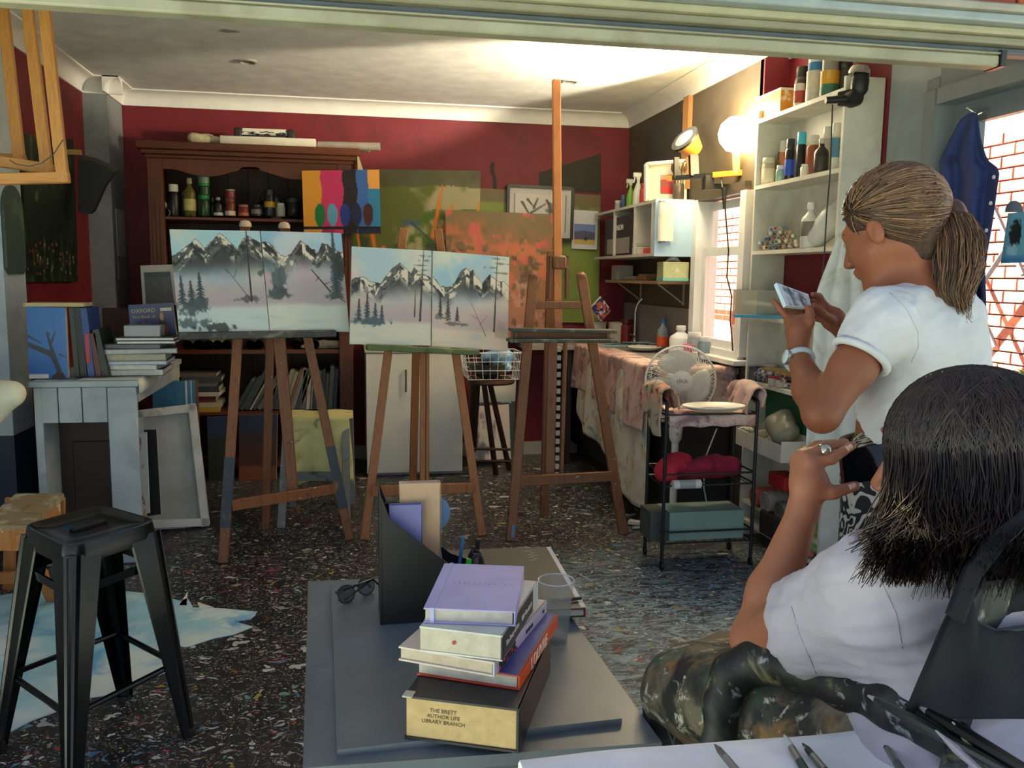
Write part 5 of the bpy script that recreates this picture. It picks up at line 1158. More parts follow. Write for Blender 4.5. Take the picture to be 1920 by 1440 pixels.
ar.blob(.52,.65,.14,.10,(176,200,206),.8,.5,.5); ar.blob(.66,.42,.08,.16,(80,84,86),.7,.6,.8)
fr = lean_board('framed_sketch',((953,348),(1074,354),(1071,450),(951,446)),6.52,'framed black and white sketch on the red wall behind the easel mast','picture',ar,dY=(.02,.02,0,0))
fq = [P(x,y,Y=6.52+d) for (x,y),d in zip(((953,348),(1074,354),(1071,450),(951,446)),(.02,.02,0,0))]
for i in range(4): part('frame_bar', mat((30,26,24),.4), fr, lambda mb: mb.bar(fq[i],fq[(i+1)%4],.022,.03,(0,1,0)))
ar = Art(40,56,(206,204,206)); ins = (ar.u>.08)&(ar.u<.9)&(ar.v>.36)&(ar.v<.88); ar.blend(ins*1.,(110,130,180)); ar.blend(ins*(ar.v>.52+.1*np.abs(ar.u-.5)),(80,80,104)); ar.blend(ins*(ar.v>.76),(196,166,90)); ar.blob(.55,.72,.10,.06,(50,56,60),1,.4,.4)
lean_board('landscape_print',((1072,393),(1122,396),(1119,468),(1072,466)),6.54,'small mounted landscape print with a lone tree, right of the easel mast','picture',ar,th=.004,dY=(0,0,-.005,-.005))
# ================================================================== kitchen bench along the right wall
MB().box(((XR+XR2)/2+.06, 4.37, ZC/2),(XR2-XR+.12,.05,ZC)).build('wall_right_step', RED, kind='structure', smooth=None)
KZ = .905; kb = thing('sink_bench', 'sink bench along the right wall, covered with stained cloths', 'bench', (1.9,5.5,0))
part('worktop', mat((150,146,140),.4), kb, lambda mb: mb.box((1.90,5.52,KZ-.02),(.49,2.08,.04),bev=.004))
part('carcass', mat((38,34,34),.7), kb, lambda mb: mb.box((1.93,5.54,.48),(.40,2.0,.76)),smooth=None)
part('plinth', mat((24,22,22),.8), kb, lambda mb: mb.box((1.95,5.54,.05),(.36,1.98,.10)),smooth=None)
part('splashback', mat((128,124,122),.3,vary=.06), kb, lambda mb: mb.box((XR-.008,5.86,1.06),(.014,1.40,.29)),smooth=None)
PK = stained((214,186,174),[((186,140,136),.48,5),((140,112,118),.42,8),((60,34,36),.33,14),((210,190,176),.35,6)],rough=.95,bump=.35,key='pink_stained_cloth',fine=140)
CR = stained((222,214,198),[((200,180,146),.46,5),((140,166,158),.41,6),((84,70,50),.33,12)],rough=.95,bump=.35,key='cream_stained_cloth',fine=140)
XE = 1.645
def drape(y0, y1, top_w, drop, amp, seed, name, m_, lab, nu=46, nv=36, xo=0.0):
    def f(u, v):
        y = y0+(y1-y0)*u; dr = drop(u); s = v*(top_w+dr); fo = amp*(math.sin(u*13+seed)+.6*math.sin(u*29+seed*2))
        if s < top_w: return Vector((XE+top_w-s-xo, y, KZ+.004+xo*.4+.003*math.sin(u*17+v*9)))
        d = s-top_w; k = min(1, d*5)
        return Vector((XE-.008-xo+fo*k-.05*d, y+.02*math.sin(d*6+u*4), KZ+.002+xo*.4-d))
    return cloth_sheet(f, nu, nv, .003, name, m_, label=lab, cat='cloth', group='cloths over the sink bench')
drape(4.50,6.05,.10,lambda u:.80-.36*u**1.5+.03*math.sin(u*9),.018,1,'drop_cloth',CR,'long cream stained cloth hanging down the front of the sink bench')
drape(4.53,6.15,.16,lambda u:.37-.06*u+.02*math.sin(u*7),.012,3,'drop_cloth',PK,'pink stained cloth laid over the cream one on the sink bench',xo=.012)
def _end(u, v):
    x = XE+.02+.46*u; s = v*.42
    if s < .12: return Vector((x,4.60-s,KZ+.006))
    d = s-.12; return Vector((x+.02*d,4.475-.012*math.sin(u*15)*min(1,d*6),KZ+.004-d*(1+.06*math.sin(u*5))))
cloth_sheet(_end,36,24,.003,'drop_cloth',PK,label='pink cloth hanging over the near end of the sink bench behind the fan',cat='cloth',group='cloths over the sink bench')
def onz(x, y, z): return P(x, y, Z=z)
# tap
tp = P(1190,634,Y=6.2); tp.z = KZ; ta = thing('tap', 'chrome gooseneck tap at the far end of the sink bench', 'tap', tp); CHR = mat((190,190,188),.18,.9)
pts = [tp+Vector((0,0,.03)),tp+Vector((0,0,.24))]+[tp+Vector((.10-.10*math.cos(t),-.02*t,.24+.12*math.sin(t))) for t in np.linspace(.15,math.pi,10)]+[tp+Vector((.20,-.065,.16))]
part('spout', CHR, ta, lambda mb: mb.tube(pts,.011,10)); part('base', CHR, ta, lambda mb: mb.lathe(tp,[(.026,0),(.028,.01),(.018,.04),(.014,.06)],16)); part('lever', CHR, ta, lambda mb: mb.bar(tp+Vector((0,-.01,.05)),tp+Vector((-.05,-.05,.075)),.012,.01))
gk = 'bottles on the sink bench'
def bpx(x, yt, yb, w_, Y, st, bc, cc, lab, **k):
    b = P(x,yb,Y=Y); t = P(x,yt,Y=Y); dep = (np.array(b)-CAM)@fwd; h = t.z-b.z; b.z = KZ+.001
    b.x = min(b.x, XR-.02-w_/2*dep/F)
    return container(b, w_/2*dep/F, h, st, bc, cc, lab, group=gk, **k)
bpx(1252,578,640,22,5.55,'bottle',(206,222,230),(60,110,160),'clear plastic drink bottle with a blue cap and orange label on the bench',clear=True,band=(.15,.45,(226,90,40)))
bpx(1272,603,642,18,5.35,'bottle',(190,200,216),(40,52,90),'small clear bottle with a dark blue cap beside the drink bottle',clear=True,band=(.1,.3,(196,60,90)))
bpx(1292,628,656,22,5.00,'tub',(214,50,110),(230,90,150),'bright pink tub on the bench behind the fan')
bpx(1313,594,652,42,5.15,'bottle',(226,230,232),(226,228,230),'large translucent white jug on the bench by the window')
bpx(1340,606,656,26,5.0,'jar',(196,206,214),(210,216,220),'clear plastic tub on the bench next to the white jug',clear=True)
bpx(1362,612,658,24,4.85,'jar',(176,196,206),(200,210,216),'clear water jar on the bench nearest the shelves',clear=True)
bpx(1193,590,634,13,6.35,'slim',(206,204,196),(220,218,210),'thin white soap bottle beside the tap')
bpx(1214,592,636,26,6.30,'slim',(130,34,34),(96,30,30),'dark red bottle behind the tap')
bpx(1121,590,628,30,6.38,'tub',(206,204,192),(190,186,172),'small white tub left of the tap behind the easel tray'); bpx(1159,597,634,38,6.36,'can',(214,206,186),(196,188,168),'wide cream tin left of the tap')
part('sink_shelf', mat((150,146,140),.4), None, lambda mb: mb.box((1.47,6.34,KZ-.02),(.42,.44,.04),bev=.004), label='grey bench return in the back corner under the tubs', cat='worktop')
MB().box((1.60,6.36,.44),(.03,.4,.86)).build('bench_return_panel', mat((40,36,36),.7), label='dark upright panel under the corner worktop', cat='panel')
q = [P(x,y,Y=6.25) for x,y in ((1108,578),(1128,556),(1146,582),(1128,602))]
ar = Art(30,30,(40,50,110)); ar.blend(fbm(ar.u,ar.v,6,3)>.5,(206,96,60)); ar.blend(fbm(ar.u,ar.v,7,9)>.62,(220,210,196))
panel('paint_packet', ar, *q, .05, 'blue and orange packet tipped on top of the white tub', 'packet')
# plates, brushes on the bench
def plate(c, r, lab, m_=None, paint=None, cat='plate', sq=1.0, h=.022, group='paint plates', ry=None):
    t = thing('paint_plate', lab, cat, c, group); prof = [(.0,.0),(r*.62,.0),(r*.8,.006),(r,h),(r*.985,h+.003),(r*.78,.010),(r*.6,.004),(.0,.004)]
    o = part('dish', m_ or mat((226,226,220),.35), t, lambda mb: mb.lathe(c,prof,32))
    if paint: part('paint_smear', stained(paint,[((226,226,220),.4,30)],rough=.3), t, lambda mb: mb.lathe(Vector(c)+Vector((0,0,.0042)),[(.0,.002),(r*.5,.0015),(r*.55,0)],20))
    return t
for x,y,lab,pc in ((1208,656,'white paint plate near the front edge of the sink bench',(120,130,140)),(1232,648,'white paint plate in the middle of the sink bench',(150,160,170))):
    c = P(x,y,Z=KZ+.012); plate(c,.115,lab,paint=pc)
gbr = 'brushes and sticks on the sink bench'
for i in range(12):
    c = P(1150+i*7,650-i*.6,Z=KZ+.025); a_ = random.uniform(-.5,.5); d = Vector((math.cos(a_),math.sin(a_)*.9,0))
    t = thing('paint_brush','paintbrush in the heap on the sink bench','brush',c,gbr); cc = random.choice(((70,120,140),(90,140,150),(40,60,70),(160,170,170)))
    A = c-d*.12; B = c+d*.07; B2 = c+d*.09; B3 = c+d*.12; z = Vector((0,0,.004*(i%4)))
    part('handle', mat(cc,.4), t, lambda mb: mb.tube([A+z,c+z,B+z],[.002,.005,.004],6)); part('ferrule', mat((170,170,166),.3,.8), t, lambda mb: mb.cyl(B+z,B2+z,.0042,n=6)); part('bristles', mat((60,48,36),.9), t, lambda mb: mb.tube([B2+z,B3+z],[.005,.002],6))
# palette sheet standing by the window
q = [P(x,y,Y=4.75) for x,y in ((1372,585),(1398,590),(1392,630),(1372,645))]; ar = Art(20,30,(196,196,180)); ar.blend(fbm(ar.u,ar.v,7,3)>.55,(110,120,116)); ar.blend((ar.u<.3)&(ar.v<.4),(214,84,40))
panel('palette_card', ar, *q, .01, 'paint-smeared palette card hanging by the window', 'palette')

# ================================================================== wall cupboard with open cells
UX0, UY0, UY1, UZ0, UZ1 = 1.865, 5.17, 6.50, 1.537, 1.885
wu = thing('wall_cupboard', 'open white wall cupboard with a blue end panel beside the window', 'cupboard', (2.0,5.8,UZ0))
WP = mat((196,192,182),.5,vary=.06)
part('top_panel', WP, wu, lambda mb: mb.box(((UX0+XR)/2,(UY0+UY1)/2,UZ1-.009),(XR-UX0,UY1-UY0,.018)),smooth=None); part('bottom_panel', WP, wu, lambda mb: mb.box(((UX0+XR)/2,(UY0+UY1)/2,UZ0+.009),(XR-UX0,UY1-UY0,.018)),smooth=None)
for px in (1232,1188,1150):
    y = max(UY0+.05, min(6.48, P(px,430,X=UX0).y)); part('divider', WP, wu, lambda mb: mb.box(((UX0+XR)/2,y,(UZ0+UZ1)/2),(XR-UX0-.002,.018,UZ1-UZ0-.036)),smooth=None)
part('end_panel', mat((168,200,228),.35,vary=.04), wu, lambda mb: mb.box(((UX0+XR)/2,UY0-.008,(UZ0+UZ1)/2),(XR-UX0,.016,UZ1-UZ0+.004)),smooth=None)
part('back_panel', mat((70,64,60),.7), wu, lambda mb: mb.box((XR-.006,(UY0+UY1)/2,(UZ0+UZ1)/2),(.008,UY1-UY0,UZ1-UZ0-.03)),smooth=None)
pr_ = thing('paper_towel_roll','white paper towel roll fixed upright on the blue cupboard end','paper roll',P(1245,452,Y=5.10)); pb = P(1243,452,Y=5.115); pt_ = P(1243,380,Y=5.115)
part('roll', mat((232,228,218),.9), pr_, lambda mb: mb.lathe(pb,[(.012,0),(.036,0),(.036,pt_.z-pb.z),(.012,pt_.z-pb.z),(.012,0)],18)); part('loose_sheet', mat((236,232,224),.9), pr_, lambda mb: mb.box(pb+Vector((.045,.01,(pt_.z-pb.z)/2)),(.05,.002,pt_.z-pb.z),(0,0,10))); part('bracket', mat((150,150,146),.4), pr_, lambda mb: (mb.box(pb+Vector((0,.022,-.008)),(.03,.05,.008)),mb.box(pt_+Vector((0,.022,.008)),(.03,.05,.008))))
zc_ = UZ0+.019
def pad(x0, x1, yt, lab, col, rx, txt=None):
    y0 = P(x0,450,X=UX0+.02).y; y1 = P(x1,450,X=UX0+.02).y; h = .27
    t = thing('drawing_pad', lab, 'drawing pad', (UX0+.1,(y0+y1)/2,zc_), 'drawing pads in the wall cupboard')
    part('cover', mat(col,.5), t, lambda mb: mb.box((UX0+rx,(y0+y1)/2,zc_+h/2),(.02,abs(y0-y1),h)),smooth=None); part('pages', mat((214,206,184),.9), t, lambda mb: mb.box((UX0+rx+.016,(y0+y1)/2,zc_+h/2),(.012,abs(y0-y1)-.01,h-.01)),smooth=None)
    if txt: text(txt,'lettering',mat((226,226,222),.5),t,(UX0+rx-.011,(y0+y1)/2,zc_+h*.72),(0,-1,0),(0,0,1),.055)
    if txt: part('cover_band', mat((150,146,140),.6), t, lambda mb: mb.box((UX0+rx-.0105,(y0+y1)/2,zc_+h*.25),(.002,abs(y0-y1)*.8,h*.4)),smooth=None)
pad(1186,1134,410,'black drawing pad lettered in white in the far cell of the wall cupboard',(34,34,38),.03,'CANSON')
pad(1184,1140,410,'cream drawing pad behind the black one in the wall cupboard',(206,190,150),.075)
for x,w_,h,c_,lab in ((1200,.10,.05,(206,200,190),'white box low in the near cell of the wall cupboard'),(1214,.09,.035,(190,60,60),'small red box in the near cell of the wall cupboard'),(1212,.10,.03,(176,170,160),'grey lid on the white box in the wall cupboard')):
    y = P(x,470,X=UX0+.06).y; z = zc_+(.051 if 'lid' in lab else 0)
    if 'lid' in lab: y = P(1200,470,X=UX0+.06).y
    if 'red' in lab: y = P(1221,470,X=UX0+.06).y
    part('small_box', mat(c_,.6), None, lambda mb: mb.box((UX0+.08,y,z+h/2),(.12,w_,h),bev=.004), label=lab, cat='box', group='boxes in the wall cupboard')
# on top of the cupboard
zt5 = UZ1+.001; gt = 'bottles on the wall cupboard'
def top(x, h, r, st, bc, cc, lab, X=1.97, **k):
    y = P(x,370,X=X).y; return container((X,min(y,6.45),zt5), r, h, st, bc, cc, lab, group=gt, **k)
top(1158,.10,.024,'jar',(180,176,168),(210,206,196),'small white jar at the far end of the wall cupboard top',X=2.03); top(1169,.13,.02,'slim',(60,84,130),(90,120,170),'slim blue bottle on the wall cupboard top',X=2.03)
top(1182,.24,.03,'spray',(120,170,60),(206,206,200),'green spray bottle on the wall cupboard top',X=2.02); top(1196,.26,.035,'spray',(196,204,190),(220,220,214),'white spray bottle on the wall cupboard top',X=2.0); top(1207,.16,.028,'slim',(170,50,40),(150,60,40),'red bottle next to the white picture frame on the cupboard top',X=2.0)
pq = [P(x,y,Y=5.34) for x,y in ((1212,302),(1284,296),(1283,372),(1212,372))]; dz_ = zt5-pq[3].z; pq = [Vector((p.x,p.y,p.z+dz_*(1 if i>1 else 1))) for i,p in enumerate(pq)]; pq[2].z = pq[3].z = zt5+.001
ar = Art(60,60,(206,196,176)); ins = (abs(ar.u-.56)<.20)&(abs(ar.v-.56)<.24); ar.blend(ins*1.,(120,60,56)); ar.blend(ins*(fbm(ar.u,ar.v,9,3)>.5),(170,30,40)); ar.blend(ins*(ar.v<.44),(150,120,100))
fp = panel('framed_flowers', ar, *pq, .02, 'white framed picture of red flowers on the wall cupboard top', 'picture')
for i in range(4): part('frame_bar', mat((220,214,200),.5), fp, lambda mb: mb.bar(pq[i],pq[(i+1)%4],.02,.035,(0,1,0)))
jb = Vector((2.055,5.27,zt5)); jr = thing('brush_jar','jar of dark brushes standing behind the work light on the cupboard top','jar',jb)
part('jar', mat((74,66,56),.4), jr, lambda mb: mb.lathe(jb,[(.03,0),(.036,.01),(.036,.10),(.03,.11)],16))
for k in range(9):
    a_ = k*.7; d = Vector((.028*math.cos(a_),.028*math.sin(a_),0)); part('brush', mat((50+6*k,40+4*k,34),.6), jr, lambda mb: mb.tube([jb+d*.4+Vector((0,0,.02)),jb+d*1.2+Vector((0,0,.17)),jb+d*1.5+Vector((0,0,.2)),jb+d*1.6+Vector((0,0,.235))],[.003,.003,.011,.004],6))
# lower shelf with brackets
LZ = P(1240,527,X=1.93).z; ls = thing('wall_shelf','narrow wooden shelf under the wall cupboard','shelf',(2.0,5.8,LZ))
part('board', wood((150,120,92),(176,146,114),1,.5), ls, lambda mb: mb.box((2.04,5.83,LZ-.010),(.22,1.16,.02),bev=.002))
for y in (5.35,6.2): part('bracket', mat((150,146,140),.4), ls, lambda mb: (mb.bar((XR-.004,y,LZ-.02),(XR-.004,y,LZ-.16),.02,.008,(1,0,0)),mb.bar((XR,y,LZ-.15),(1.97,y,LZ-.022),.018,.006,(0,0,1))))
gs_ = 'boxes on the narrow wall shelf'
for px, (dx,dy,h), c_, nm, lab in ((1153,(.12,.16,.11),(190,184,172),'carton','white carton at the far end of the narrow wall shelf'),(1182,(.12,.14,.03),(176,166,150),'flat_box','flat cream box on the narrow wall shelf'),(1210,(.13,.16,.045),(150,110,80),'flat_box','low brown box on the narrow wall shelf'),(1287,(.05,.06,.06),(50,110,190),'packet','blue packet at the near end of the narrow wall shelf')):
    y = min(6.3,max(5.29,P(px,515,X=1.99).y)); part(nm, mat(c_,.7), None, lambda mb: mb.box((2.03,y,LZ+h/2+.001),(dx,dy,h),bev=.004), label=lab, cat='box', group=gs_)
ty = P(1250,515,X=1.98).y; tb = thing('tissue_box','pale green tissue box on the narrow wall shelf','tissue box',(2.02,ty,LZ)); part('carton', stained((190,196,150),[((214,216,190),.42,12)]), tb, lambda mb: mb.box((2.02,ty,LZ+.061),(.17,.115,.12),bev=.003)); part('carton_base', mat((120,190,180),.6), tb, lambda mb: mb.box((2.02,ty,LZ+.011),(.172,.117,.018)))
part('tissue', mat((226,228,226),.95), tb, lambda mb: mb.grid(lambda u,v: Vector((2.02+(u-.5)*.1,ty+(v-.5)*.05,LZ+.118+.04*math.sin(u*math.pi)*(.6+.4*math.sin(v*9)))),9,7),smooth=3.2)

# ================================================================== twin work light
lampA = P(1252,335,Y=4.86); lampB = P(1393,324,Y=4.58); wl = thing('work_light','twin work light on a black bar above the window, one head switched on','work light',lampA.lerp(lampB,.5))
BK = mat((26,26,26),.5); OR = mat((226,130,40),.45)
part('bar', BK, wl, lambda mb: mb.bar(lampA,lampB,.03,.025)); 
for c in (lampA,): part('end_cap', OR, wl, lambda mb: mb.bar(c,c+(lampB-lampA).normalized()*.03,.034,.029))
part('grip', OR, wl, lambda mb: mb.bar(lampA.lerp(lampB,.62),lampB,.036,.03))
part('wall_bracket', BK, wl, lambda mb: (mb.bar(lampA.lerp(lampB,.55),lampA.lerp(lampB,.55)+Vector((.0,0,-.08)),.05,.05,(0,1,0)), mb.bar(lampA.lerp(lampB,.55)+Vector((0,0,-.06)),(XR,lampA.lerp(lampB,.55).y,lampA.lerp(lampB,.55).z-.06),.03,.03)))
hc = P(1292,270,Y=4.84); hn = Vector((-.75,-.25,.62)).normalized()
hd = part('lamp_head', mat((214,140,56),.5), wl, lambda mb: mb.lathe(hc,[(.035,-.07),(.05,-.06),(.075,.02),(.082,.04),(.074,.04),(.05,-.03),(.0,-.035)],20,hn))
part('head_rim', BK, hd, lambda mb: mb.lathe(hc,[(.080,.03),(.09,.035),(.09,.048),(.076,.05)],20,hn)); part('head_glass', glass((226,226,220),.5,.1), hd, lambda mb: mb.lathe(hc,[(.078,.042),(.04,.06),(.0,.066)],20,hn))
part('yoke', BK, wl, lambda mb: (mb.bar(P(1268,295,Y=4.83),lampA.lerp(lampB,.12),.03,.02,(0,1,0)), mb.bar(P(1300,292,Y=4.80),lampA.lerp(lampB,.36),.05,.03,(0,1,0))))
bc_ = P(1381,252,Y=4.56); part('lit_bulb', emit((255,226,150),14), wl, lambda mb: mb.lathe(bc_,[(.0,-.10),(.055,-.085),(.09,-.04),(.10,.005),(.085,.055),(.045,.09),(.0,.10)],20),smooth=3.2)  # bulb drawn oversized to stand in for its glare
part('socket', mat((226,210,160),.5), wl, lambda mb: mb.cyl(bc_-Vector((0,0,.08)),lampA.lerp(lampB,.92),.02,n=12))
pl = bpy.data.lights.new('work_light_glow','POINT'); pl.energy = 5.0; pl.color = (1.0,.82,.54); pl.shadow_soft_size = .09
ps_ = bpy.data.lights.new('work_light_beam','SPOT'); ps_.energy = 85; ps_.color = (1.0,.86,.62); ps_.spot_size = math.radians(68); ps_.spot_blend = .25; ps_.shadow_soft_size = .05
so_ = bpy.data.objects.new('work_light_beam',ps_); COL.objects.link(so_); so_.parent = wl; so_.location = bc_+Vector((-.08,-.02,.10))-WO[wl.name]; so_.rotation_euler = (bc_-P(1135,120,Z=ZC)).to_track_quat('Z','Y').to_euler()
po = bpy.data.objects.new('work_light_glow',pl); COL.objects.link(po); po.parent = wl; po.location = bc_+Vector((-.10,-.10,.06))-WO[wl.name]
part('power_cable', mat((36,34,34),.5), None, lambda mb: mb.tube([lampA.lerp(lampB,.72)-Vector((0,0,.02))]+[P(x,y,Y=4.55) for x,y in ((1358,372),(1362,420),(1366,470),(1363,520),(1372,556),(1369,600),(1373,640),(1374,664))],.0045,6), label='dark power cable hanging from the work light past the window', cat='cable')
part('cable_plug', mat((30,28,28),.5), None, lambda mb: mb.tube([P(1358,352,Y=4.57),P(1358,392,Y=4.55)],[.018,.008],8), label='black plug joint on the cable below the work light', cat='plug')

# ================================================================== white shelf unit on the right
SX0, SY0, SY1 = 2.10, 3.485, 4.31
su = thing('shelf_unit','tall white open shelf unit packed with art supplies against the right wall','shelves',(2.19,3.9,0)); SWH = stained((214,212,200),[((196,192,178),.42,3),((90,84,78),.17,26)],rough=.5,bump=.05,key='white_shelf_paint')
for y in (SY0+.009,SY1-.009): part('side_panel', SWH, su, lambda mb: mb.box(((SX0+XR2)/2-.002,y,1.135),(XR2-SX0-.004,.018,2.27)),smooth=None)
SZ = [2.224,1.886,1.548,1.205,.861,.52,.10]
for z in SZ: part('shelf_board', SWH, su, lambda mb: mb.box(((SX0+XR2)/2-.002,(SY0+SY1)/2,z-.010),(XR2-SX0-.004,SY1-SY0-.036,.020)),smooth=None)
for za,zb2 in ((.10,.50),(.53,.84),(.87,1.185),(1.555,1.866),(1.892,2.204)): part('back_panel', SWH, su, lambda mb: mb.box((XR2-.008,(SY0+SY1)/2,(za+zb2)/2),(.008,SY1-SY0-.04,zb2-za)),smooth=None)
def sh(x, w_, hp, zi, st, bc, cc, lab, X=2.185, group='bottles on the white shelves', **k):
    z = SZ[zi]+.001; y = P(x,330,X=X).y if zi < 2 else P(x,500,X=X).y; y = min(SY1-.05,max(SY0+.05,y)); dep = (np.array((X,y,z))-CAM)@fwd
    return container((X,y,z), w_/2*dep/F, hp*dep/F, st, bc, cc, lab, group=group, **k)
# top
oy0, oy1 = P(1478,180,X=2.16).y, P(1432,190,X=2.16).y; bxo = thing('carton','orange and white carton at the far end of the shelf top','box',(2.19,(oy0+oy1)/2,SZ[0])); part('box', stained((220,150,60),[((236,226,196),.38,10)],rough=.5), bxo, lambda mb: mb.box((2.19,(oy0+oy1)/2,SZ[0]+.06),(.14,abs(oy1-oy0),.115),bev=.003)); part('lid', mat((226,216,190),.6), bxo, lambda mb: mb.box((2.19,(oy0+oy1)/2,SZ[0]+.119),(.144,abs(oy1-oy0)+.004,.012)))
sh(1491,20,44,0,'can',(206,196,186),(220,216,206),'small white and red tin on the shelf top',band=(.2,.7,(170,70,60)),X=2.15)
for x,w_,c1,c2,l1,l2,X_ in ((1518,30,(206,200,180),(210,214,216),'cream paint tin on the shelf top, lower of a pair','white and blue tin stacked on the cream one',2.17),(1546,34,(214,160,50),(150,140,130),'yellow paint tin on the shelf top','grey tin stacked on the yellow one',2.17)):
    r = sh(x,w_,60 if x<1530 else 50,0,'can',c1,(170,166,156),l1,X=X_,band=(.1,.5,(190,190,180) if x<1530 else (60,110,90))); h_ = (60 if x<1530 else 50)*3.85/F
    container(Vector(r.location)+Vector((0,0,h_+.001)),w_*.45*3.85/F,.075,'can',c2,(190,190,184),l2,group='bottles on the white shelves',band=(.1,.6,(60,130,180)) if x<1530 else None)
sh(1494,26,86,0,'slim',(56,54,48),(40,40,38),'dark bottle at the back of the shelf top',X=2.235); sh(1572,30,70,0,'jar',(70,66,56),(60,58,52),'dark jar at the near end of the shelf top',X=2.24)
# second shelf
for a in ((1440,24,50,'jar',(176,170,140),(206,200,184),'wide pale jar with a printed label, far end of the second shelf',dict(band=(.1,.6,(206,200,176)),X=2.15)),(1444,22,62,'slim',(120,112,70),(70,66,50),'olive bottle behind the wide pale jar on the second shelf',dict(X=2.23)),(1462,15,30,'slim',(150,190,170),(226,224,214),'short mint green bottle on the second shelf',dict(X=2.13)),(1468,18,82,'aero',(196,120,90),(214,206,196),'tall terracotta spray can on the second shelf',dict(X=2.23)),(1480,19,76,'slim',(36,34,38),(50,48,50),'black bottle with blue bands on the second shelf',dict(X=2.15,band=(.12,.5,(40,80,190)))),(1500,18,86,'aero',(34,34,38),(70,190,220),'black spray can with a bright cyan cap on the second shelf',dict(X=2.17)),(1522,26,78,'slim',(150,84,56),(226,222,210),'brown bottle with a wide white cap on the second shelf',dict(X=2.2)),(1508,15,22,'slim',(226,222,206),(230,228,216),'tiny white bottle at the front of the second shelf',dict(X=2.125)),(1538,26,66,'bottle',(48,42,40),(196,190,176),'square-shouldered black bottle on the second shelf',dict(X=2.16,band=(.1,.5,(60,50,46)))),(1548,20,92,'slim',(210,206,196),(220,218,206),'tall white bottle at the back of the second shelf',dict(X=2.24)),(1564,18,90,'aero',(190,196,190),(214,212,200),'white can with red and teal bands at the near end of the second shelf',dict(X=2.18,band=(.3,.7,(70,130,160))))):
    sh(a[0],a[1],a[2],1,a[3],a[4],a[5],a[6],**a[7])
# third shelf: heap of tubes, white bottle, painty bag
TC = ((70,60,54),(150,60,50),(60,80,120),(200,190,170),(190,150,70),(90,110,80),(130,120,110),(220,214,200)); n_t = 0
def heap(zi, xa, xb, n, rows, lab, grp):
    ya, yb = P(xa,500,X=2.12).y, P(xb,500,X=2.12).y; k = 0
    for row in range(rows):
        m_ = n-2*row
        for c in range(m_):
            t = (c+.5+row)/n; y = min(SY1-.06, ya+(yb-ya)*t)+random.uniform(-.006,.006); d = Vector((-.55+random.uniform(-.2,.2),-.83,random.uniform(-.08,.08)))
            paint_tube((2.155+random.uniform(-.012,.012),y+.02,SZ[zi]+.016+row*.0225), d, random.uniform(.05,.07), random.uniform(.0115,.0145), random.choice(TC), random.choice(((170,164,152),(200,194,180),(150,146,140),(206,160,110),(120,150,180))), lab, grp); k += 1
heap(2,1414,1490,14,5,'paint tube in the heap on the third shelf','paint tubes on the third shelf')
wbp = sh(1515,34,84,2,'bottle',(226,224,214),(230,228,220),'large white paint bottle with a grey label on the third shelf',X=2.14,band=(.26,.58,(120,116,108)))
by_ = P(1548,440,X=2.19).y
sdf_object([('c',(2.16,by_+.02,SZ[2]+.05),(2.20,by_-.02,SZ[2]+.12),.05,.06,.04),('c',(2.2,by_-.02,SZ[2]+.12),(2.24,by_-.05,SZ[2]+.22),.05,.03,.04)],.008,'plastic_bag',stained((214,214,206),[((110,120,150),.28,22),((190,50,46),.22,16)],rough=.4),cuts=[((0,0,SZ[2]+.002),(0,0,-1))],label='white paint-speckled bag on the third shelf',cat='bag')
# fourth shelf
t4y = P(1430,560,X=2.13).y
ct = thing('plastic_tub','clear plastic tub of brushes on the fourth shelf','tub',(2.10,t4y,SZ[3])); part('tub_wall', glass((222,222,214),.62,.2), ct, lambda mb: [mb.box(c,s) for c,s in (((2.03,t4y,SZ[3]+.075),(.003,.28,.13)),((2.19,t4y,SZ[3]+.075),(.003,.28,.13)),((2.11,t4y-.14,SZ[3]+.075),(.16,.003,.13)),((2.11,t4y+.14,SZ[3]+.075),(.16,.003,.13)))],smooth=None); part('tub_floor', glass((200,200,190),.35,.2), ct, lambda mb: mb.box((2.11,t4y,SZ[3]+.010),(.16,.28,.004)),smooth=None)
sdf_object([('c',(2.07,t4y-.1,SZ[3]+.045),(2.1,t4y+.1,SZ[3]+.05),.03,.034,.02),('c',(2.14,t4y-.08,SZ[3]+.045),(2.14,t4y+.1,SZ[3]+.05),.03,.03,.02)],.008,'crumpled_wrap',stained((150,160,150),[((90,110,110),.42,14),((196,196,186),.4,20)],rough=.6),disp=lambda c:.01*(fbm(c[:,0]*2,c[:,1]+c[:,2],26,3)-.5),label='crumpled wrappers inside the clear tub on the fourth shelf',cat='wrapping')
part('blue_board', mat((50,140,180),.5), None, lambda mb: mb.bar(Vector((1.93,4.12,SZ[3]+.008)),Vector((2.25,3.92,SZ[3]+.008)),.05,.014,(0,0,1)), label='bright blue stick poking out from under the clear tub', cat='stick')
sh(1548,26,50,3,'bottle',(60,44,38),(70,64,60),'dark brown bottle at the near end of the fourth shelf',X=2.18)
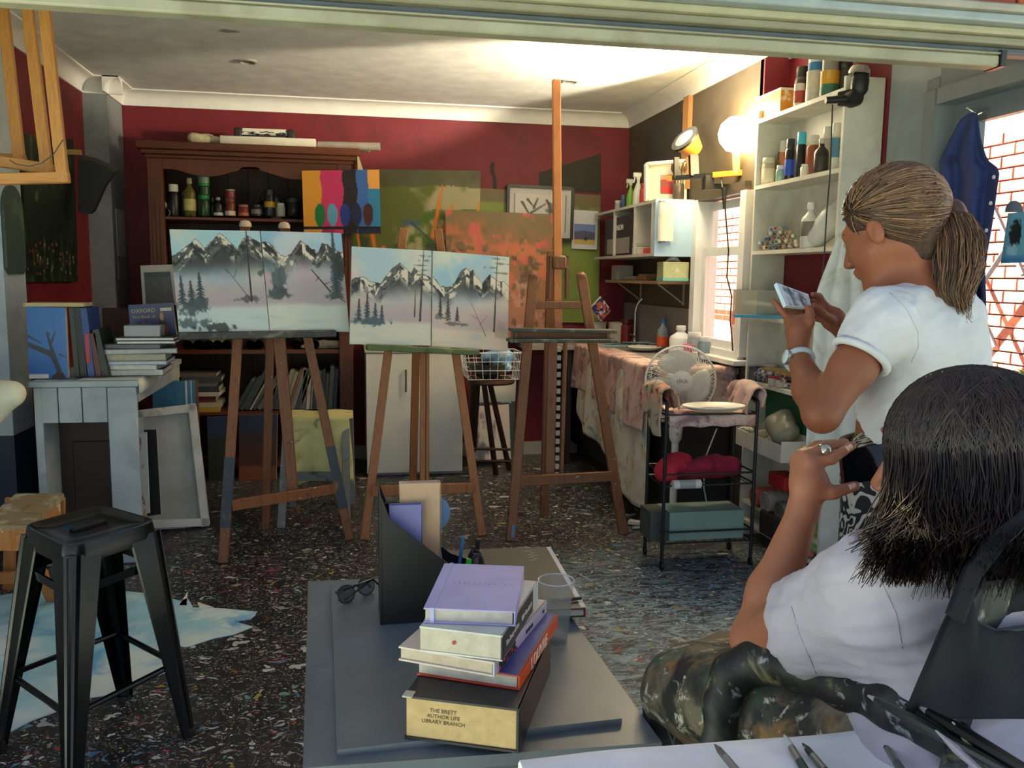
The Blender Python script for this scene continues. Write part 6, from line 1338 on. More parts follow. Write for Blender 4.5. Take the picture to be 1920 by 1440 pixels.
# fifth shelf: tubes and pots
heap(4,1412,1486,13,3,'paint tube in the heap on the fifth shelf','paint tubes on the fifth shelf')
sh(1414,24,26,4,'jar',(70,70,72),(50,40,60),'purple-lidded jar at the far end of the fifth shelf',X=2.13); sh(1440,26,30,4,'tub',(206,200,190),(196,186,170),'small white pot among the tubes on the fifth shelf',X=2.22)
bp_ = P(1450,690,X=2.2).y; part('wood_block', wood((190,150,90),(206,170,110),1), None, lambda mb: mb.box((2.21,bp_-.04,SZ[4]+.06),(.05,.30,.03),(0,0,8)), label='yellow wooden block lying on the tubes of the fifth shelf', cat='block')
sh(1475,20,18,4,'jar',(196,190,180),(150,30,50),'small pot with a crimson lid on the fifth shelf',X=2.12); sh(1460,18,18,4,'jar',(200,196,186),(170,40,60),'second small pot with a red lid on the fifth shelf',X=2.115)
# sixth shelf: white tray of pastels, bag, green folder
ty6 = P(1450,800,X=2.12).y; tr6 = thing('card_tray','white card tray of white chalks on the sixth shelf','tray',(2.1,ty6,SZ[5])); part('tray_wall', mat((206,202,190),.6), tr6, lambda mb: [mb.box(c,s) for c,s in (((2.03,ty6,SZ[5]+.045),(.004,.52,.085)),((2.2,ty6,SZ[5]+.06),(.004,.52,.11)),((2.115,ty6-.26,SZ[5]+.055),(.17,.004,.10)),((2.115,ty6+.26,SZ[5]+.055),(.17,.004,.10)),((2.115,ty6,SZ[5]+.005),(.17,.52,.006)))],smooth=None)
for i in range(46):
    c = Vector((2.05+.13*((i*.618)%1),ty6+.06+.19*((i*.381)%1),SZ[5]+.05+.012*(i%4))); part('chalk', mat((214,206,188),.9), tr6, lambda mb: mb.box(c,(.016,.03,.014),(random.uniform(-20,20),random.uniform(-20,20),random.uniform(0,180)),bev=.002))
sdf_object([('c',(2.1,ty6-.14,SZ[5]+.10),(2.12,ty6-.02,SZ[5]+.15),.05,.055,.04),('c',(2.13,ty6-.16,SZ[5]+.14),(2.16,ty6-.05,SZ[5]+.2),.04,.035,.04)],.008,'zip_bag',glass((150,150,132),.25,.25),disp=lambda c:.008*(fbm(c[:,0]*2,c[:,1]+c[:,2],22,5)-.5),label='clear zip bag of grey scraps in the white card tray',cat='bag')
gy = P(1450,770,X=2.2).y; part('green_folder', mat((20,96,64),.5), None, lambda mb: mb.box((2.235,gy-.05,SZ[5]+.165),(.03,.46,.31)), label='dark green folder standing at the back of the sixth shelf', cat='folder', smooth=None)
# seventh: red box, fabric rolls ; floor level
Z7 = .345; part('extra_shelf', SWH, None, lambda mb: mb.box(((SX0+XR2)/2,(SY0+SY1)/2,Z7-.15),(XR2-SX0-.01,SY1-SY0-.04,.018)), label='low loose white board inside the shelf unit', cat='board', smooth=None)
z7 = Z7-.14
ry = P(1478,860,X=2.13).y; part('red_box', mat((170,26,34),.5), None, lambda mb: mb.box((2.12,ry,z7+.20),(.10,.16,.07),bev=.003), label='small red box on the fabric rolls low in the shelf unit', cat='box')
for x,r,c_,lab in ((1418,.05,(206,110,96),'salmon fabric roll low in the shelf unit'),(1440,.055,(176,168,156),'cream fabric roll showing its spiral end low in the shelf unit'),(1468,.05,(120,116,106),'grey fabric roll low in the shelf unit')):
    y = P(x,885,X=2.1).y; c = Vector((2.09,y,z7+r)); t = thing('fabric_roll',lab,'fabric roll',c,'fabric rolls in the shelf unit'); part('roll', stained(c_,[((c_[0]-30,c_[1]-26,c_[2]-24),.42,12)]), t, lambda mb: mb.cyl(c,c+Vector((.18,0,0)),r,n=18)); part('spiral', mat((c_[0]-50,c_[1]-50,c_[2]-46),.9), t, lambda mb: mb.tube([c+Vector((-.002,r*.9*(k/26)*math.cos(k*.62),r*.9*(k/26)*math.sin(k*.62))) for k in range(2,27)],.002,4))
dy_ = P(1460,990,X=2.1).y; part('dark_crate', mat((38,36,40),.6), None, lambda mb: mb.box((2.17,dy_,.095+.065),(.2,.30,.12),bev=.004), label='dark crate on the bottom of the shelf unit', cat='crate')
gy2 = SY0+.13
sdf_object([('c',(2.15,gy2,.16),(2.16,gy2+.02,.28),.055,.05,.04),('c',(2.15,gy2,.24),(2.12,gy2-.02,.33),.04,.03,.03)],.008,'shopping_bag',stained((150,180,90),[((190,206,150),.42,14),((206,200,160),.36,9)],rough=.6),label='lime green bag at the bottom near end of the shelf unit',cat='bag')
part('pink_cloth', stained((214,110,120),[((190,84,96),.42,20)]), None, lambda mb: mb.tube([(2.11,gy2-.05,.122),(2.12,gy2+.02,.126),(2.14,gy2+.10,.122)],[.014,.022,.012],10), label='small pink cloth roll at the bottom of the shelf unit', cat='cloth')
# clamp lamp on the shelf corner
cl = thing('clamp_lamp','black clamp lamp with a chrome dome clipped to the shelf corner','lamp',P(1590,190,Y=3.44)); c0 = P(1600,185,Y=3.43)
part('clamp_jaw', BK, cl, lambda mb: (mb.cyl(P(1548,188,Y=3.45),c0,.014,.018,10),mb.bar(P(1575,178,Y=3.5),P(1600,172,Y=3.44),.03,.02),mb.bar(P(1575,196,Y=3.5),P(1598,196,Y=3.44),.03,.014))); part('joint', BK, cl, lambda mb: mb.lathe(c0-Vector((0,.03,0)),[(.0,0),(.03,.0),(.035,.01),(.035,.05),(.0,.06)],18,(0,1,0)))
part('lamp_body', BK, cl, lambda mb: mb.lathe(P(1610,180,Y=3.42),[(.02,0),(.034,.02),(.036,.06),(.032,.085)],18,(.05,0,1))); part('chrome_dome', mat((206,204,196),.12,1.0), cl, lambda mb: mb.lathe(P(1611,140,Y=3.42),[(.044,0),(.046,.012),(.036,.032),(.0,.042)],20,(.1,0,1)))
part('lamp_cable', mat((60,52,44),.5), None, lambda mb: mb.tube([P(x,y,Y=3.46) for x,y in ((1561,196),(1559,260),(1556,330),(1550,400),(1546,470),(1541,520),(1538,560))],.0035,6), label='thin brown cable hanging down the shelf front from the clamp lamp', cat='cable')
# white painter's apron hanging on the shelf end
def _apr(u, v):
    t = v; wl_ = 1.0-.75*max(0,(.28-t)/.28)**1.2; px = 1520+ (1642-1520)*u; cx = 1584+ (1578-1584)*t
    px = cx + (px-1581)*wl_*(.75+.35*t); py = 440+395*t
    p = P(px,py,Y=3.452-.02*abs(math.sin(u*9+t*2))*min(1,t*3)); return p
cloth_sheet(_apr,30,34,.003,'white_apron',stained((222,222,212),[((200,196,180),.4,5),((196,170,60),.18,12),((150,160,180),.2,14)],rough=.9),label='white paint-flecked apron hanging on the end of the shelf unit',cat='apron')
# blue smock hanging on the door
def _smk(u, v):
    L = [(1770,320),(1768,400),(1800,480),(1815,655)]; 
    ys = 212+443*v; lx = np.interp(ys,[212,225,300,380,520,655],[1818,1800,1762,1764,1808,1822]); rx = np.interp(ys,[212,225,260,300,318,420,500,655],[1832,1834,1838,1850,1874,1860,1846,1852])
    return P(lx+(rx-lx)*u, ys, X=XR2-.06-.02*math.sin(u*12+v*3)*min(1,v*4))
NB = stained((44,58,110),[((34,44,90),.42,6),((60,76,130),.36,9)],rough=.85,bump=.2,key='blue_smock_cloth')
sm_ = thing('smock','dark blue buttoned smock hanging on the glazed door','smock',P(1825,660,X=XR2-.06)); cloth_sheet(_smk,26,40,.004,'smock_cloth',NB,sm_)
for x,y in ((1864,332),(1858,381),(1850,432)): part('button', mat((200,204,214),.4), sm_, lambda mb: mb.lathe(P(x,y,X=XR2-.082),[(.0,0),(.007,0),(.007,.003),(.0,.004)],10,(-1,0,0)))
part('hook', CHR, None, lambda mb: mb.tube([(XR2,P(1826,214,X=XR2-.06).y,P(1826,214,X=XR2-.06).z+.02),(XR2-.05,P(1826,214,X=XR2-.06).y,P(1826,214,X=XR2-.06).z+.0),(XR2-.09,P(1826,214,X=XR2-.06).y,P(1826,214,X=XR2-.06).z+.02)],.005,8), label='metal hook holding the blue smock', cat='hook')
ar = Art(40,60,(110,170,186)); ar.blob(.5,.42,.34,.30,(34,38,38),1,.3,.4,3); ar.blob(.4,.75,.25,.14,(160,206,206),.9,.4,.6,5); ar.blend(ar.sm(.8,.95,ar.v),(70,130,170))
q = [P(x,y,X=XR2+.012) for x,y in ((1890,400),(1926,396),(1922,492),(1876,494))]
panel('glass_picture', ar, *q, .003, 'teal picture with a dark oval taped on the door glass', 'picture', rough=.6)
q2 = [P(1893+17*math.cos(t)+8,398+22*math.sin(t),X=XR2+.011) for t in np.linspace(math.pi,2*math.pi,10)]
part('grey_disc', mat((120,130,136),.5), None, lambda mb: mb.prism(q2,(.003,0,0)), label='grey half disc above the teal picture on the door glass', cat='sticker', smooth=None)

# ================================================================== trolley and fan
TB = mat((22,22,24),.45); tx0,tx1,ty0,ty1 = 1.465,1.925,3.805,4.045
tl = thing('trolley','black wire trolley on castors holding a paint plate and cloths','trolley',((tx0+tx1)/2,(ty0+ty1)/2,0)); zt6 = P(1240,755,Y=ty0).z
for x in (tx0,tx1):
    for y in (ty0,ty1):
        po_ = part('post', TB, tl, lambda mb: mb.cyl((x,y,.04),(x,y,zt6),.009,n=8)); part('castor', mat((14,14,14),.5), po_, lambda mb: mb.lathe((x-.008,y,.02),[(.006,0),(.02,.002),(.02,.014),(.006,.016)],14,(1,0,0)))
    part('end_rail', TB, tl, lambda mb: mb.tube([(x,ty0,zt6),(x,(ty0+ty1)/2,zt6+.02),(x,ty1,zt6)],.008,8))
TZ = [P(1240,800,Y=ty0).z,P(1240,912,Y=ty0).z,P(1240,1020,Y=ty0).z]
for z in TZ:
    for dz in (0,.055): part('tier_rim', TB, tl, lambda mb: mb.tube([(tx0,ty0,z+dz),(tx1,ty0,z+dz),(tx1,ty1,z+dz),(tx0,ty1,z+dz)],.005,6,closed=True))
    for k in range(9): part('tier_wire', TB, tl, lambda mb: mb.cyl((tx0+(tx1-tx0)*(k+.5)/9,ty0,z),(tx0+(tx1-tx0)*(k+.5)/9,ty1,z),.0025,n=5),smooth=None)
def _tc(u, v):
    x = tx0+.012+(tx1-tx0-.024)*u; y = ty0-.008+(ty1-ty0)*v
    if v < .25: return Vector((x,ty0-.012,TZ[0]+.058-.06*(1-v*4)-.004*math.sin(u*22)))
    return Vector((x,y,TZ[0]+.06+.008*math.sin(u*9)*math.sin(v*7)))
cloth_sheet(_tc,36,16,.003,'tray_cloth',PK,label='pink stained cloth lining the top of the trolley',cat='cloth')
for cx,sg,lo,li,lab,m_ in ((tx0,-1,.15,.07,'grubby towel folded over the left end of the trolley',stained((176,160,140),[((214,150,126),.47,8),((90,80,66),.44,12)],rough=.95,bump=.4)),(tx1,1,.05,.10,'pinkish towel folded over the right end of the trolley',PK)):
    def _tw(u, v):
        y = ty0-.01+(ty1-ty0+.02)*u; s_ = v*(lo+li+.06); w1 = .008*math.sin(u*11+v*4)+.006*math.sin(u*23+v*9)
        if s_ < li: return Vector((cx-sg*(.034+w1+.02*(1-s_/li)),y,zt6+.035-(li-s_)+w1))
        if s_ < li+.06: t = (s_-li)/.06*math.pi; return Vector((cx-sg*.034*math.cos(t),y,zt6+.035+.03*math.sin(t)+.02*math.sin(u*math.pi)+w1*.5))
        return Vector((cx+sg*(.034+w1),y+.01*math.sin(v*8),zt6+.035-(s_-li-.06)*(1+.35*math.sin(u*4+1))))
    cloth_sheet(_tw,24,28,.008,'folded_towel',m_,label=lab,cat='towel',group='towels on the trolley')
pc = P(1338,764,Z=TZ[0]+.09); pd = thing('paint_plate','oval white plate with grey paint on top of the trolley','plate',pc)
def oval(mb, prof): 
    n = 36; o = len(mb.v)
    for r,h in prof: mb.v += [tuple(pc+Vector((r*.155*math.cos(2*math.pi*k/n),r*.105*math.sin(2*math.pi*k/n),h))) for k in range(n)]
    for i in range(len(prof)-1): mb.f += [(o+i*n+k,o+i*n+(k+1)%n,o+(i+1)*n+(k+1)%n,o+(i+1)*n+k) for k in range(n)]
part('dish', mat((222,220,208),.35), pd, lambda mb: oval(mb,[(.01,-.012),(.6,-.012),(.78,-.008),(1,.008),(.99,.012),(.78,-.002),(.6,-.006),(.01,-.006)]))
part('paint_smear', stained((110,112,108),[((200,198,190),.42,40)],rough=.4), pd, lambda mb: oval(mb,[(.01,-.003),(.4,-.003),(.5,-.0055)]))
for k,(a,b,c_) in enumerate((((tx0+.03,ty0+.06,TZ[1]+.06),(1.62,ty1-.06,TZ[1]+.07),(190,36,56)),((1.58,ty0+.1,TZ[1]+.05),(1.88,ty1-.08,TZ[1]+.05),(150,28,60)))):
    c3 = Vector(a).lerp(Vector(b),.5)
    sdf_object([('c',a,b,.06 if k==0 else .045,.05,.04),('c',c3+Vector((-.02,-.04,.03)),c3+Vector((.06,.02,.02)),.045,.04,.04)],.008,'fabric',stained(c_,[((c_[0]-40,c_[1]-8,c_[2]-10),.45,7)],rough=.9),disp=lambda c:.016*(fbm(c[:,0]*2,c[:,1]*2+c[:,2],14,k+3)-.5),label=('bright red fabric heaped at the left of the trolley middle tier','dark crimson fabric at the right of the trolley middle tier')[k],cat='fabric',group='red fabrics on the trolley')
tbx = P(1287,908,Y=ty0-.01); t = thing('paper_tube','short white tube lying at the front of the trolley middle tier','tube',tbx); part('tube_wall', mat((206,206,200),.6), t, lambda mb: mb.cyl(tbx-Vector((.07,0,0)),tbx+Vector((.07,0,0)),.022,n=16)); part('printed_band', mat((150,156,150),.6), t, lambda mb: mb.cyl(tbx-Vector((.04,0,0)),tbx+Vector((.04,0,0)),.0225,n=16))
gx0,gx1,gz0,gz1 = P(1256,960,Y=ty0+.02).x,P(1396,960,Y=ty0+.02).x,TZ[2]+.004,P(1300,960,Y=ty0+.02).z
gb_ = thing('green_box','grey green box on the bottom tier of the trolley','box',((gx0+gx1)/2,ty0+.1,gz0)); part('box', mat((120,146,136),.6), gb_, lambda mb: mb.box(((gx0+gx1)/2,ty0+.11,(gz0+gz1)/2),(gx1-gx0,.18,gz1-gz0),bev=.003)); part('box_flap', mat((60,66,62),.7), gb_, lambda mb: mb.hexa([Vector((gx0-.09,ty0+.04,gz0)),Vector((gx0-.002,ty0+.02,gz0)),Vector((gx0-.002,ty0+.02,gz1)),Vector((gx0-.09,ty0+.04,gz1))],[Vector((gx0-.09,ty0+.19,gz0)),Vector((gx0-.002,ty0+.19,gz0)),Vector((gx0-.002,ty0+.19,gz1)),Vector((gx0-.09,ty0+.19,gz1))]),smooth=None)
# pedestal fan
fc = P(1276,714,Y=4.28); fn_ = Vector((-.25,-1,.10)).normalized(); fan = thing('pedestal_fan','white pedestal fan behind the trolley','fan',(fc.x+.02,4.36,0)); FW = mat((222,218,208),.4,vary=.03)
fx = Vector((0,0,1)).cross(fn_).normalized(); fy_ = fn_.cross(fx); FR = .185
def ringp(r, off, n=40): return [fc+fn_*off+(fx*math.cos(2*math.pi*k/n)+fy_*math.sin(2*math.pi*k/n))*r for k in range(n)]
part('guard_rim', FW, fan, lambda mb: mb.tube(ringp(FR,0,48),.006,8,closed=True))
gm_ = MB()
for k in range(72):
    a_ = 2*math.pi*k/72; d = fx*math.cos(a_)+fy_*math.sin(a_); d2 = fx*math.cos(a_+.5)+fy_*math.sin(a_+.5)
    gm_.tube([fc+fn_*.055+d*.05, fc+fn_*.05+(d*.6+d2*.4)*.13, fc+d2*FR],.0014,4,cap=False)
gm_.build('guard_wires', FW, fan, kind='stuff', smooth=None)
gm2 = MB()
for k in range(48):
    a_ = 2*math.pi*k/48; d = fx*math.cos(a_)+fy_*math.sin(a_); gm2.tube([fc-fn_*.07+d*.04, fc-fn_*.05+d*.14, fc+d*FR],.0012,4,cap=False)
gm2.build('guard_wires', FW, fan, kind='stuff', smooth=None)
hub = part('guard_badge', FW, fan, lambda mb: mb.lathe(fc+fn_*.05,[(.0,.012),(.045,.010),(.054,.004),(.054,-.004)],28,fn_))
text('click','lettering',mat((110,108,104),.5),hub,fc+fn_*.0635,-fx if fx.x<0 else fx,(0,0,1),.034)
for k in range(3):
    a0 = 2*math.pi*k/3+1.75
    def _bl(u, v): 
        r = .035+.13*u; a_ = a0+(v-.5)*(1.75-.35*u*u)*(.55+.55*math.sin(min(1,u*1.25)*math.pi*.5)); d = fx*math.cos(a_)+fy_*math.sin(a_); return fc+d*(r-.012*(2*v-1)**2*u)+fn_*(.012-.028*v)
    mb = MB(); mb.grid(_bl,10,9); o = mb.build('blade', mat((206,204,198),.3), fan, smooth=3.2); md = o.modifiers.new('t','SOLIDIFY'); md.thickness = .003
part('motor_housing', FW, fan, lambda mb: mb.lathe(fc-fn_*.16,[(.0,0),(.04,.0),(.06,.03),(.06,.09),(.04,.13)],20,fn_))
px_,py_ = fc.x+.03,4.40
part('pole', FW, fan, lambda mb: (mb.cyl((px_,py_,.03),(px_,py_,fc.z-.02),.013,n=12),mb.cyl((px_,py_,.03),(px_,py_,fc.z-.30),.02,n=12)))
ph = part('control_box', FW, fan, lambda mb: mb.lathe((px_,py_,fc.z-.36),[(.02,0),(.035,.03),(.045,.18),(.04,.24),(.02,.26)],14))
for k in range(4): part('control_button', mat((170,168,160),.4), ph, lambda mb: mb.lathe((px_-.008,py_-.045,fc.z-.30+.035*k),[(.008,0),(.008,.006),(.0,.008)],10,(0,-1,0)))
part('base', FW, fan, lambda mb: (mb.bar((px_-.2,py_-.15,.02),(px_+.2,py_+.15,.02),.04,.02),mb.bar((px_-.2,py_+.15,.021),(px_+.2,py_-.15,.021),.04,.02)))
part('fan_cable', mat((214,210,200),.5), None, lambda mb: mb.tube([(px_+.16,4.22,fc.z-.25),(px_+.1,4.22,.45),(px_+.09,4.2,.3),(px_+.14,4.22,.12),(px_+.2,4.25,.006)],.004,6), label='white cable looping down behind the trolley', cat='cable')
part('floor_stick', mat((170,172,168),.6), None, lambda mb: mb.cyl(P(1186,990,Z=.01),P(1222,988,Z=.01),.008,n=8), label='short white stick on the floor beside the trolley', cat='stick')
# ================================================================== foreground chest table
TZ0 = .60
SL = stained((100,109,116),[((90,98,104),.42,3),((122,130,136),.26,9)],rough=.36,bump=.06,key='slate_paint')
tb_ = thing('low_table','slate grey low chest table in the foreground with a raised top panel','table',(.21,1.78,0))
C4 = [P(568,1440,Z=TZ0),P(1241,1392,Z=TZ0),Vector((.497,2.215,TZ0)),P(578,1090,Z=TZ0)]
def ins_(d): 
    c = sum(C4,Vector())/4; return [c+(p-c)*(1-d) for p in C4]
part('top_board', SL, tb_, lambda mb: mb.hexa([p-Vector((0,0,.022)) for p in C4],C4),smooth=None)
o_ = part('edge_moulding', SL, tb_, lambda mb: mb.hexa([p-Vector((0,0,.040)) for p in ins_(.03)],[p-Vector((0,0,.021)) for p in ins_(.012)]),smooth=None)
IP = [P(632,1406,Z=.612),P(1166,1347,Z=.612),Vector((.452,2.17,.612)),P(621,1098,Z=.612)]
part('raised_panel', SL, tb_, lambda mb: mb.hexa([p-Vector((0,0,.012)) for p in IP],IP),smooth=None)
BRW = wood((84,44,26),(110,62,38),0,.45,key='chest_wood')
c_ = sum(C4,Vector())/4
bb = [Vector((p.x,p.y,0)) for p in ins_(.09)]
part('chest_body', BRW, tb_, lambda mb: mb.hexa([p+Vector((0,0,.05)) for p in bb],[p+Vector((0,0,TZ0-.038)) for p in bb]),smooth=None)
for k in range(2):
    a,b = bb[0],bb[1]; z0,z1 = .09+.235*k,.31+.235*k; dn = (b-a).normalized(); nrm = Vector((dn.y,-dn.x,0))
    d_ = part('drawer', BRW, tb_, lambda mb: mb.hexa([a+dn*.03+Vector((0,0,z0)),b-dn*.03+Vector((0,0,z0)),b-dn*.03+Vector((0,0,z1)),a+dn*.03+Vector((0,0,z1))],[p+nrm*.012 for p in (a+dn*.03+Vector((0,0,z0)),b-dn*.03+Vector((0,0,z0)),b-dn*.03+Vector((0,0,z1)),a+dn*.03+Vector((0,0,z1)))]),smooth=None)
    for t in (.28,.72): part('knob', mat((60,40,28),.4), d_, lambda mb: mb.lathe(a.lerp(b,t)+Vector((0,0,(z0+z1)/2))+nrm*.012,[(.006,0),(.007,.012),(.014,.018),(.013,.026),(.0,.03)],14,nrm))
for p in bb: part('foot', BRW, tb_, lambda mb: mb.lathe(p+(c_-p)*.06*Vector((1,1,0)).length*0+Vector((0,0,0)),[(.018,0),(.026,.02),(.022,.05)],12))
# book stack: front-left base corner, rotation, width, length, thickness
gs5 = 'stack of books on the foreground table'
def sbook(A, rot, w_, l_, t_, z, cover, lab, **k):
    R = rotm((0,0,rot)); c = Vector((A[0],A[1],z+t_/2))+R@Vector((w_/2,l_/2,0))
    return book(c,(w_,l_,t_),R,cover,lab,group=gs5,spine='+x',**k),R,c
PZ = .6125
b1,R1,c1 = sbook((.083,1.392),-23,.200,.305,.078,PZ,(34,36,42),'thick black dictionary at the bottom of the foreground stack',pages=(196,168,118),board=.004,spine_col=(30,32,40))
part('worn_corner', mat((206,196,170),.8), b1, lambda mb: mb.box(c1+R1@Vector((-.094,-.146,.0385)),(.018,.022,.003),R1,bev=.001))
for i,s_ in enumerate(('THE BRETT','AUTHOR LIFE','LIBRARY BRANCH')): text(s_,'stamp',mat((96,78,54),.8),b1,c1+R1@Vector((-.032,-.1492,.016-.010*i)),R1@Vector((1,0,0)),(0,0,1),.0095,depth=.0002)
z2 = PZ+.079
b2,R2,c2 = sbook((.110,1.462),-27,.190,.285,.026,z2,(190,70,40),'orange-spined art book second from the bottom of the foreground stack',pages=(190,186,172),spine_col=(224,84,34))
part('blue_jacket', mat((36,52,140),.4), b2, lambda mb: mb.box(c2+R2@Vector((.03,.0,.0136)),(.12,.283,.0012),R2),smooth=None); text('LOUVRE','lettering',mat((240,220,200),.5),b2,c2+R2@Vector((.0964,-.01,.0)),R2@Vector((0,1,0)),(0,0,1),.032)
z3 = z2+.027
b3,R3,c3 = sbook((.078,1.468),-30,.182,.305,.026,z3,(206,190,182),'white patterned book with curling cover in the middle of the foreground stack',pages=(190,174,152),spine_col=(196,196,214))
for i in range(34):
    u = -.13+.008*(i//3); part('pattern_dot', mat((30,30,36) if i%5 else (196,60,70),.5), b3, lambda mb: mb.box(c3+R3@Vector((.0925,u,-.007+.007*(i%3))),(.0012,.005,.005),R3),smooth=None)
for u in (.02,.035,.05,.125): part('spine_mark', mat((40,40,46),.5), b3, lambda mb: mb.box(c3+R3@Vector((.0925,u,.0)),(.0012,.010 if u<.1 else .008,.006),R3),smooth=None)
z4 = z3+.027
b4,R4,c4 = sbook((.113,1.440),-25,.150,.275,.046,z4,(206,206,196),'thick dark-spined art history paperback under the lilac notebook',pages=(196,186,166),spine_col=(46,54,58),soft=True)
part('pale_spine_end', mat((196,214,206),.5), b4, lambda mb: mb.box(c4+R4@Vector((.0752,.115,0)),(.0014,.045,.0465),R4),smooth=None)
text('The Story of Art      E.H. Gombrich','lettering',mat((214,214,206),.5),b4,c4+R4@Vector((.0768,-.02,.0)),R4@Vector((0,1,0)),(0,0,1),.0135)
part('red_spot', mat((170,30,34),.5), b4, lambda mb: mb.lathe(c4+R4@Vector((-.012,-.1372,.0)),[(.0035,0),(.0035,.0006)],10,R4@Vector((0,-1,0))))
z5 = z4+.047
b5,R5,c5 = sbook((.121,1.452),-15,.162,.238,.027,z5,(176,170,218),'lilac notebook with an elastic strap on top of the foreground stack',pages=(190,182,172),spine_col=(180,180,232),board=.0025)
part('elastic_strap', mat((176,176,224),.6), b5, lambda mb: (mb.box(c5+R5@Vector((-.066,0,.0142)),(.007,.24,.001),R5),mb.box(c5+R5@Vector((-.066,-.1195,0)),(.007,.001,.028),R5)),smooth=None)
for i in range(12): part('embossed_mark', mat((158,150,204),.35), b5, lambda mb: mb.box(c5+R5@Vector((-.045+.0098*i,.01,.0138)),(.0035 if i%3 else .002,.007,.0007),R5),smooth=None)
# plastic cup
cc_ = Vector((.430,1.735,PZ)); cu = thing('plastic_cup','clear plastic cup of cloudy water beside the book stack','cup',cc_); CP = glass((244,245,245),.91,.12)
part('cup_wall', CP, cu, lambda mb: mb.lathe(cc_,[(.0,.001),(.026,.001),(.0275,.004),(.0385,.138),(.0375,.138),(.0265,.006),(.0,.004)],32)); part('cup_rim', glass((226,228,228),.4,.1), cu, lambda mb: mb.tube([cc_+Vector((.0388*math.cos(t),.0388*math.sin(t),.139)) for t in np.linspace(0,2*math.pi,33)[:-1]],.0018,6,closed=True))
part('water', glass((234,238,238),.9,.05), cu, lambda mb: mb.lathe(cc_,[(.0,.006),(.0262,.006),(.0335,.085),(.0,.085)],28))
# magazine holder
mh = thing('magazine_holder','black slanted magazine file holding notebooks and pens on the foreground table','magazine holder',(.17,1.94,PZ)); HB = mat((15,16,20),.5)
hx0,hx1,hy0,hy1 = .062,.318,1.885,2.005
def sidep(y): return [(hx0,y,PZ),(hx1,y,PZ),(hx1,y,PZ+.085),(hx0+.17,y,PZ+.12),(hx0+.02,y,PZ+.245),(hx0+.004,y,PZ+.29),(hx0,y,PZ+.298)]
part('side_panel', HB, mh, lambda mb: mb.prism(sidep(hy0),(0,.003,0)),smooth=None); part('side_panel', HB, mh, lambda mb: mb.prism(sidep(hy1),(0,.003,0)),smooth=None)
part('spine_panel', HB, mh, lambda mb: mb.box((hx0-.0015,(hy0+hy1)/2,PZ+.149),(.003,hy1-hy0+.006,.298)),smooth=None); part('base_panel', HB, mh, lambda mb: mb.box(((hx0+hx1)/2,(hy0+hy1)/2,PZ+.002),(hx1-hx0,hy1-hy0,.003)),smooth=None); part('front_panel', HB, mh, lambda mb: mb.box((hx1,(hy0+hy1)/2,PZ+.043),(.003,hy1-hy0,.085)),smooth=None)
gh = 'books in the black magazine file'
Rv = lambda a: orient((math.sin(math.radians(a))*0+1,0,0),(0,0,1))
def vbook(x, y, wx, h, t_, cover, lab, pages, rz=0, z=PZ+.006):
    R = rotm((0,0,rz)) @ orient((1,0,0),(0,0,1)); return book((x+wx/2,y,z+h/2),(wx,h,t_),R,cover,lab,pages=pages,group=gh,spine='+x')
vbook(hx0+.02,1.925,.075,.262,.020,(124,124,176),'lilac and pink notebook upright in the magazine file',(206,186,160)); vbook(hx0+.045,1.955,.095,.305,.030,(196,160,124),'tan hardback standing tallest in the magazine file',(214,196,180)); vbook(hx0+.01,1.985,.08,.25,.012,(30,28,34),'thin black book at the back of the magazine file',(120,116,110))
bd = Vector((hx0+.128,1.985,PZ+.225)); part('blue_disc', mat((96,140,180),.4), None, lambda mb: mb.lathe(bd,[(.0,0),(.042,.0),(.042,.004),(.0,.004)],24,(.4,-1,0)), label='blue round disc tucked behind the tan hardback', cat='disc'); part('disc_stick', mat((60,120,180),.5), None, lambda mb: mb.cyl((hx0+.16,1.98,PZ+.006),bd,.004,n=6), label='blue stick carrying the round disc in the magazine file', cat='stick')
gp = 'pens in the magazine file'
for x,y,h,r,c_,lab in ((hx0+.185,1.93,.125,.007,(60,190,70),'bright green marker in the magazine file'),(hx0+.20,1.96,.145,.005,(40,44,60),'dark pen in the magazine file'),(hx0+.175,1.965,.17,.004,(50,140,190),'blue pencil in the magazine file'),(hx0+.215,1.985,.155,.006,(36,40,38),'black marker in the magazine file')):
    t = thing('pen',lab,'pen',(x,y,PZ),gp); tip = Vector((x+.02,y,PZ+h)); part('barrel', mat(c_,.4), t, lambda mb: mb.cyl((x,y,PZ+.005),tip,r,n=10)); part('cap', mat(tuple(max(0,v-20) for v in c_),.35), t, lambda mb: mb.cyl(Vector((x,y,PZ+.005)).lerp(tip,.7),tip+(tip-Vector((x,y,PZ))).normalized()*.004,r*1.15,r*1.0,10))
sc_ = thing('scissors','dark scissor handles poking from the magazine file','scissors',(hx0+.23,1.95,PZ)); 
for s in (-1,1): part('handle_loop', mat((40,40,44),.5), sc_, lambda mb: mb.tube([Vector((hx0+.225+.014*math.cos(t),1.95+s*.018,PZ+.115+.022*math.sin(t))) for t in np.linspace(0,2*math.pi,13)[:-1]],.004,6,closed=True))
part('blade', mat((150,150,150),.3,.8), sc_, lambda mb: mb.box((hx0+.225,1.95,PZ+.07),(.012,.004,.13)))
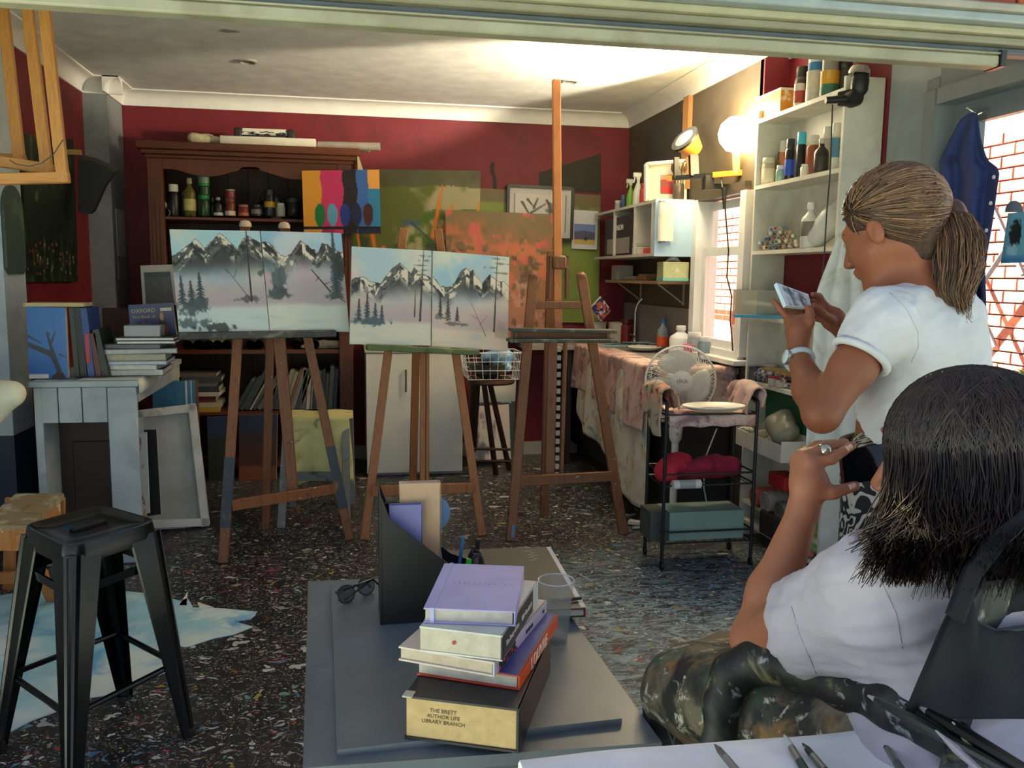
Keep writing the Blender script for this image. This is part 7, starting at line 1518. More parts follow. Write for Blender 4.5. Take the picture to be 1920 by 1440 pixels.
# large flat book and its neighbours
bq = [P(1040,1166,Z=PZ),P(1112,1160,Z=PZ),P(1012,1036,Z=PZ),P(838,1042,Z=PZ)]
bw_ = .305; Rm = rotm((0,0,-2.5)); mc = Vector((.388,2.090,PZ+.012))
mg = book(mc,(bw_,.46,.022),Rm,(62,56,48),'large dark brown flat book behind the cup on the foreground table',pages=(206,202,190),spine='-x',group='large books on the foreground table'); part('jacket_edge', mat((206,200,206),.5), mg, lambda mb: mb.box(mc+Rm@Vector((bw_/2-.003,0,.0113)),(.012,.45,.0008),Rm),smooth=None)
part('red_edge', mat((170,34,40),.5), mg, lambda mb: mb.box(mc+Rm@Vector((bw_/2,-.02,.0)),(.002,.42,.022),Rm),smooth=None)
for i,(s_,sz) in enumerate((('Claude',.022),('Monet',.016))): pass
for i in range(7): part('title_mark', mat((170,160,140),.5), mg, lambda mb: mb.box(mc+Rm@Vector((.085+.012*(i%2),.19-.012*i,.0115)),(.02-.004*(i%3),.004,.0006),Rm),smooth=None)
part('pen', mat((30,30,32),.4), None, lambda mb: mb.cyl(mc+Vector((.07,-.20,.017)),mc+Vector((.145,-.19,.017)),.004,n=8), label='black pen lying on the near end of the large brown book', cat='pen')
# folded spectacles
gl = thing('spectacles','folded black spectacles on the far left of the foreground table','glasses',(.0,2.06,PZ)); GB = mat((20,20,22),.3); g0 = P(668,1106,Z=PZ+.02)
gx_ = Vector((.62,.60,0)).normalized()*1.0; gz_ = Vector((-.25,.25,.93)).normalized()
for s in (-1,1):
    cg = g0+gx_*.034*s; part('lens_rim', GB, gl, lambda mb: mb.tube([cg+gx_*.028*math.cos(t)*(1 if abs(math.cos(t))<.8 else .95)+gz_*.020*math.sin(t) for t in np.linspace(0,2*math.pi,17)[:-1]],.0024,6,closed=True)); part('lens', glass((150,156,160),.7,.05), gl, lambda mb: mb.prism([cg+gx_*.026*math.cos(t)+gz_*.018*math.sin(t) for t in np.linspace(0,2*math.pi,15)[:-1]],gx_.cross(gz_)*.0015),smooth=None)
    e_ = g0+gx_*.064*s+gz_*.012; part('temple', GB, gl, lambda mb: mb.tube([e_,e_+gx_.cross(gz_)*(.012)+gx_*(-.01*s),e_-gx_*.11*s+gx_.cross(gz_)*.016-gz_*.01*(s+1),e_-gx_*.125*s+gx_.cross(gz_)*.018-gz_*.022],[.003,.003,.0025,.003],6))
part('bridge', GB, gl, lambda mb: mb.tube([g0-gx_*.008+gz_*.008,g0+gz_*.012,g0+gx_*.008+gz_*.008],.0025,6))

# ================================================================== cloth-covered side table, brushes and jar at the bottom right
CZ = .80
ct_ = thing('side_table','small side table under the white cloth, right in front of the view','table',(.75,.62,0)); part('table_top', wood((120,90,60),(140,106,74),0), ct_, lambda mb: mb.box((.78,.60,CZ-.03),(1.10,.72,.025)))
for x in (.27,1.29):
    for y in (.28,.92): part('leg', wood((120,90,60),(140,106,74),2), ct_, lambda mb: mb.cyl((x,y,0),(x,y,CZ-.04),.022,n=10))
WC = stained((240,240,240),[((228,228,232),.42,3),((206,186,168),.26,4),((160,178,214),.22,9),((110,90,130),.14,30)],rough=.9,bump=.15,key='white_painty_cloth')
def _wc(u, v):
    x = .20+1.16*u; s = v*.95; wr = .004*math.sin(u*23+v*7)+.004*math.sin(u*41-v*15); pk = .022*math.exp(-((x-.775)/.035)**2-((s-.20)/.05)**2)
    edge = .012*math.sin(u*14)
    if s < .17: return Vector((x,.985+edge*.4+.012*math.sin(u*31)*(.17-s)*5,CZ-(.17-s)))
    return Vector((x,.985+edge*.4-(s-.17),CZ+.004+wr*min(1,(s-.17)*12)+pk))
cloth_sheet(_wc,110,70,.003,'white_cloth',WC,label='white paint-marked cloth over the side table at the bottom right',cat='cloth')
gq = 'brushes lying on the white cloth'
def brush(tip, end, lab, hc, bc, r=.0045):
    tip = Vector(tip); end = Vector(end); d = (end-tip).normalized(); t = thing('paint_brush',lab,'brush',end,gq)
    part('bristles', stained(bc,[((200,200,196),.4,60)]), t, lambda mb: mb.tube([tip,tip+d*.012,tip+d*.03],[.001,r*.9,r],8)); part('ferrule', mat((150,150,146),.35,.7), t, lambda mb: mb.cyl(tip+d*.029,tip+d*.06,r*1.05,r*1.1,8)); part('handle', stained(hc,[((200,204,200),.30,60)],rough=.4), t, lambda mb: mb.tube([tip+d*.059,tip+d*.10,end],[r*1.15,r*1.3,r*.7],8))
for (x0,y0,x1,y1,lab,hc,bc) in ((1340,1396,1384,1445,'brown-handled brush at the left of the white cloth',(120,100,84),(110,100,92)),(1470,1378,1496,1450,'green and white brush standing highest above the white cloth edge',(40,64,56),(196,200,196)),(1505,1394,1540,1446,'black and white striped brush on the white cloth',(36,40,40),(60,64,62)),(1650,1381,1668,1450,'grey speckled brush near the crumpled fold of the white cloth',(90,96,92),(70,72,70))):
    brush(P(x0,y0,Z=CZ+.018),P(x1,y1,Z=CZ+.016)+Vector((0,-.06,0)),lab,hc,bc)
jc = Vector((P(1815,1420,Z=CZ).x,P(1815,1420,Z=CZ).y,CZ+.012)); jj = thing('glass_jar','glass jar crammed with brushes in the bottom right corner','jar',jc)
part('jar_glass', glass((206,214,206),.6,.06), jj, lambda mb: mb.lathe(jc,[(.0,.002),(.036,.002),(.038,.006),(.038,.055),(.034,.055),(.034,.006),(.0,.005)],24))
gj = 'brushes in the glass jar'
for i,(a,b,hc,r) in enumerate(((Q(1905,1455,.83),Q(1642,1312,1.0),(18,30,28),.007),(Q(1890,1452,.84),Q(1700,1322,.98),(24,36,32),.006),(Q(1870,1450,.86),Q(1762,1362,.93),(30,70,56),.006),(Q(1930,1448,.82),Q(1740,1335,.95),(14,18,18),.008),(Q(1860,1450,.86),Q(1800,1372,.9),(90,100,60),.005),(Q(1845,1450,.86),Q(1772,1385,.9),(150,140,150),.005))):
    t = thing('paint_brush',('longest black brush leaning out of the glass jar','second long dark brush leaning out of the glass jar','green-handled brush in the glass jar','thick black brush lying across the glass jar','olive brush standing short in the glass jar','pale brush standing short in the glass jar')[i],'brush',a,gj)
    part('handle', mat(hc,.25), t, lambda mb: mb.tube([a,a.lerp(b,.7),b],[r*.7,r,r*.55],8)); part('handle_tip', mat((150,156,150),.5), t, lambda mb: mb.tube([b,b+(b-a).normalized()*.012],[r*.5,r*.2],6))
# ================================================================== people
SKIN = vcol(.5,'skin',.0,.35)
SKIN_N = SKIN.node_tree; b_ = SKIN_N.nodes['Principled BSDF']; b_.inputs['Subsurface Weight'].default_value = .12; b_.inputs['Subsurface Radius'].default_value = (.02,.008,.004); b_.inputs['Subsurface Scale'].default_value = .5
UPZ = Vector((0,0,1)); RH = Vector((rgt[0],rgt[1],0)).normalized(); AH = Vector((fwd[0],fwd[1],0)).normalized()
def frame(fr, fa, tilt):
    """forward, left, up of a head facing fr to the right and fa away, nodding down by tilt degrees"""
    f = (RH*fr+AH*fa).normalized(); l = Vector((-f.y,f.x,0)); a = math.radians(tilt); F_ = f*math.cos(a)-UPZ*math.sin(a); return F_, l, F_.cross(l)
def head_prims(H, fr):
    f,l,u = fr; p = lambda a,b,c: H+f*a+l*b+u*c; R = np.array(Matrix((f,l,u)).transposed())
    pr_ = [('e',p(-.015,0,.03),(.095,.074,.086),R,.02),('e',p(.032,0,-.035),(.060,.056,.082),R,.03),('c',p(.035,0,-.088),p(.072,0,-.102),.034,.020,.03),
      ('c',p(.078,-.030,.018),p(.078,.030,.018),.015,.015,.02),('c',p(.092,0,.006),p(.116,0,-.038),.008,.011,.012),('e',p(.108,.012,-.042),(.010,.009,.008),R,.008),('e',p(.108,-.012,-.042),(.010,.009,.008),R,.008),
      ('e',p(.094,0,-.064),(.014,.024,.007),R,.008),('e',p(.092,0,-.075),(.014,.021,.008),R,.008),('e',p(.058,.036,-.03),(.032,.026,.03),R,.03),('e',p(.058,-.036,-.03),(.032,.026,.03),R,.03),
      ('c',p(.02,.05,-.045),p(.055,.02,-.095),.022,.018,.03),('c',p(.02,-.05,-.045),p(.055,-.02,-.095),.022,.018,.03)]
    for s in (-1,1):
        pr_ += [('-e',p(.100,s*.031,.000),(.018,.017,.011),R,.004),('e',p(.080,s*.031,-.001),(.0125,.0125,.0115),R,.002)]
        pr_ += [('e',p(-.004,s*.079,-.012),(.020,.009,.032),R,.006),('-e',p(.002,s*.090,-.008),(.010,.006,.018),R,.003)]
    return pr_, p, R
def finger(pts, r0, r1): return [('c',a,b,r0+(r1-r0)*i/(len(pts)-1),r0+(r1-r0)*(i+1)/(len(pts)-1),.006) for i,(a,b) in enumerate(zip(pts,pts[1:]))]
def skincolor(base, p, lipc=(150,84,76)):
    lip = np.array(p(.104,0,-.070)); cols = np.array(base,float)
    def f(co):
        n = fbm(co[:,0]*3+co[:,2],co[:,1]*3-co[:,2],14,3); c = cols[None]*(1+.10*(n-.5))[:,None]
        d = np.linalg.norm((co-lip)*np.array([1,1,1.8]),axis=1); k = np.clip(1-(d-.014)/.012,0,1)[:,None]*.7
        return c*(1-k)+np.array(lipc)*k
    return f
def eyes(root, p, fr, dark=(60,40,28)):
    f,l,u = fr
    for s in (-1,1):
        e = part('eye', mat((226,222,216),.2), root, lambda mb: mb.lathe(p(.080,s*.031,-.001),[(.0,-.012)]+[(.0128*math.sin(t),-.0128*math.cos(t)) for t in np.linspace(.3,math.pi-.3,8)]+[(.0,.0128)],14,f),smooth=3.2); part('iris', mat(dark,.2), e, lambda mb: mb.lathe(p(.0915,s*.031,-.001),[(.0,.0022),(.005,.0016),(.006,0)],12,f))
        part('eyebrow', mat((58,42,32),.8), root, lambda mb: mb.tube([p(.090,s*.016,.019),p(.088,s*.032,.024),p(.078,s*.048,.019)],[.0025,.0032,.0015],6))
def strands(paths, name, material, root, r=.0016, n=4):
    mb = MB()
    for pts in paths:
        m_ = len(pts); rr = r*random.uniform(.7,1.3); mb.tube(pts,[rr*(1-.75*(i/(m_-1))**3) for i in range(m_)],n,cap=False)
    return mb.build(name, material, root, kind='stuff', smooth=3.2)
def hairmat(c1, c2, key):
    m_, nt, b = _new(key); g = nt.nodes.new('ShaderNodeNewGeometry'); col = _ramp(nt,g.outputs['Random Per Island'],[(0,L4(c1)),(.6,L4(tuple((np.array(c1)+np.array(c2))/2))),(1,L4(c2))])
    nt.links.new(col,b.inputs['Base Color']); b.inputs['Roughness'].default_value = .38; b.inputs['Specular IOR Level'].default_value = .5; return m_

def capmat(c1, c2, key):
    m_, nt, b = _new(key); n = _noise(nt,_coord(nt,(1,1,.35)),70,4,.6,.8); nt.links.new(_ramp(nt,n.outputs[0],[(.35,L4(c1)),(.7,L4(c2))]),b.inputs['Base Color']); b.inputs['Roughness'].default_value = .5; _bump(nt,b,n.outputs[0],.6,.004); return m_
from mathutils.bvhtree import BVHTree
def seam(ob, pxs, r, name, material, root):
    me = ob.data; w_ = WO[ob.name]; bv = BVHTree.FromPolygons([v.co+w_ for v in me.vertices],[tuple(q.vertices) for q in me.polygons]); pts = []
    dense = [(a[0]+(b[0]-a[0])*t/6,a[1]+(b[1]-a[1])*t/6) for a,b in zip(pxs,pxs[1:]) for t in range(6)]+[pxs[-1]]
    for x,y in dense:
        h = bv.ray_cast(Vector(CAM),Vector(ray(x,y)).normalized())
        if h[0] is not None: pts.append(h[0]+h[1]*r*.3)
    if len(pts) > 2: part(name, material, root, lambda mb: mb.tube(pts,r,6),smooth=3.2)

# ------------------------------------------------------------------ standing girl
def girl1():
    fr = frame(-.66,.75,24); f,l,u = fr; H = Q(1666,428,1.93)
    root = thing('person','person with a brown ponytail in a white t-shirt, standing and looking down at a phone','person',(Q(1690,880,1.98).x,Q(1690,880,1.98).y,0))
    hp,p,R = head_prims(H,fr); N = Q(1716,556,1.95); shL = Q(1655,606,1.84); shR = Q(1788,600,2.08)
    elL = Q(1541,776,1.81); wrL = Q(1496,668,1.99); elR = Q(1690,752,2.26); wrR = Q(1588,628,2.17); pel = Q(1690,900,1.99)
    body = hp+[('c',p(-.03,0,-.05),N+UPZ*.02,.050,.054,.03),('c',N,shL,.055,.05,.05),('c',N,shR,.055,.05,.05),('c',N-UPZ*.05,pel,.10,.11,.06)]
    body += [('c',shL,shL.lerp(elL,.5),.050,.046,.03),('c',shL.lerp(elL,.5),elL,.046,.037,.02),('c',elL,elL.lerp(wrL,.4),.038,.040,.02),('c',elL.lerp(wrL,.4),wrL,.038,.024,.02)]
    body += [('c',shR,elR,.046,.036,.03),('c',elR,elR.lerp(wrR,.4),.036,.037,.02),('c',elR.lerp(wrR,.4),wrR,.036,.023,.02)]
    # left hand under the phone
    pm = Q(1497,622,2.02); pk = Q(1494,600,2.035)
    body += [('c',wrL,pm,.024,.027,.012),('c',pm,Q(1484,604,2.045),.026,.018,.012),('c',pm,Q(1505,602,2.03),.024,.017,.012)]
    body += finger([Q(1482,604,2.045),Q(1464,581,2.06),Q(1450,563,2.065)],.0095,.007)+finger([Q(1490,602,2.05),Q(1478,582,2.075),Q(1464,570,2.085)],.0095,.0075)+finger([Q(1497,600,2.055),Q(1490,580,2.085),Q(1478,570,2.095)],.009,.0075)+finger([Q(1503,602,2.055),Q(1500,584,2.085),Q(1492,574,2.095)],.0085,.007)
    body += finger([Q(1506,626,2.01),Q(1519,604,2.005),Q(1519,586,2.015),Q(1514,576,2.02)],.012,.0085)
    # right hand at the far end of the phone
    pr2 = Q(1562,598,2.14)
    body += [('c',wrR,pr2,.023,.028,.012),('c',pr2,Q(1545,582,2.13),.027,.02,.012)]
    body += finger([Q(1548,574,2.12),Q(1536,556,2.115),Q(1524,552,2.10)],.0095,.0075)+finger([Q(1542,580,2.13),Q(1527,568,2.13),Q(1517,566,2.12)],.0095,.0075)+finger([Q(1540,590,2.13),Q(1524,582,2.135),Q(1514,580,2.125)],.009,.0075)+finger([Q(1542,600,2.13),Q(1528,596,2.135),Q(1518,594,2.125)],.0085,.007)+finger([Q(1560,600,2.11),Q(1541,588,2.075),Q(1526,574,2.06)],.012,.009)
    sdf_object(body,.0048,'body',SKIN,root,relax=2,color=skincolor((140,84,58),p),cuts=[(pel,(0,0,-1))])
    eyes(root,p,fr)
    # t-shirt
    SH = stained((208,208,208),[((198,200,204),.42,4)],rough=.9,bump=.08,key='white_tshirt',fine=200)
    cuff = shL.lerp(elL,.36); ad = (elL-shL).normalized(); cuR = shR.lerp(elR,.45)
    hem = Q(1640,826,1.94); waist = Q(1690,780,1.97); fb = (RH*-.84+AH*.54); lb = Vector((-fb.y,fb.x,0)); Rb = np.array(Matrix((fb,lb,UPZ)).transposed())
    bcx = Q(1722,680,1.97)
    tee = [('e',Q(1728,650,1.97),(.118,.168,.15),Rb,.05),('e',Q(1715,770,1.97),(.118,.150,.16),Rb,.06),('c',N+UPZ*-.01,shL+UPZ*.005,.062,.064,.05),('c',N+UPZ*-.01,shR,.062,.062,.05),('c',Q(1755,600,1.97),Q(1770,700,1.99),.085,.085,.06),('e',Q(1690,830,1.97),(.124,.150,.10),Rb,.06),
      ('c',shL,shL.lerp(elL,.24),.060,.059,.04),('c',shR,cuR,.062,.060,.04),('-c',shL.lerp(elL,.42),elL,.054,.060,.005),('-c',N+UPZ*.0,p(-.03,0,-.05),.055,.052,.01)]
    def wr(c): 
        a = c[:,2]*1.0+ (c[:,0]*.6-c[:,1]*.4); n = fbm(c[:,0]*2.0+c[:,2]*1.2,c[:,1]*2.0-c[:,2]*1.0,7,5); rd = 1-np.abs(2*fbm(c[:,0]*1.6-c[:,2]*2.2,c[:,1]*1.8+c[:,2]*.8,5,9)-1)
        return .012*(n-.5)+.020*(rd-.75)
    to = sdf_object(tee,.0062,'tshirt',SH,root,cuts=[(cuR,(elR-shR).normalized()),(hem,(-.15,.1,-1))],relax=2,disp=wr)
    seam(to,[(1668,548),(1700,580),(1720,620),(1722,650),(1708,680)],.0008,'armhole_seam',mat((176,180,186),.9),root); seam(to,[(1572,806),(1610,822),(1660,834)],.0010,'hem_stitch',mat((182,184,188),.9),root)
    cu = shL.lerp(elL,.37); x_ = ad.orthogonal().normalized(); y_ = ad.cross(x_)
    part('rolled_cuff', SH, root, lambda mb: mb.tube([cu+(x_*math.cos(t)+y_*math.sin(t))*(.0585+.0015*math.sin(3*t))+ad*(.002*math.sin(2*t)) for t in np.linspace(0,2*math.pi,29)[:-1]],.0085,8,closed=True),smooth=3.2)
    part('collar', SH, root, lambda mb: mb.tube([N+UPZ*(.026-.016*math.cos(t))+fb*.058*math.cos(t)+lb*.064*math.sin(t) for t in np.linspace(0,2*math.pi,25)[:-1]],.006,8,closed=True),smooth=3.2)
    # trousers
    PTN = _new('patterned_cloth'); m_,nt,b = PTN; n1 = _noise(nt,_coord(nt),9,2,.4,1.5); wv = nt.nodes.new('ShaderNodeMath'); wv.operation='MULTIPLY'; wv.inputs[1].default_value = 60; nt.links.new(n1.outputs[0],wv.inputs[0]); sn = nt.nodes.new('ShaderNodeMath'); sn.operation='SINE'; nt.links.new(wv.outputs[0],sn.inputs[0])
    nt.links.new(_ramp(nt,sn.outputs[0],[(.25,L4((26,26,30))),(.45,L4((176,170,160)))]),b.inputs['Base Color']); b.inputs['Roughness'].default_value = .9
    hipL = Q(1660,900,1.92); hipR = Q(1720,900,2.06)
    kn = lambda h: Vector((h.x-.02,h.y+.01,.48))
    tr = [('e',Q(1690,870,1.99),(.120,.150,.12),Rb,.05)]
    for h in (hipL,hipR): tr += [('c',h,kn(h),.092,.068,.05),('c',kn(h),Vector((h.x-.01,h.y+.02,.09)),.070,.055,.04)]
    sdf_object(tr,.008,'trousers',m_,root,relax=2,disp=lambda c:.008*(fbm(c[:,0]*3+c[:,2],c[:,1]*3,8,2)-.5))
    part('waistband', mat((22,22,26),.8), root, lambda mb: mb.tube([Q(1690,840,1.985)+fb*.124*math.cos(t)+lb*.154*math.sin(t) for t in np.linspace(0,2*math.pi,33)[:-1]],.016,8,closed=True),smooth=3.2)
    for h in (hipL,hipR):
        ft = Vector((h.x-.01,h.y+.02,0)); sdf_object([('c',ft+UPZ*.045,ft+fb*.14+UPZ*.03,.04,.03,.03),('c',ft+UPZ*.045,ft-fb*.05+UPZ*.04,.04,.035,.03)],.007,'shoe',mat((40,40,44),.5),root,cuts=[((0,0,.002),(0,0,-1))])
    # hair
    HM = hairmat((64,44,30),(146,108,72),'brown_hair'); CM = capmat((54,38,28),(84,60,42),'brown_hair_base'); T = Q(1757,388,1.925); E0 = p(-.022,0,.034)
    cap = [('e',E0,(.108,.085,.097),R,.02),('c',p(-.07,.02,-.02),p(-.05,.0,-.075),.045,.030,.04),('c',p(-.06,0,.03),T,.06,.028,.05)]
    cuts = [(p(.062,0,.03),(f*.93+u*-.38)),]
    co_ = sdf_object(cap+[('-e',p(.045,.075,-.05),(.062,.05,.058),R,.01),('-e',p(.045,-.075,-.05),(.062,.05,.058),R,.01)],.006,'hair_cap',CM,root,cuts=cuts,relax=2)
    def ell(d, k=1.0): 
        d = Vector(d).normalized(); r = 1/math.sqrt((d.x/.110)**2+(d.y/.087)**2+(d.z/.099)**2); return p(-.022+d.x*r*k,d.y*r*k,.034+d.z*r*k)
    tl_ = T-E0; Tl = Vector((tl_.dot(f),tl_.dot(l),tl_.dot(u))).normalized(); paths = []
    n_ok = 0
    while n_ok < 1500:
        st = Vector(rng.normal(size=3)).normalized()
        if st.x*.93-st.z*.38 > .62 or st.z < -.62: continue
        if st.x > .05 and st.z < -.05 and abs(st.y) > .2: continue
        n_ok += 1; k0 = random.uniform(1.01,1.05); pts = []
        for j in range(9):
            t = j/8; d = st.lerp(Tl,t); bow = .03*math.sin(t*math.pi)
            pts.append(ell(d,k0+bow*.5+.16*max(0,d.normalized().dot(Tl))**3)) if t < .8 else pts.append(ell(st.lerp(Tl,.8),k0+.01+.16*max(0,st.lerp(Tl,.8).normalized().dot(Tl))**3).lerp(T,(t-.8)/.2*.95))
        paths.append(pts)
    bvh = BVHTree.FromPolygons([v.co+WO[co_.name] for v in co_.data.vertices],[tuple(q.vertices) for q in co_.data.polygons])
    for pts in paths:
        lift = random.uniform(.0005,.004)
        for j,q in enumerate(pts):
            d = (q-E0).normalized(); h = bvh.ray_cast(E0,d)
            if h[0] is not None: pts[j] = E0+d*max((q-E0).length*.98,h[3]+lift)
    for i in range(36):   # loose wisps
        st = Vector((random.uniform(-.3,.7),random.choice((-1,1))*random.uniform(.1,.8),random.uniform(.3,1))).normalized(); d2 = (st+Vector((random.uniform(-.4,.1),random.uniform(-.2,.2),random.uniform(-.1,.3)))).normalized(); paths.append([ell(st,1.02),ell(st.lerp(d2,.5),1.05),ell(d2,random.uniform(1.05,1.12))])
    strands(paths,'hair_strands',HM,root,.0014)
    part('hair_tie', mat((16,16,18),.6), root, lambda mb: mb.lathe(T-(T-E0).normalized()*.008,[(.022,0),(.027,.006),(.027,.014),(.022,.02)],16,T-E0))
    pc = [T,Q(1778,402,1.90),Q(1790,444,1.88),Q(1789,500,1.87),Q(1780,548,1.87),Q(1797,588,1.865)]; pr3 = [.024,.040,.054,.055,.042,.016]
    sdf_object([('c',a,b,ra*.8,rb*.8,.02) for a,b,ra,rb in zip(pc,pc[1:],pr3,pr3[1:])],.006,'ponytail',CM,root,relax=1)
    paths = []
    for i in range(900):
        a = random.uniform(0,2*math.pi); q_ = random.random()**.5; ph = random.uniform(0,6); e = random.uniform(.75,1.08); pts = []
        for j in range(13):
            t = j/12*e*5; k = min(4,int(t)); tt = t-k; c = pc[k].lerp(pc[k+1],tt) if tt <= 1 else pc[5]+(pc[5]-pc[4])*(tt-1); rr = (pr3[k]+(pr3[k+1]-pr3[k])*min(1,tt))*q_*1.12+.002
            rr += .010*math.sin(t*2.6+ph)*min(1,t); pts.append(c+RH*math.cos(a)*rr*.85+AH*math.sin(a)*rr+UPZ*.002*math.sin(ph))
        paths.append(pts)
    strands(paths,'ponytail_strands',HM,root,.0014)
    # wrist watch
    wd = (wrL-elL).normalized(); wc = elL.lerp(wrL,.93); x_ = wd.orthogonal().normalized(); y_ = wd.cross(x_)
    wt = thing('wrist_watch','silver watch with a pale grey strap on the standing girl\'s wrist','watch',wc)
    part('strap', mat((176,186,190),.6), wt, lambda mb: mb.tube([wc+(x_*math.cos(t)+y_*math.sin(t))*.0285 for t in np.linspace(0,2*math.pi,25)[:-1]],.0075,6,closed=True),smooth=3.2)
    wn = ((Q(1478,672,1.97)-wc)); wn = (wn-wd*wn.dot(wd)).normalized(); part('watch_case', mat((196,196,190),.2,.9), wt, lambda mb: mb.lathe(wc+wn*.026,[(.0,0),(.018,.0),(.019,.004),(.018,.009),(.0,.009)],20,wn)); part('watch_face', mat((206,214,214),.2), wt, lambda mb: mb.lathe(wc+wn*.0352,[(.0,.0006),(.0155,.0004),(.016,0)],20,wn))
    # phone
    A,B,C_,D_ = Q(1456,530,2.045),Q(1516,552,2.115),Q(1522,577,2.075),Q(1474,573,2.005); nrm = (B-A).cross(D_-A).normalized()
    if nrm.dot(Vector(CAM)-A) < 0: nrm = -nrm
    ph_ = thing('phone','white phone held flat by the standing girl','phone',D_); part('phone_body', mat((206,226,232),.25), ph_, lambda mb: mb.hexa([A,B,C_,D_],[q-nrm*.009 for q in (A,B,C_,D_)]),smooth=None)
    cen = (A+B+C_+D_)/4; inn = [cen+(A.lerp(B,.10)-cen)*.96,cen+(A.lerp(B,.90)-cen)*.96,cen+(D_.lerp(C_,.90)-cen)*.96,cen+(D_.lerp(C_,.10)-cen)*.96]; inn = [q+(cen-q)*.06+nrm*.0006 for q in inn]
    SC = _new('phone_screen'); sm2,snt,sb_ = SC; nn_ = _noise(snt,_coord(snt),40,2); cr = _ramp(snt,nn_.outputs[0],[(.35,L4((50,58,66))),(.65,L4((150,160,168)))]); snt.links.new(cr,sb_.inputs['Base Color']); snt.links.new(cr,sb_.inputs['Emission Color']); sb_.inputs['Emission Strength'].default_value = .10; sb_.inputs['Roughness'].default_value = .1
    part('screen', sm2, ph_, lambda mb: mb.hexa(inn,[q-nrm*.0004 for q in inn]),smooth=None)
girl1()

# ------------------------------------------------------------------ seated girl
def girl2():
    fr = frame(-.74,.67,6); f,l,u = fr; H = Q(1794,868,1.27); fb = (RH*-.78+AH*.62).normalized(); lb = Vector((-fb.y,fb.x,0)); Rb = np.array(Matrix((fb,lb,UPZ)).transposed())
    hp,p,R = head_prims(H,fr); N = Q(1778,1040,1.22); shL = Q(1655,1100,1.12); shR = Q(1905,1090,1.33); elL = Q(1418,1200,1.38); wrL = Q(1507,955,1.43)
    elR = Q(1800,1130,1.60); wrR = Q(1745,935,1.53); pel = Q(1800,1520,1.17)
    root = thing('person','person with long dark hair seated at the right, photographing with a phone','person',(pel.x,pel.y,0))
    body = hp+[('c',p(-.03,0,-.05),N+UPZ*.02,.050,.054,.03),('c',N,shL,.055,.05,.05),('c',N,shR,.055,.05,.05),('c',N-UPZ*.06,pel,.10,.12,.06)]
    body += [('c',shL,shL.lerp(elL,.5),.050,.046,.03),('c',shL.lerp(elL,.5),elL,.045,.037,.02),('c',elL,elL.lerp(wrL,.35),.038,.040,.02),('c',elL.lerp(wrL,.35),wrL,.039,.0245,.02)]
    body += [('c',shR,elR,.048,.036,.03),('c',elR,wrR,.036,.024,.02)]
    kn = [Q(1521,870,1.425),Q(1511,858,1.44),Q(1501,857,1.455),Q(1493,864,1.47)]
    pm = Q(1517,905,1.435)
    body += [('c',wrL,pm,.0245,.030,.012)]+[('c',pm,k,.026,.0125,.012) for k in kn]
    body += finger([kn[0],Q(1560,860,1.425),Q(1598,835,1.435)],.0112,.0078)+finger([kn[1],Q(1548,838,1.445),Q(1584,829,1.46)],.0112,.008)+finger([kn[2],Q(1530,836,1.465),Q(1566,831,1.48)],.0108,.008)+finger([kn[3],Q(1513,846,1.485),Q(1545,843,1.50)],.0098,.0075)
    body += finger([Q(1524,925,1.42),Q(1562,924,1.415),Q(1604,911,1.425)],.0135,.0088)
    pr2 = Q(1715,880,1.50); body += [('c',wrR,pr2,.024,.028,.012),('c',pr2,Q(1698,850,1.49),.025,.018,.012)]
    body += finger([Q(1700,842,1.49),Q(1682,818,1.475),Q(1659,806,1.465)],.0105,.0078)+finger([Q(1700,852,1.5),Q(1690,832,1.50),Q(1676,826,1.49)],.0105,.008)+finger([Q(1702,862,1.5),Q(1692,850,1.51),Q(1680,846,1.50)],.010,.008)+finger([Q(1706,874,1.5),Q(1696,866,1.51),Q(1684,864,1.50)],.009,.0075)+finger([Q(1712,892,1.48),Q(1697,902,1.465),Q(1682,899,1.455)],.012,.0085)
    sdf_object(body,.0042,'body',SKIN,root,relax=2,color=skincolor((158,102,74),p),cuts=[(pel,(0,0,-1))])
    eyes(root,p,fr)
    for k,(a,b) in enumerate(((Q(1588,842,1.4235),Q(1597,836,1.425)),(Q(1592,914,1.4135),Q(1603,910,1.4155)))): part('fingernail', mat((214,172,156),.25), root, lambda mb: mb.tube([a,b],[.0048,.0042],8))
    SH = stained((176,170,178),[((166,160,168),.42,4)],rough=.9,bump=.08,key='pale_tshirt',fine=200)
    ad = (elL-shL).normalized(); cuL = Q(1492,1206,1.32)
    arm_mid = shL.lerp(elL,.62)
    tee = [('e',Q(1792,1160,1.20),(.120,.172,.15),Rb,.05),('e',Q(1790,1290,1.18),(.118,.155,.17),Rb,.06),('c',N-UPZ*.01,shL,.064,.066,.05),('c',N-UPZ*.01,shR,.064,.064,.05),('c',shL,arm_mid-UPZ*.005,.064,.064,.05),('c',shL-UPZ*.03,arm_mid-UPZ*.028,.055,.054,.04),('c',shR,shR.lerp(elR,.5),.064,.066,.04),('e',Q(1790,1420,1.17),(.13,.17,.12),Rb,.05),
       ('-c',arm_mid-UPZ*.012+ad*.0,elL,.058,.075,.004),('-c',N+UPZ*.01,p(-.03,0,-.05),.056,.052,.01)]
    def wr(c):
        n = fbm(c[:,0]*2.0+c[:,2]*1.2,c[:,1]*2.0-c[:,2]*1.0,8,15); rd = 1-np.abs(2*fbm(c[:,0]*1.2-c[:,2]*2.6,c[:,1]*1.6+c[:,2]*1.4,6,19)-1); return .010*(n-.5)+.020*(rd-.75)
    to = sdf_object(tee,.0055,'tshirt',SH,root,cuts=[(shL.lerp(elL,.60),(ad*.9+UPZ*.05)),(shR.lerp(elR,.5),(elR-shR)),(pel,(0,0,-1))],relax=2,disp=wr)
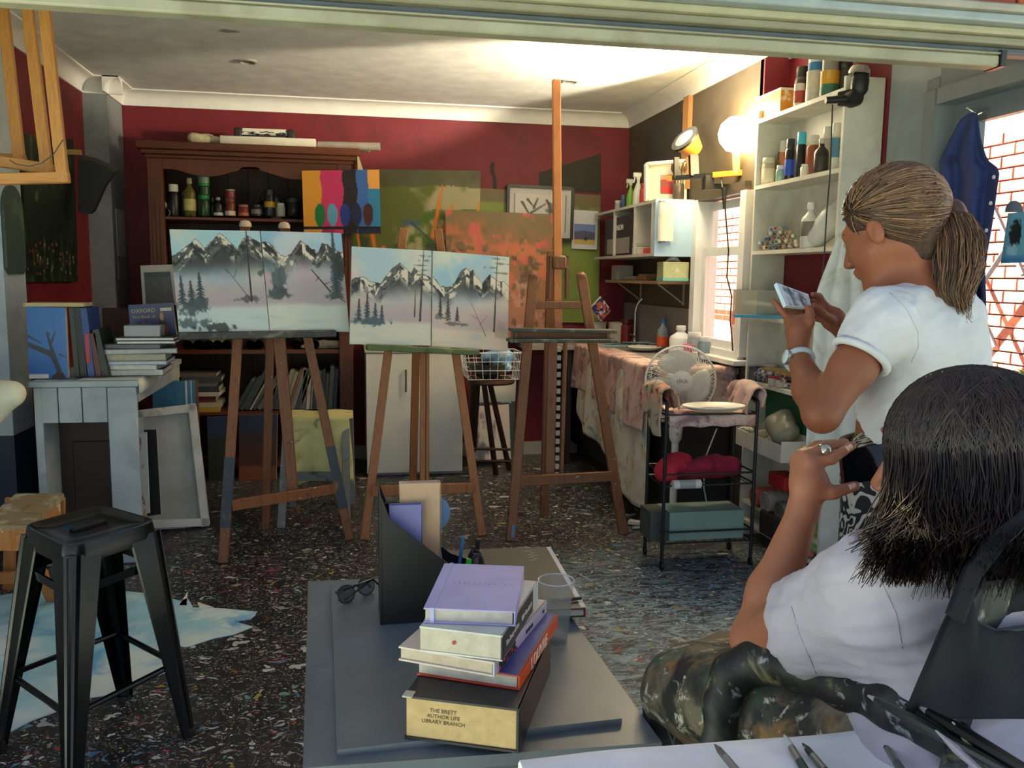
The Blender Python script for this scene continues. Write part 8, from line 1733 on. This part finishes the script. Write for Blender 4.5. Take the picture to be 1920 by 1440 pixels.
    seam(to,[(1622,1046),(1652,1090),(1680,1150),(1692,1215)],.0008,'armhole_seam',mat((150,146,154),.9),root); seam(to,[(1484,1136),(1500,1190),(1530,1262)],.0007,'sleeve_stitch',mat((154,150,158),.9),root)
    # paint-stained apron over the thighs, dark checked trousers below
    AP = stained((112,104,84),[((66,64,56),.50,6),((140,104,56),.40,13),((60,84,62),.40,12),((34,34,32),.45,8),((196,192,176),.38,30)],rough=.8,bump=.2,key='stained_apron',fine=90)
    hL,kL = Q(1745,1420,1.14),Q(1290,1300,1.60); hR,kR = Q(1860,1390,1.32),Q(1370,1252,1.78); fl = Vector((kL.x+.02,kL.y+.06,.30)); frt = Vector((kR.x+.02,kR.y+.06,.30))
    CK = _new('checked_cloth'); cm_,nt,b = CK; bt2 = nt.nodes.new('ShaderNodeTexBrick'); bt2.offset = 0; bt2.inputs['Scale'].default_value = 1; bt2.inputs['Brick Width'].default_value = .035; bt2.inputs['Row Height'].default_value = .035; bt2.inputs['Mortar Size'].default_value = .0012
    for i_,c_ in (('Color1',(22,24,30)),('Color2',(26,28,34)),('Mortar',(70,76,84))): bt2.inputs[i_].default_value = L4(c_)
    nt.links.new(_coord(nt,(1,1,1)),bt2.inputs['Vector']); nt.links.new(bt2.outputs[0],b.inputs['Base Color']); b.inputs['Roughness'].default_value = .9
    sdf_object([('c',hL,kL,.095,.076,.06),('c',hR,kR,.095,.076,.06),('c',hL.lerp(hR,.5),kL.lerp(kR,.45),.085,.075,.07),('c',kL,kL-UPZ*.06+RH*.04,.078,.07,.04)],.008,'lap_apron',AP,root,relax=2,disp=lambda c:.012*(fbm(c[:,0]*3+c[:,2]*2,c[:,1]*3,6,2)-.5))
    sdf_object([('c',kL-UPZ*.03+RH*-.012,fl,.072,.058,.04),('c',kR-UPZ*.03,frt,.070,.055,.04),('c',fl,Vector((fl.x,fl.y,.10)),.058,.05,.02),('c',frt,Vector((frt.x,frt.y,.10)),.055,.05,.02)],.008,'trousers',cm_,root,relax=2)
    for q in (fl,frt): 
        ft = Vector((q.x,q.y,0)); sdf_object([('c',ft+UPZ*.05,ft+fb*.13+UPZ*.032,.042,.032,.03),('c',ft+UPZ*.05,ft-fb*.05+UPZ*.045,.042,.038,.03)],.007,'shoe',mat((30,30,34),.5),root,cuts=[((0,0,.002),(0,0,-1))])
    # hair: cap, fall over the back and shoulder
    HM = hairmat((20,15,13),(62,44,34),'dark_hair'); CM = capmat((14,11,10),(34,25,21),'dark_hair_base'); E0 = p(-.022,0,.034)
    cap = [('e',E0,(.114,.094,.100),R,.02),('e',p(-.055,0,-.05),(.070,.080,.10),R,.05),('c',p(-.07,0,-.05),Q(1845,1010,1.22),.07,.05,.05),('c',p(-.015,.075,-.02),Q(1735,980,1.21),.030,.03,.05),('c',p(-.06,-.05,-.03),Q(1920,980,1.27),.05,.05,.06)]
    sdf_object(cap+[('-e',p(.075,.01,-.045),(.075,.062,.088),R,.01)],.007,'hair_cap',CM,root,cuts=[(p(.075,0,.03),(f*.95-u*.30))],relax=2)
    def ell(d,k=1.0):
        d = Vector(d).normalized(); r = 1/math.sqrt((d.x/.117)**2+(d.y/.097)**2+(d.z/.103)**2); return p(-.022+d.x*r*k,d.y*r*k,.034+d.z*r*k)
    paths = []
    tbv = BVHTree.FromPolygons([v.co+WO[to.name] for v in to.data.vertices],[tuple(q.vertices) for q in to.data.polygons])
    for i in range(3400):
        part_l = random.uniform(.55,-.55); s = 1 if (i < 900 or random.random() < .6) else -1; top_ = Vector((part_l,s*.04,1)).normalized()
        side = random.uniform(.0,1.0); az = (math.pi*.12+side*math.pi*.30) if i < 900 else (math.pi*.14+side*math.pi*.86); en = Vector((math.cos(az)*1.0,s*math.sin(az),random.uniform(-.30,.05))).normalized()
        k0 = random.uniform(.99,1.07); pts = [ell(top_.lerp(en,t),k0) for t in np.linspace(0,1,7)]
        e = pts[-1]; ln = 0*(1.0 if az > 1.2 else .95); ph = random.uniform(0,6); am = random.uniform(.003,.016)
        og = (e-E0); og.z = 0; og.normalize(); sd = og.dot(RH)
        frontal = (s > 0 and az < 1.3) or og.dot(AH) < .25; ev = np.array(e)-CAM; px_e = 960+F*(ev@rgt)/(ev@fwd)
        if s > 0 and az < 1.3: tgt = Q(random.uniform(1600,1745) if random.random() < .35 else random.uniform(1665,1745),random.uniform(1000,1100),random.uniform(.985,1.045))
        elif og.dot(AH) < .25: tgt = Q(px_e+random.uniform(-45,45),random.uniform(1000,1125),random.uniform(.99,1.05))
        else: tgt = Vector((e.x,e.y,0))+og*random.uniform(.0,.045)-AH*random.uniform(.01,.06)+RH*random.uniform(-.02,.02)+UPZ*(random.uniform(.955,1.05) if random.random() < .8 else random.uniform(.93,.97))
        for j in range(1,9):
            t = j/8; c_ = (e-UPZ*.075-AH*.022) if frontal else (e-UPZ*min(.12,(e-tgt).length*.5)+(e-E0).normalized()*.012); pts.append(e*(1-t)**2+c_*2*t*(1-t)+tgt*t*t+RH*am*math.sin(t*7+ph)*t+AH*am*.6*math.cos(t*6+ph)*t)
        if frontal:
            lf = random.uniform(.002,.014)
            for j in range(7,len(pts)):
                dd = pts[j]-Vector(CAM); ln = dd.length; dd.normalize(); h = tbv.ray_cast(Vector(CAM),dd)
                if h[0] is not None and h[3] < ln+lf: pts[j] = Vector(CAM)+dd*(h[3]-lf)
        paths.append(pts)
    strands(paths,'hair_strands',HM,root,.0014)
    # ring
    rg = thing('finger_ring','chunky silver ring on the seated girl\'s finger','ring',Q(1545,851,1.43)); rc = Q(1543,848,1.437); rd_ = (Q(1560,838,1.44)-Q(1520,858,1.435)).normalized(); x_ = rd_.orthogonal().normalized(); y_ = rd_.cross(x_)
    part('band', mat((196,190,170),.2,.9), rg, lambda mb: mb.tube([rc+(x_*math.cos(t)+y_*math.sin(t))*.0118 for t in np.linspace(0,2*math.pi,21)[:-1]],.0028,6,closed=True)); sdn = (Vector(CAM)-rc).normalized(); part('setting', mat((206,200,176),.15,.9), rg, lambda mb: mb.lathe(rc+(sdn-rd_*sdn.dot(rd_)).normalized()*.0115+UPZ*.002,[(.0,0),(.008,.0),(.0085,.003),(.005,.0055),(.0,.006)],14,(sdn-rd_*sdn.dot(rd_))))
    # phone
    A,B,C_,D_ = Q(1578,845,1.452),Q(1690,826,1.475),Q(1688,897,1.458),Q(1584,907,1.438); nrm = (B-A).cross(D_-A).normalized()
    if nrm.dot(Vector(CAM)-A) < 0: nrm = -nrm
    ph_ = thing('phone','black phone held sideways by the seated girl','phone',D_); part('phone_case', mat((96,34,34),.4), ph_, lambda mb: mb.hexa([q-nrm*.002 for q in (A,B,C_,D_)],[q-nrm*.011 for q in (A,B,C_,D_)]),smooth=None)
    part('screen', mat((10,12,16),.06,vary=.02), ph_, lambda mb: mb.hexa([A,B,C_,D_],[q-nrm*.002 for q in (A,B,C_,D_)]),smooth=None)
    gc = Q(1674,856,1.466)
    part('painted_green_reflection', emit((40,200,80),.35,'screen_reflection'), ph_, lambda mb: [mb.lathe(gc+Vector((0,0,0))+((B-A).normalized()*math.cos(t)+(D_-A).normalized()*math.sin(t))*.009+nrm*.0004,[(.0,.0004),(.0045,0)],10,nrm) for t in np.linspace(0,6.28,7)[:-1]])  # green reflection on the dark screen, put in as glowing dots
    # chair
    CB = stained((16,17,20),[((44,48,44),.46,9),((110,104,66),.37,16),((150,154,150),.35,30)],rough=.55,bump=.12,key='painty_black_chair')
    sb2 = Vector((pel.x,pel.y,.52)); ch = thing('office_chair','black paint-spattered armchair under the seated girl','chair',(sb2.x,sb2.y,0))
    bk0 = pel-fb*.15
    sdf_object([('e',sb2+fb*.06,(.24,.23,.045),Rb,.02)],.01,'seat',CB,ch); 
    for s in (1,):
        pa = [Q(1348,1420,1.36),Q(1352,1320,1.36),Q(1372,1262,1.36),Q(1425,1238,1.34),Q(1500,1248,1.28),Q(1590,1285,1.20),Q(1680,1325,1.10),Q(1790,1390,1.02)]; ra = [.026,.026,.029,.033,.034,.033,.030,.026]
        sdf_object([('c',a,b,x,y,.02) for a,b,x,y in zip(pa,pa[1:],ra,ra[1:])]+[('c',pa[0],Vector((pa[0].x+.06,pa[0].y,.50)),.028,.03,.03),('c',Vector((pa[0].x+.06,pa[0].y,.50)),sb2+UPZ*-.02,.03,.03,.03)],.007,'armrest',CB,ch)
    pr4 = [q+ -lb*.46 for q in pa[3:6]]
    sdf_object([('c',pr4[0],pr4[1],.03,.03,.02),('c',pr4[1],pr4[2],.03,.03,.02),('c',pr4[1],sb2-UPZ*.02,.025,.03,.03)],.009,'armrest',CB,ch)
    bt_ = Q(1960,1130,1.02); bl_ = Q(1900,1420,1.0)
    part('backrest', CB, ch, lambda mb: mb.hexa([Q(1760,1440,1.03),Q(2060,1440,1.20),Q(2080,1060,1.22),Q(1850,1090,1.05)],[Q(1760,1440,1.0),Q(2060,1440,1.17),Q(2080,1060,1.19),Q(1850,1090,1.02)]),smooth=None)
    part('stem', mat((30,30,32),.4), ch, lambda mb: mb.cyl((sb2.x,sb2.y,.06),(sb2.x,sb2.y,.50),.028,n=14))
    for k in range(5):
        a = 2*math.pi*k/5; e = Vector((sb2.x+.26*math.cos(a),sb2.y+.26*math.sin(a),.06)); sp_ = part('base_spoke', mat((30,30,32),.4), ch, lambda mb: mb.bar((sb2.x,sb2.y,.09),e,.04,.03)); part('castor', mat((14,14,14),.5), sp_, lambda mb: mb.lathe(e-Vector((.012,0,.034)),[(.006,0),(.024,.002),(.024,.022),(.006,.024)],14,(1,0,0)))
    # dark vest hung on the chair back
    VB = stained((10,14,20),[((16,21,28),.42,5),((150,160,166),.13,40),((110,40,50),.10,30)],rough=.85,bump=.2,key='dark_denim')
    vt = thing('vest','dark navy paint-flecked vest draped over the chair back','vest',Q(1850,1330,.97))
    def _v1(a_, b_):
        py = 1170+(1345-1170)*b_; lx = np.interp(py,[1090,1170,1230,1345],[1800,1772,1745,1695]); rx = 2080
        top_cut = np.interp(lx+(rx-lx)*a_,[1772,1806,1830,1870,1930,2000,2080],[1150,1120,1168,1186,1178,1165,1150]); py2 = top_cut+(1345-top_cut)*b_
        lx2 = np.interp(py2,[1090,1150,1230,1345],[1800,1778,1745,1695]); px = lx2+(rx-lx2)*a_
        return Q(px,py2,.975+.10*(px-1700)/380-.02*math.sin(b_*3)+.005*math.sin(px*.05))
    cloth_sheet(_v1,40,20,.006,'vest_body',VB,vt)
    def _v2(a_, b_):
        cx = np.interp(b_,[0,.3,.6,1],[1790,1822,1875,2010]); cy = np.interp(b_,[0,.3,.6,1],[1160,1075,1010,905]); w_ = 30-6*b_
        return Q(cx+(a_-.5)*w_,cy+(a_-.5)*w_*.75,.975+.11*b_)
    cloth_sheet(_v2,6,24,.006,'shoulder_strap',VB,vt)
    part('armhole_seam', stained((50,58,66),[((110,116,120),.3,40)]), vt, lambda mb: mb.tube([Q(x,y,.97+.0003*(x-1700)) for x,y in ((1806,1100),(1808,1128),(1826,1166),(1866,1184),(1930,1176),(2000,1162))],.0035,6))
    def _v3(a_, b_): 
        px = 1860+220*a_; py = np.interp(px,[1860,1900,2000,2080],[1050,1010,950,900])+ (1190-np.interp(px,[1860,1900,2000,2080],[1050,1010,950,900]))*b_; return Q(px,py,1.005+.10*(px-1700)/380)
    cloth_sheet(_v3,16,12,.004,'vest_back',VB,vt)
girl2()
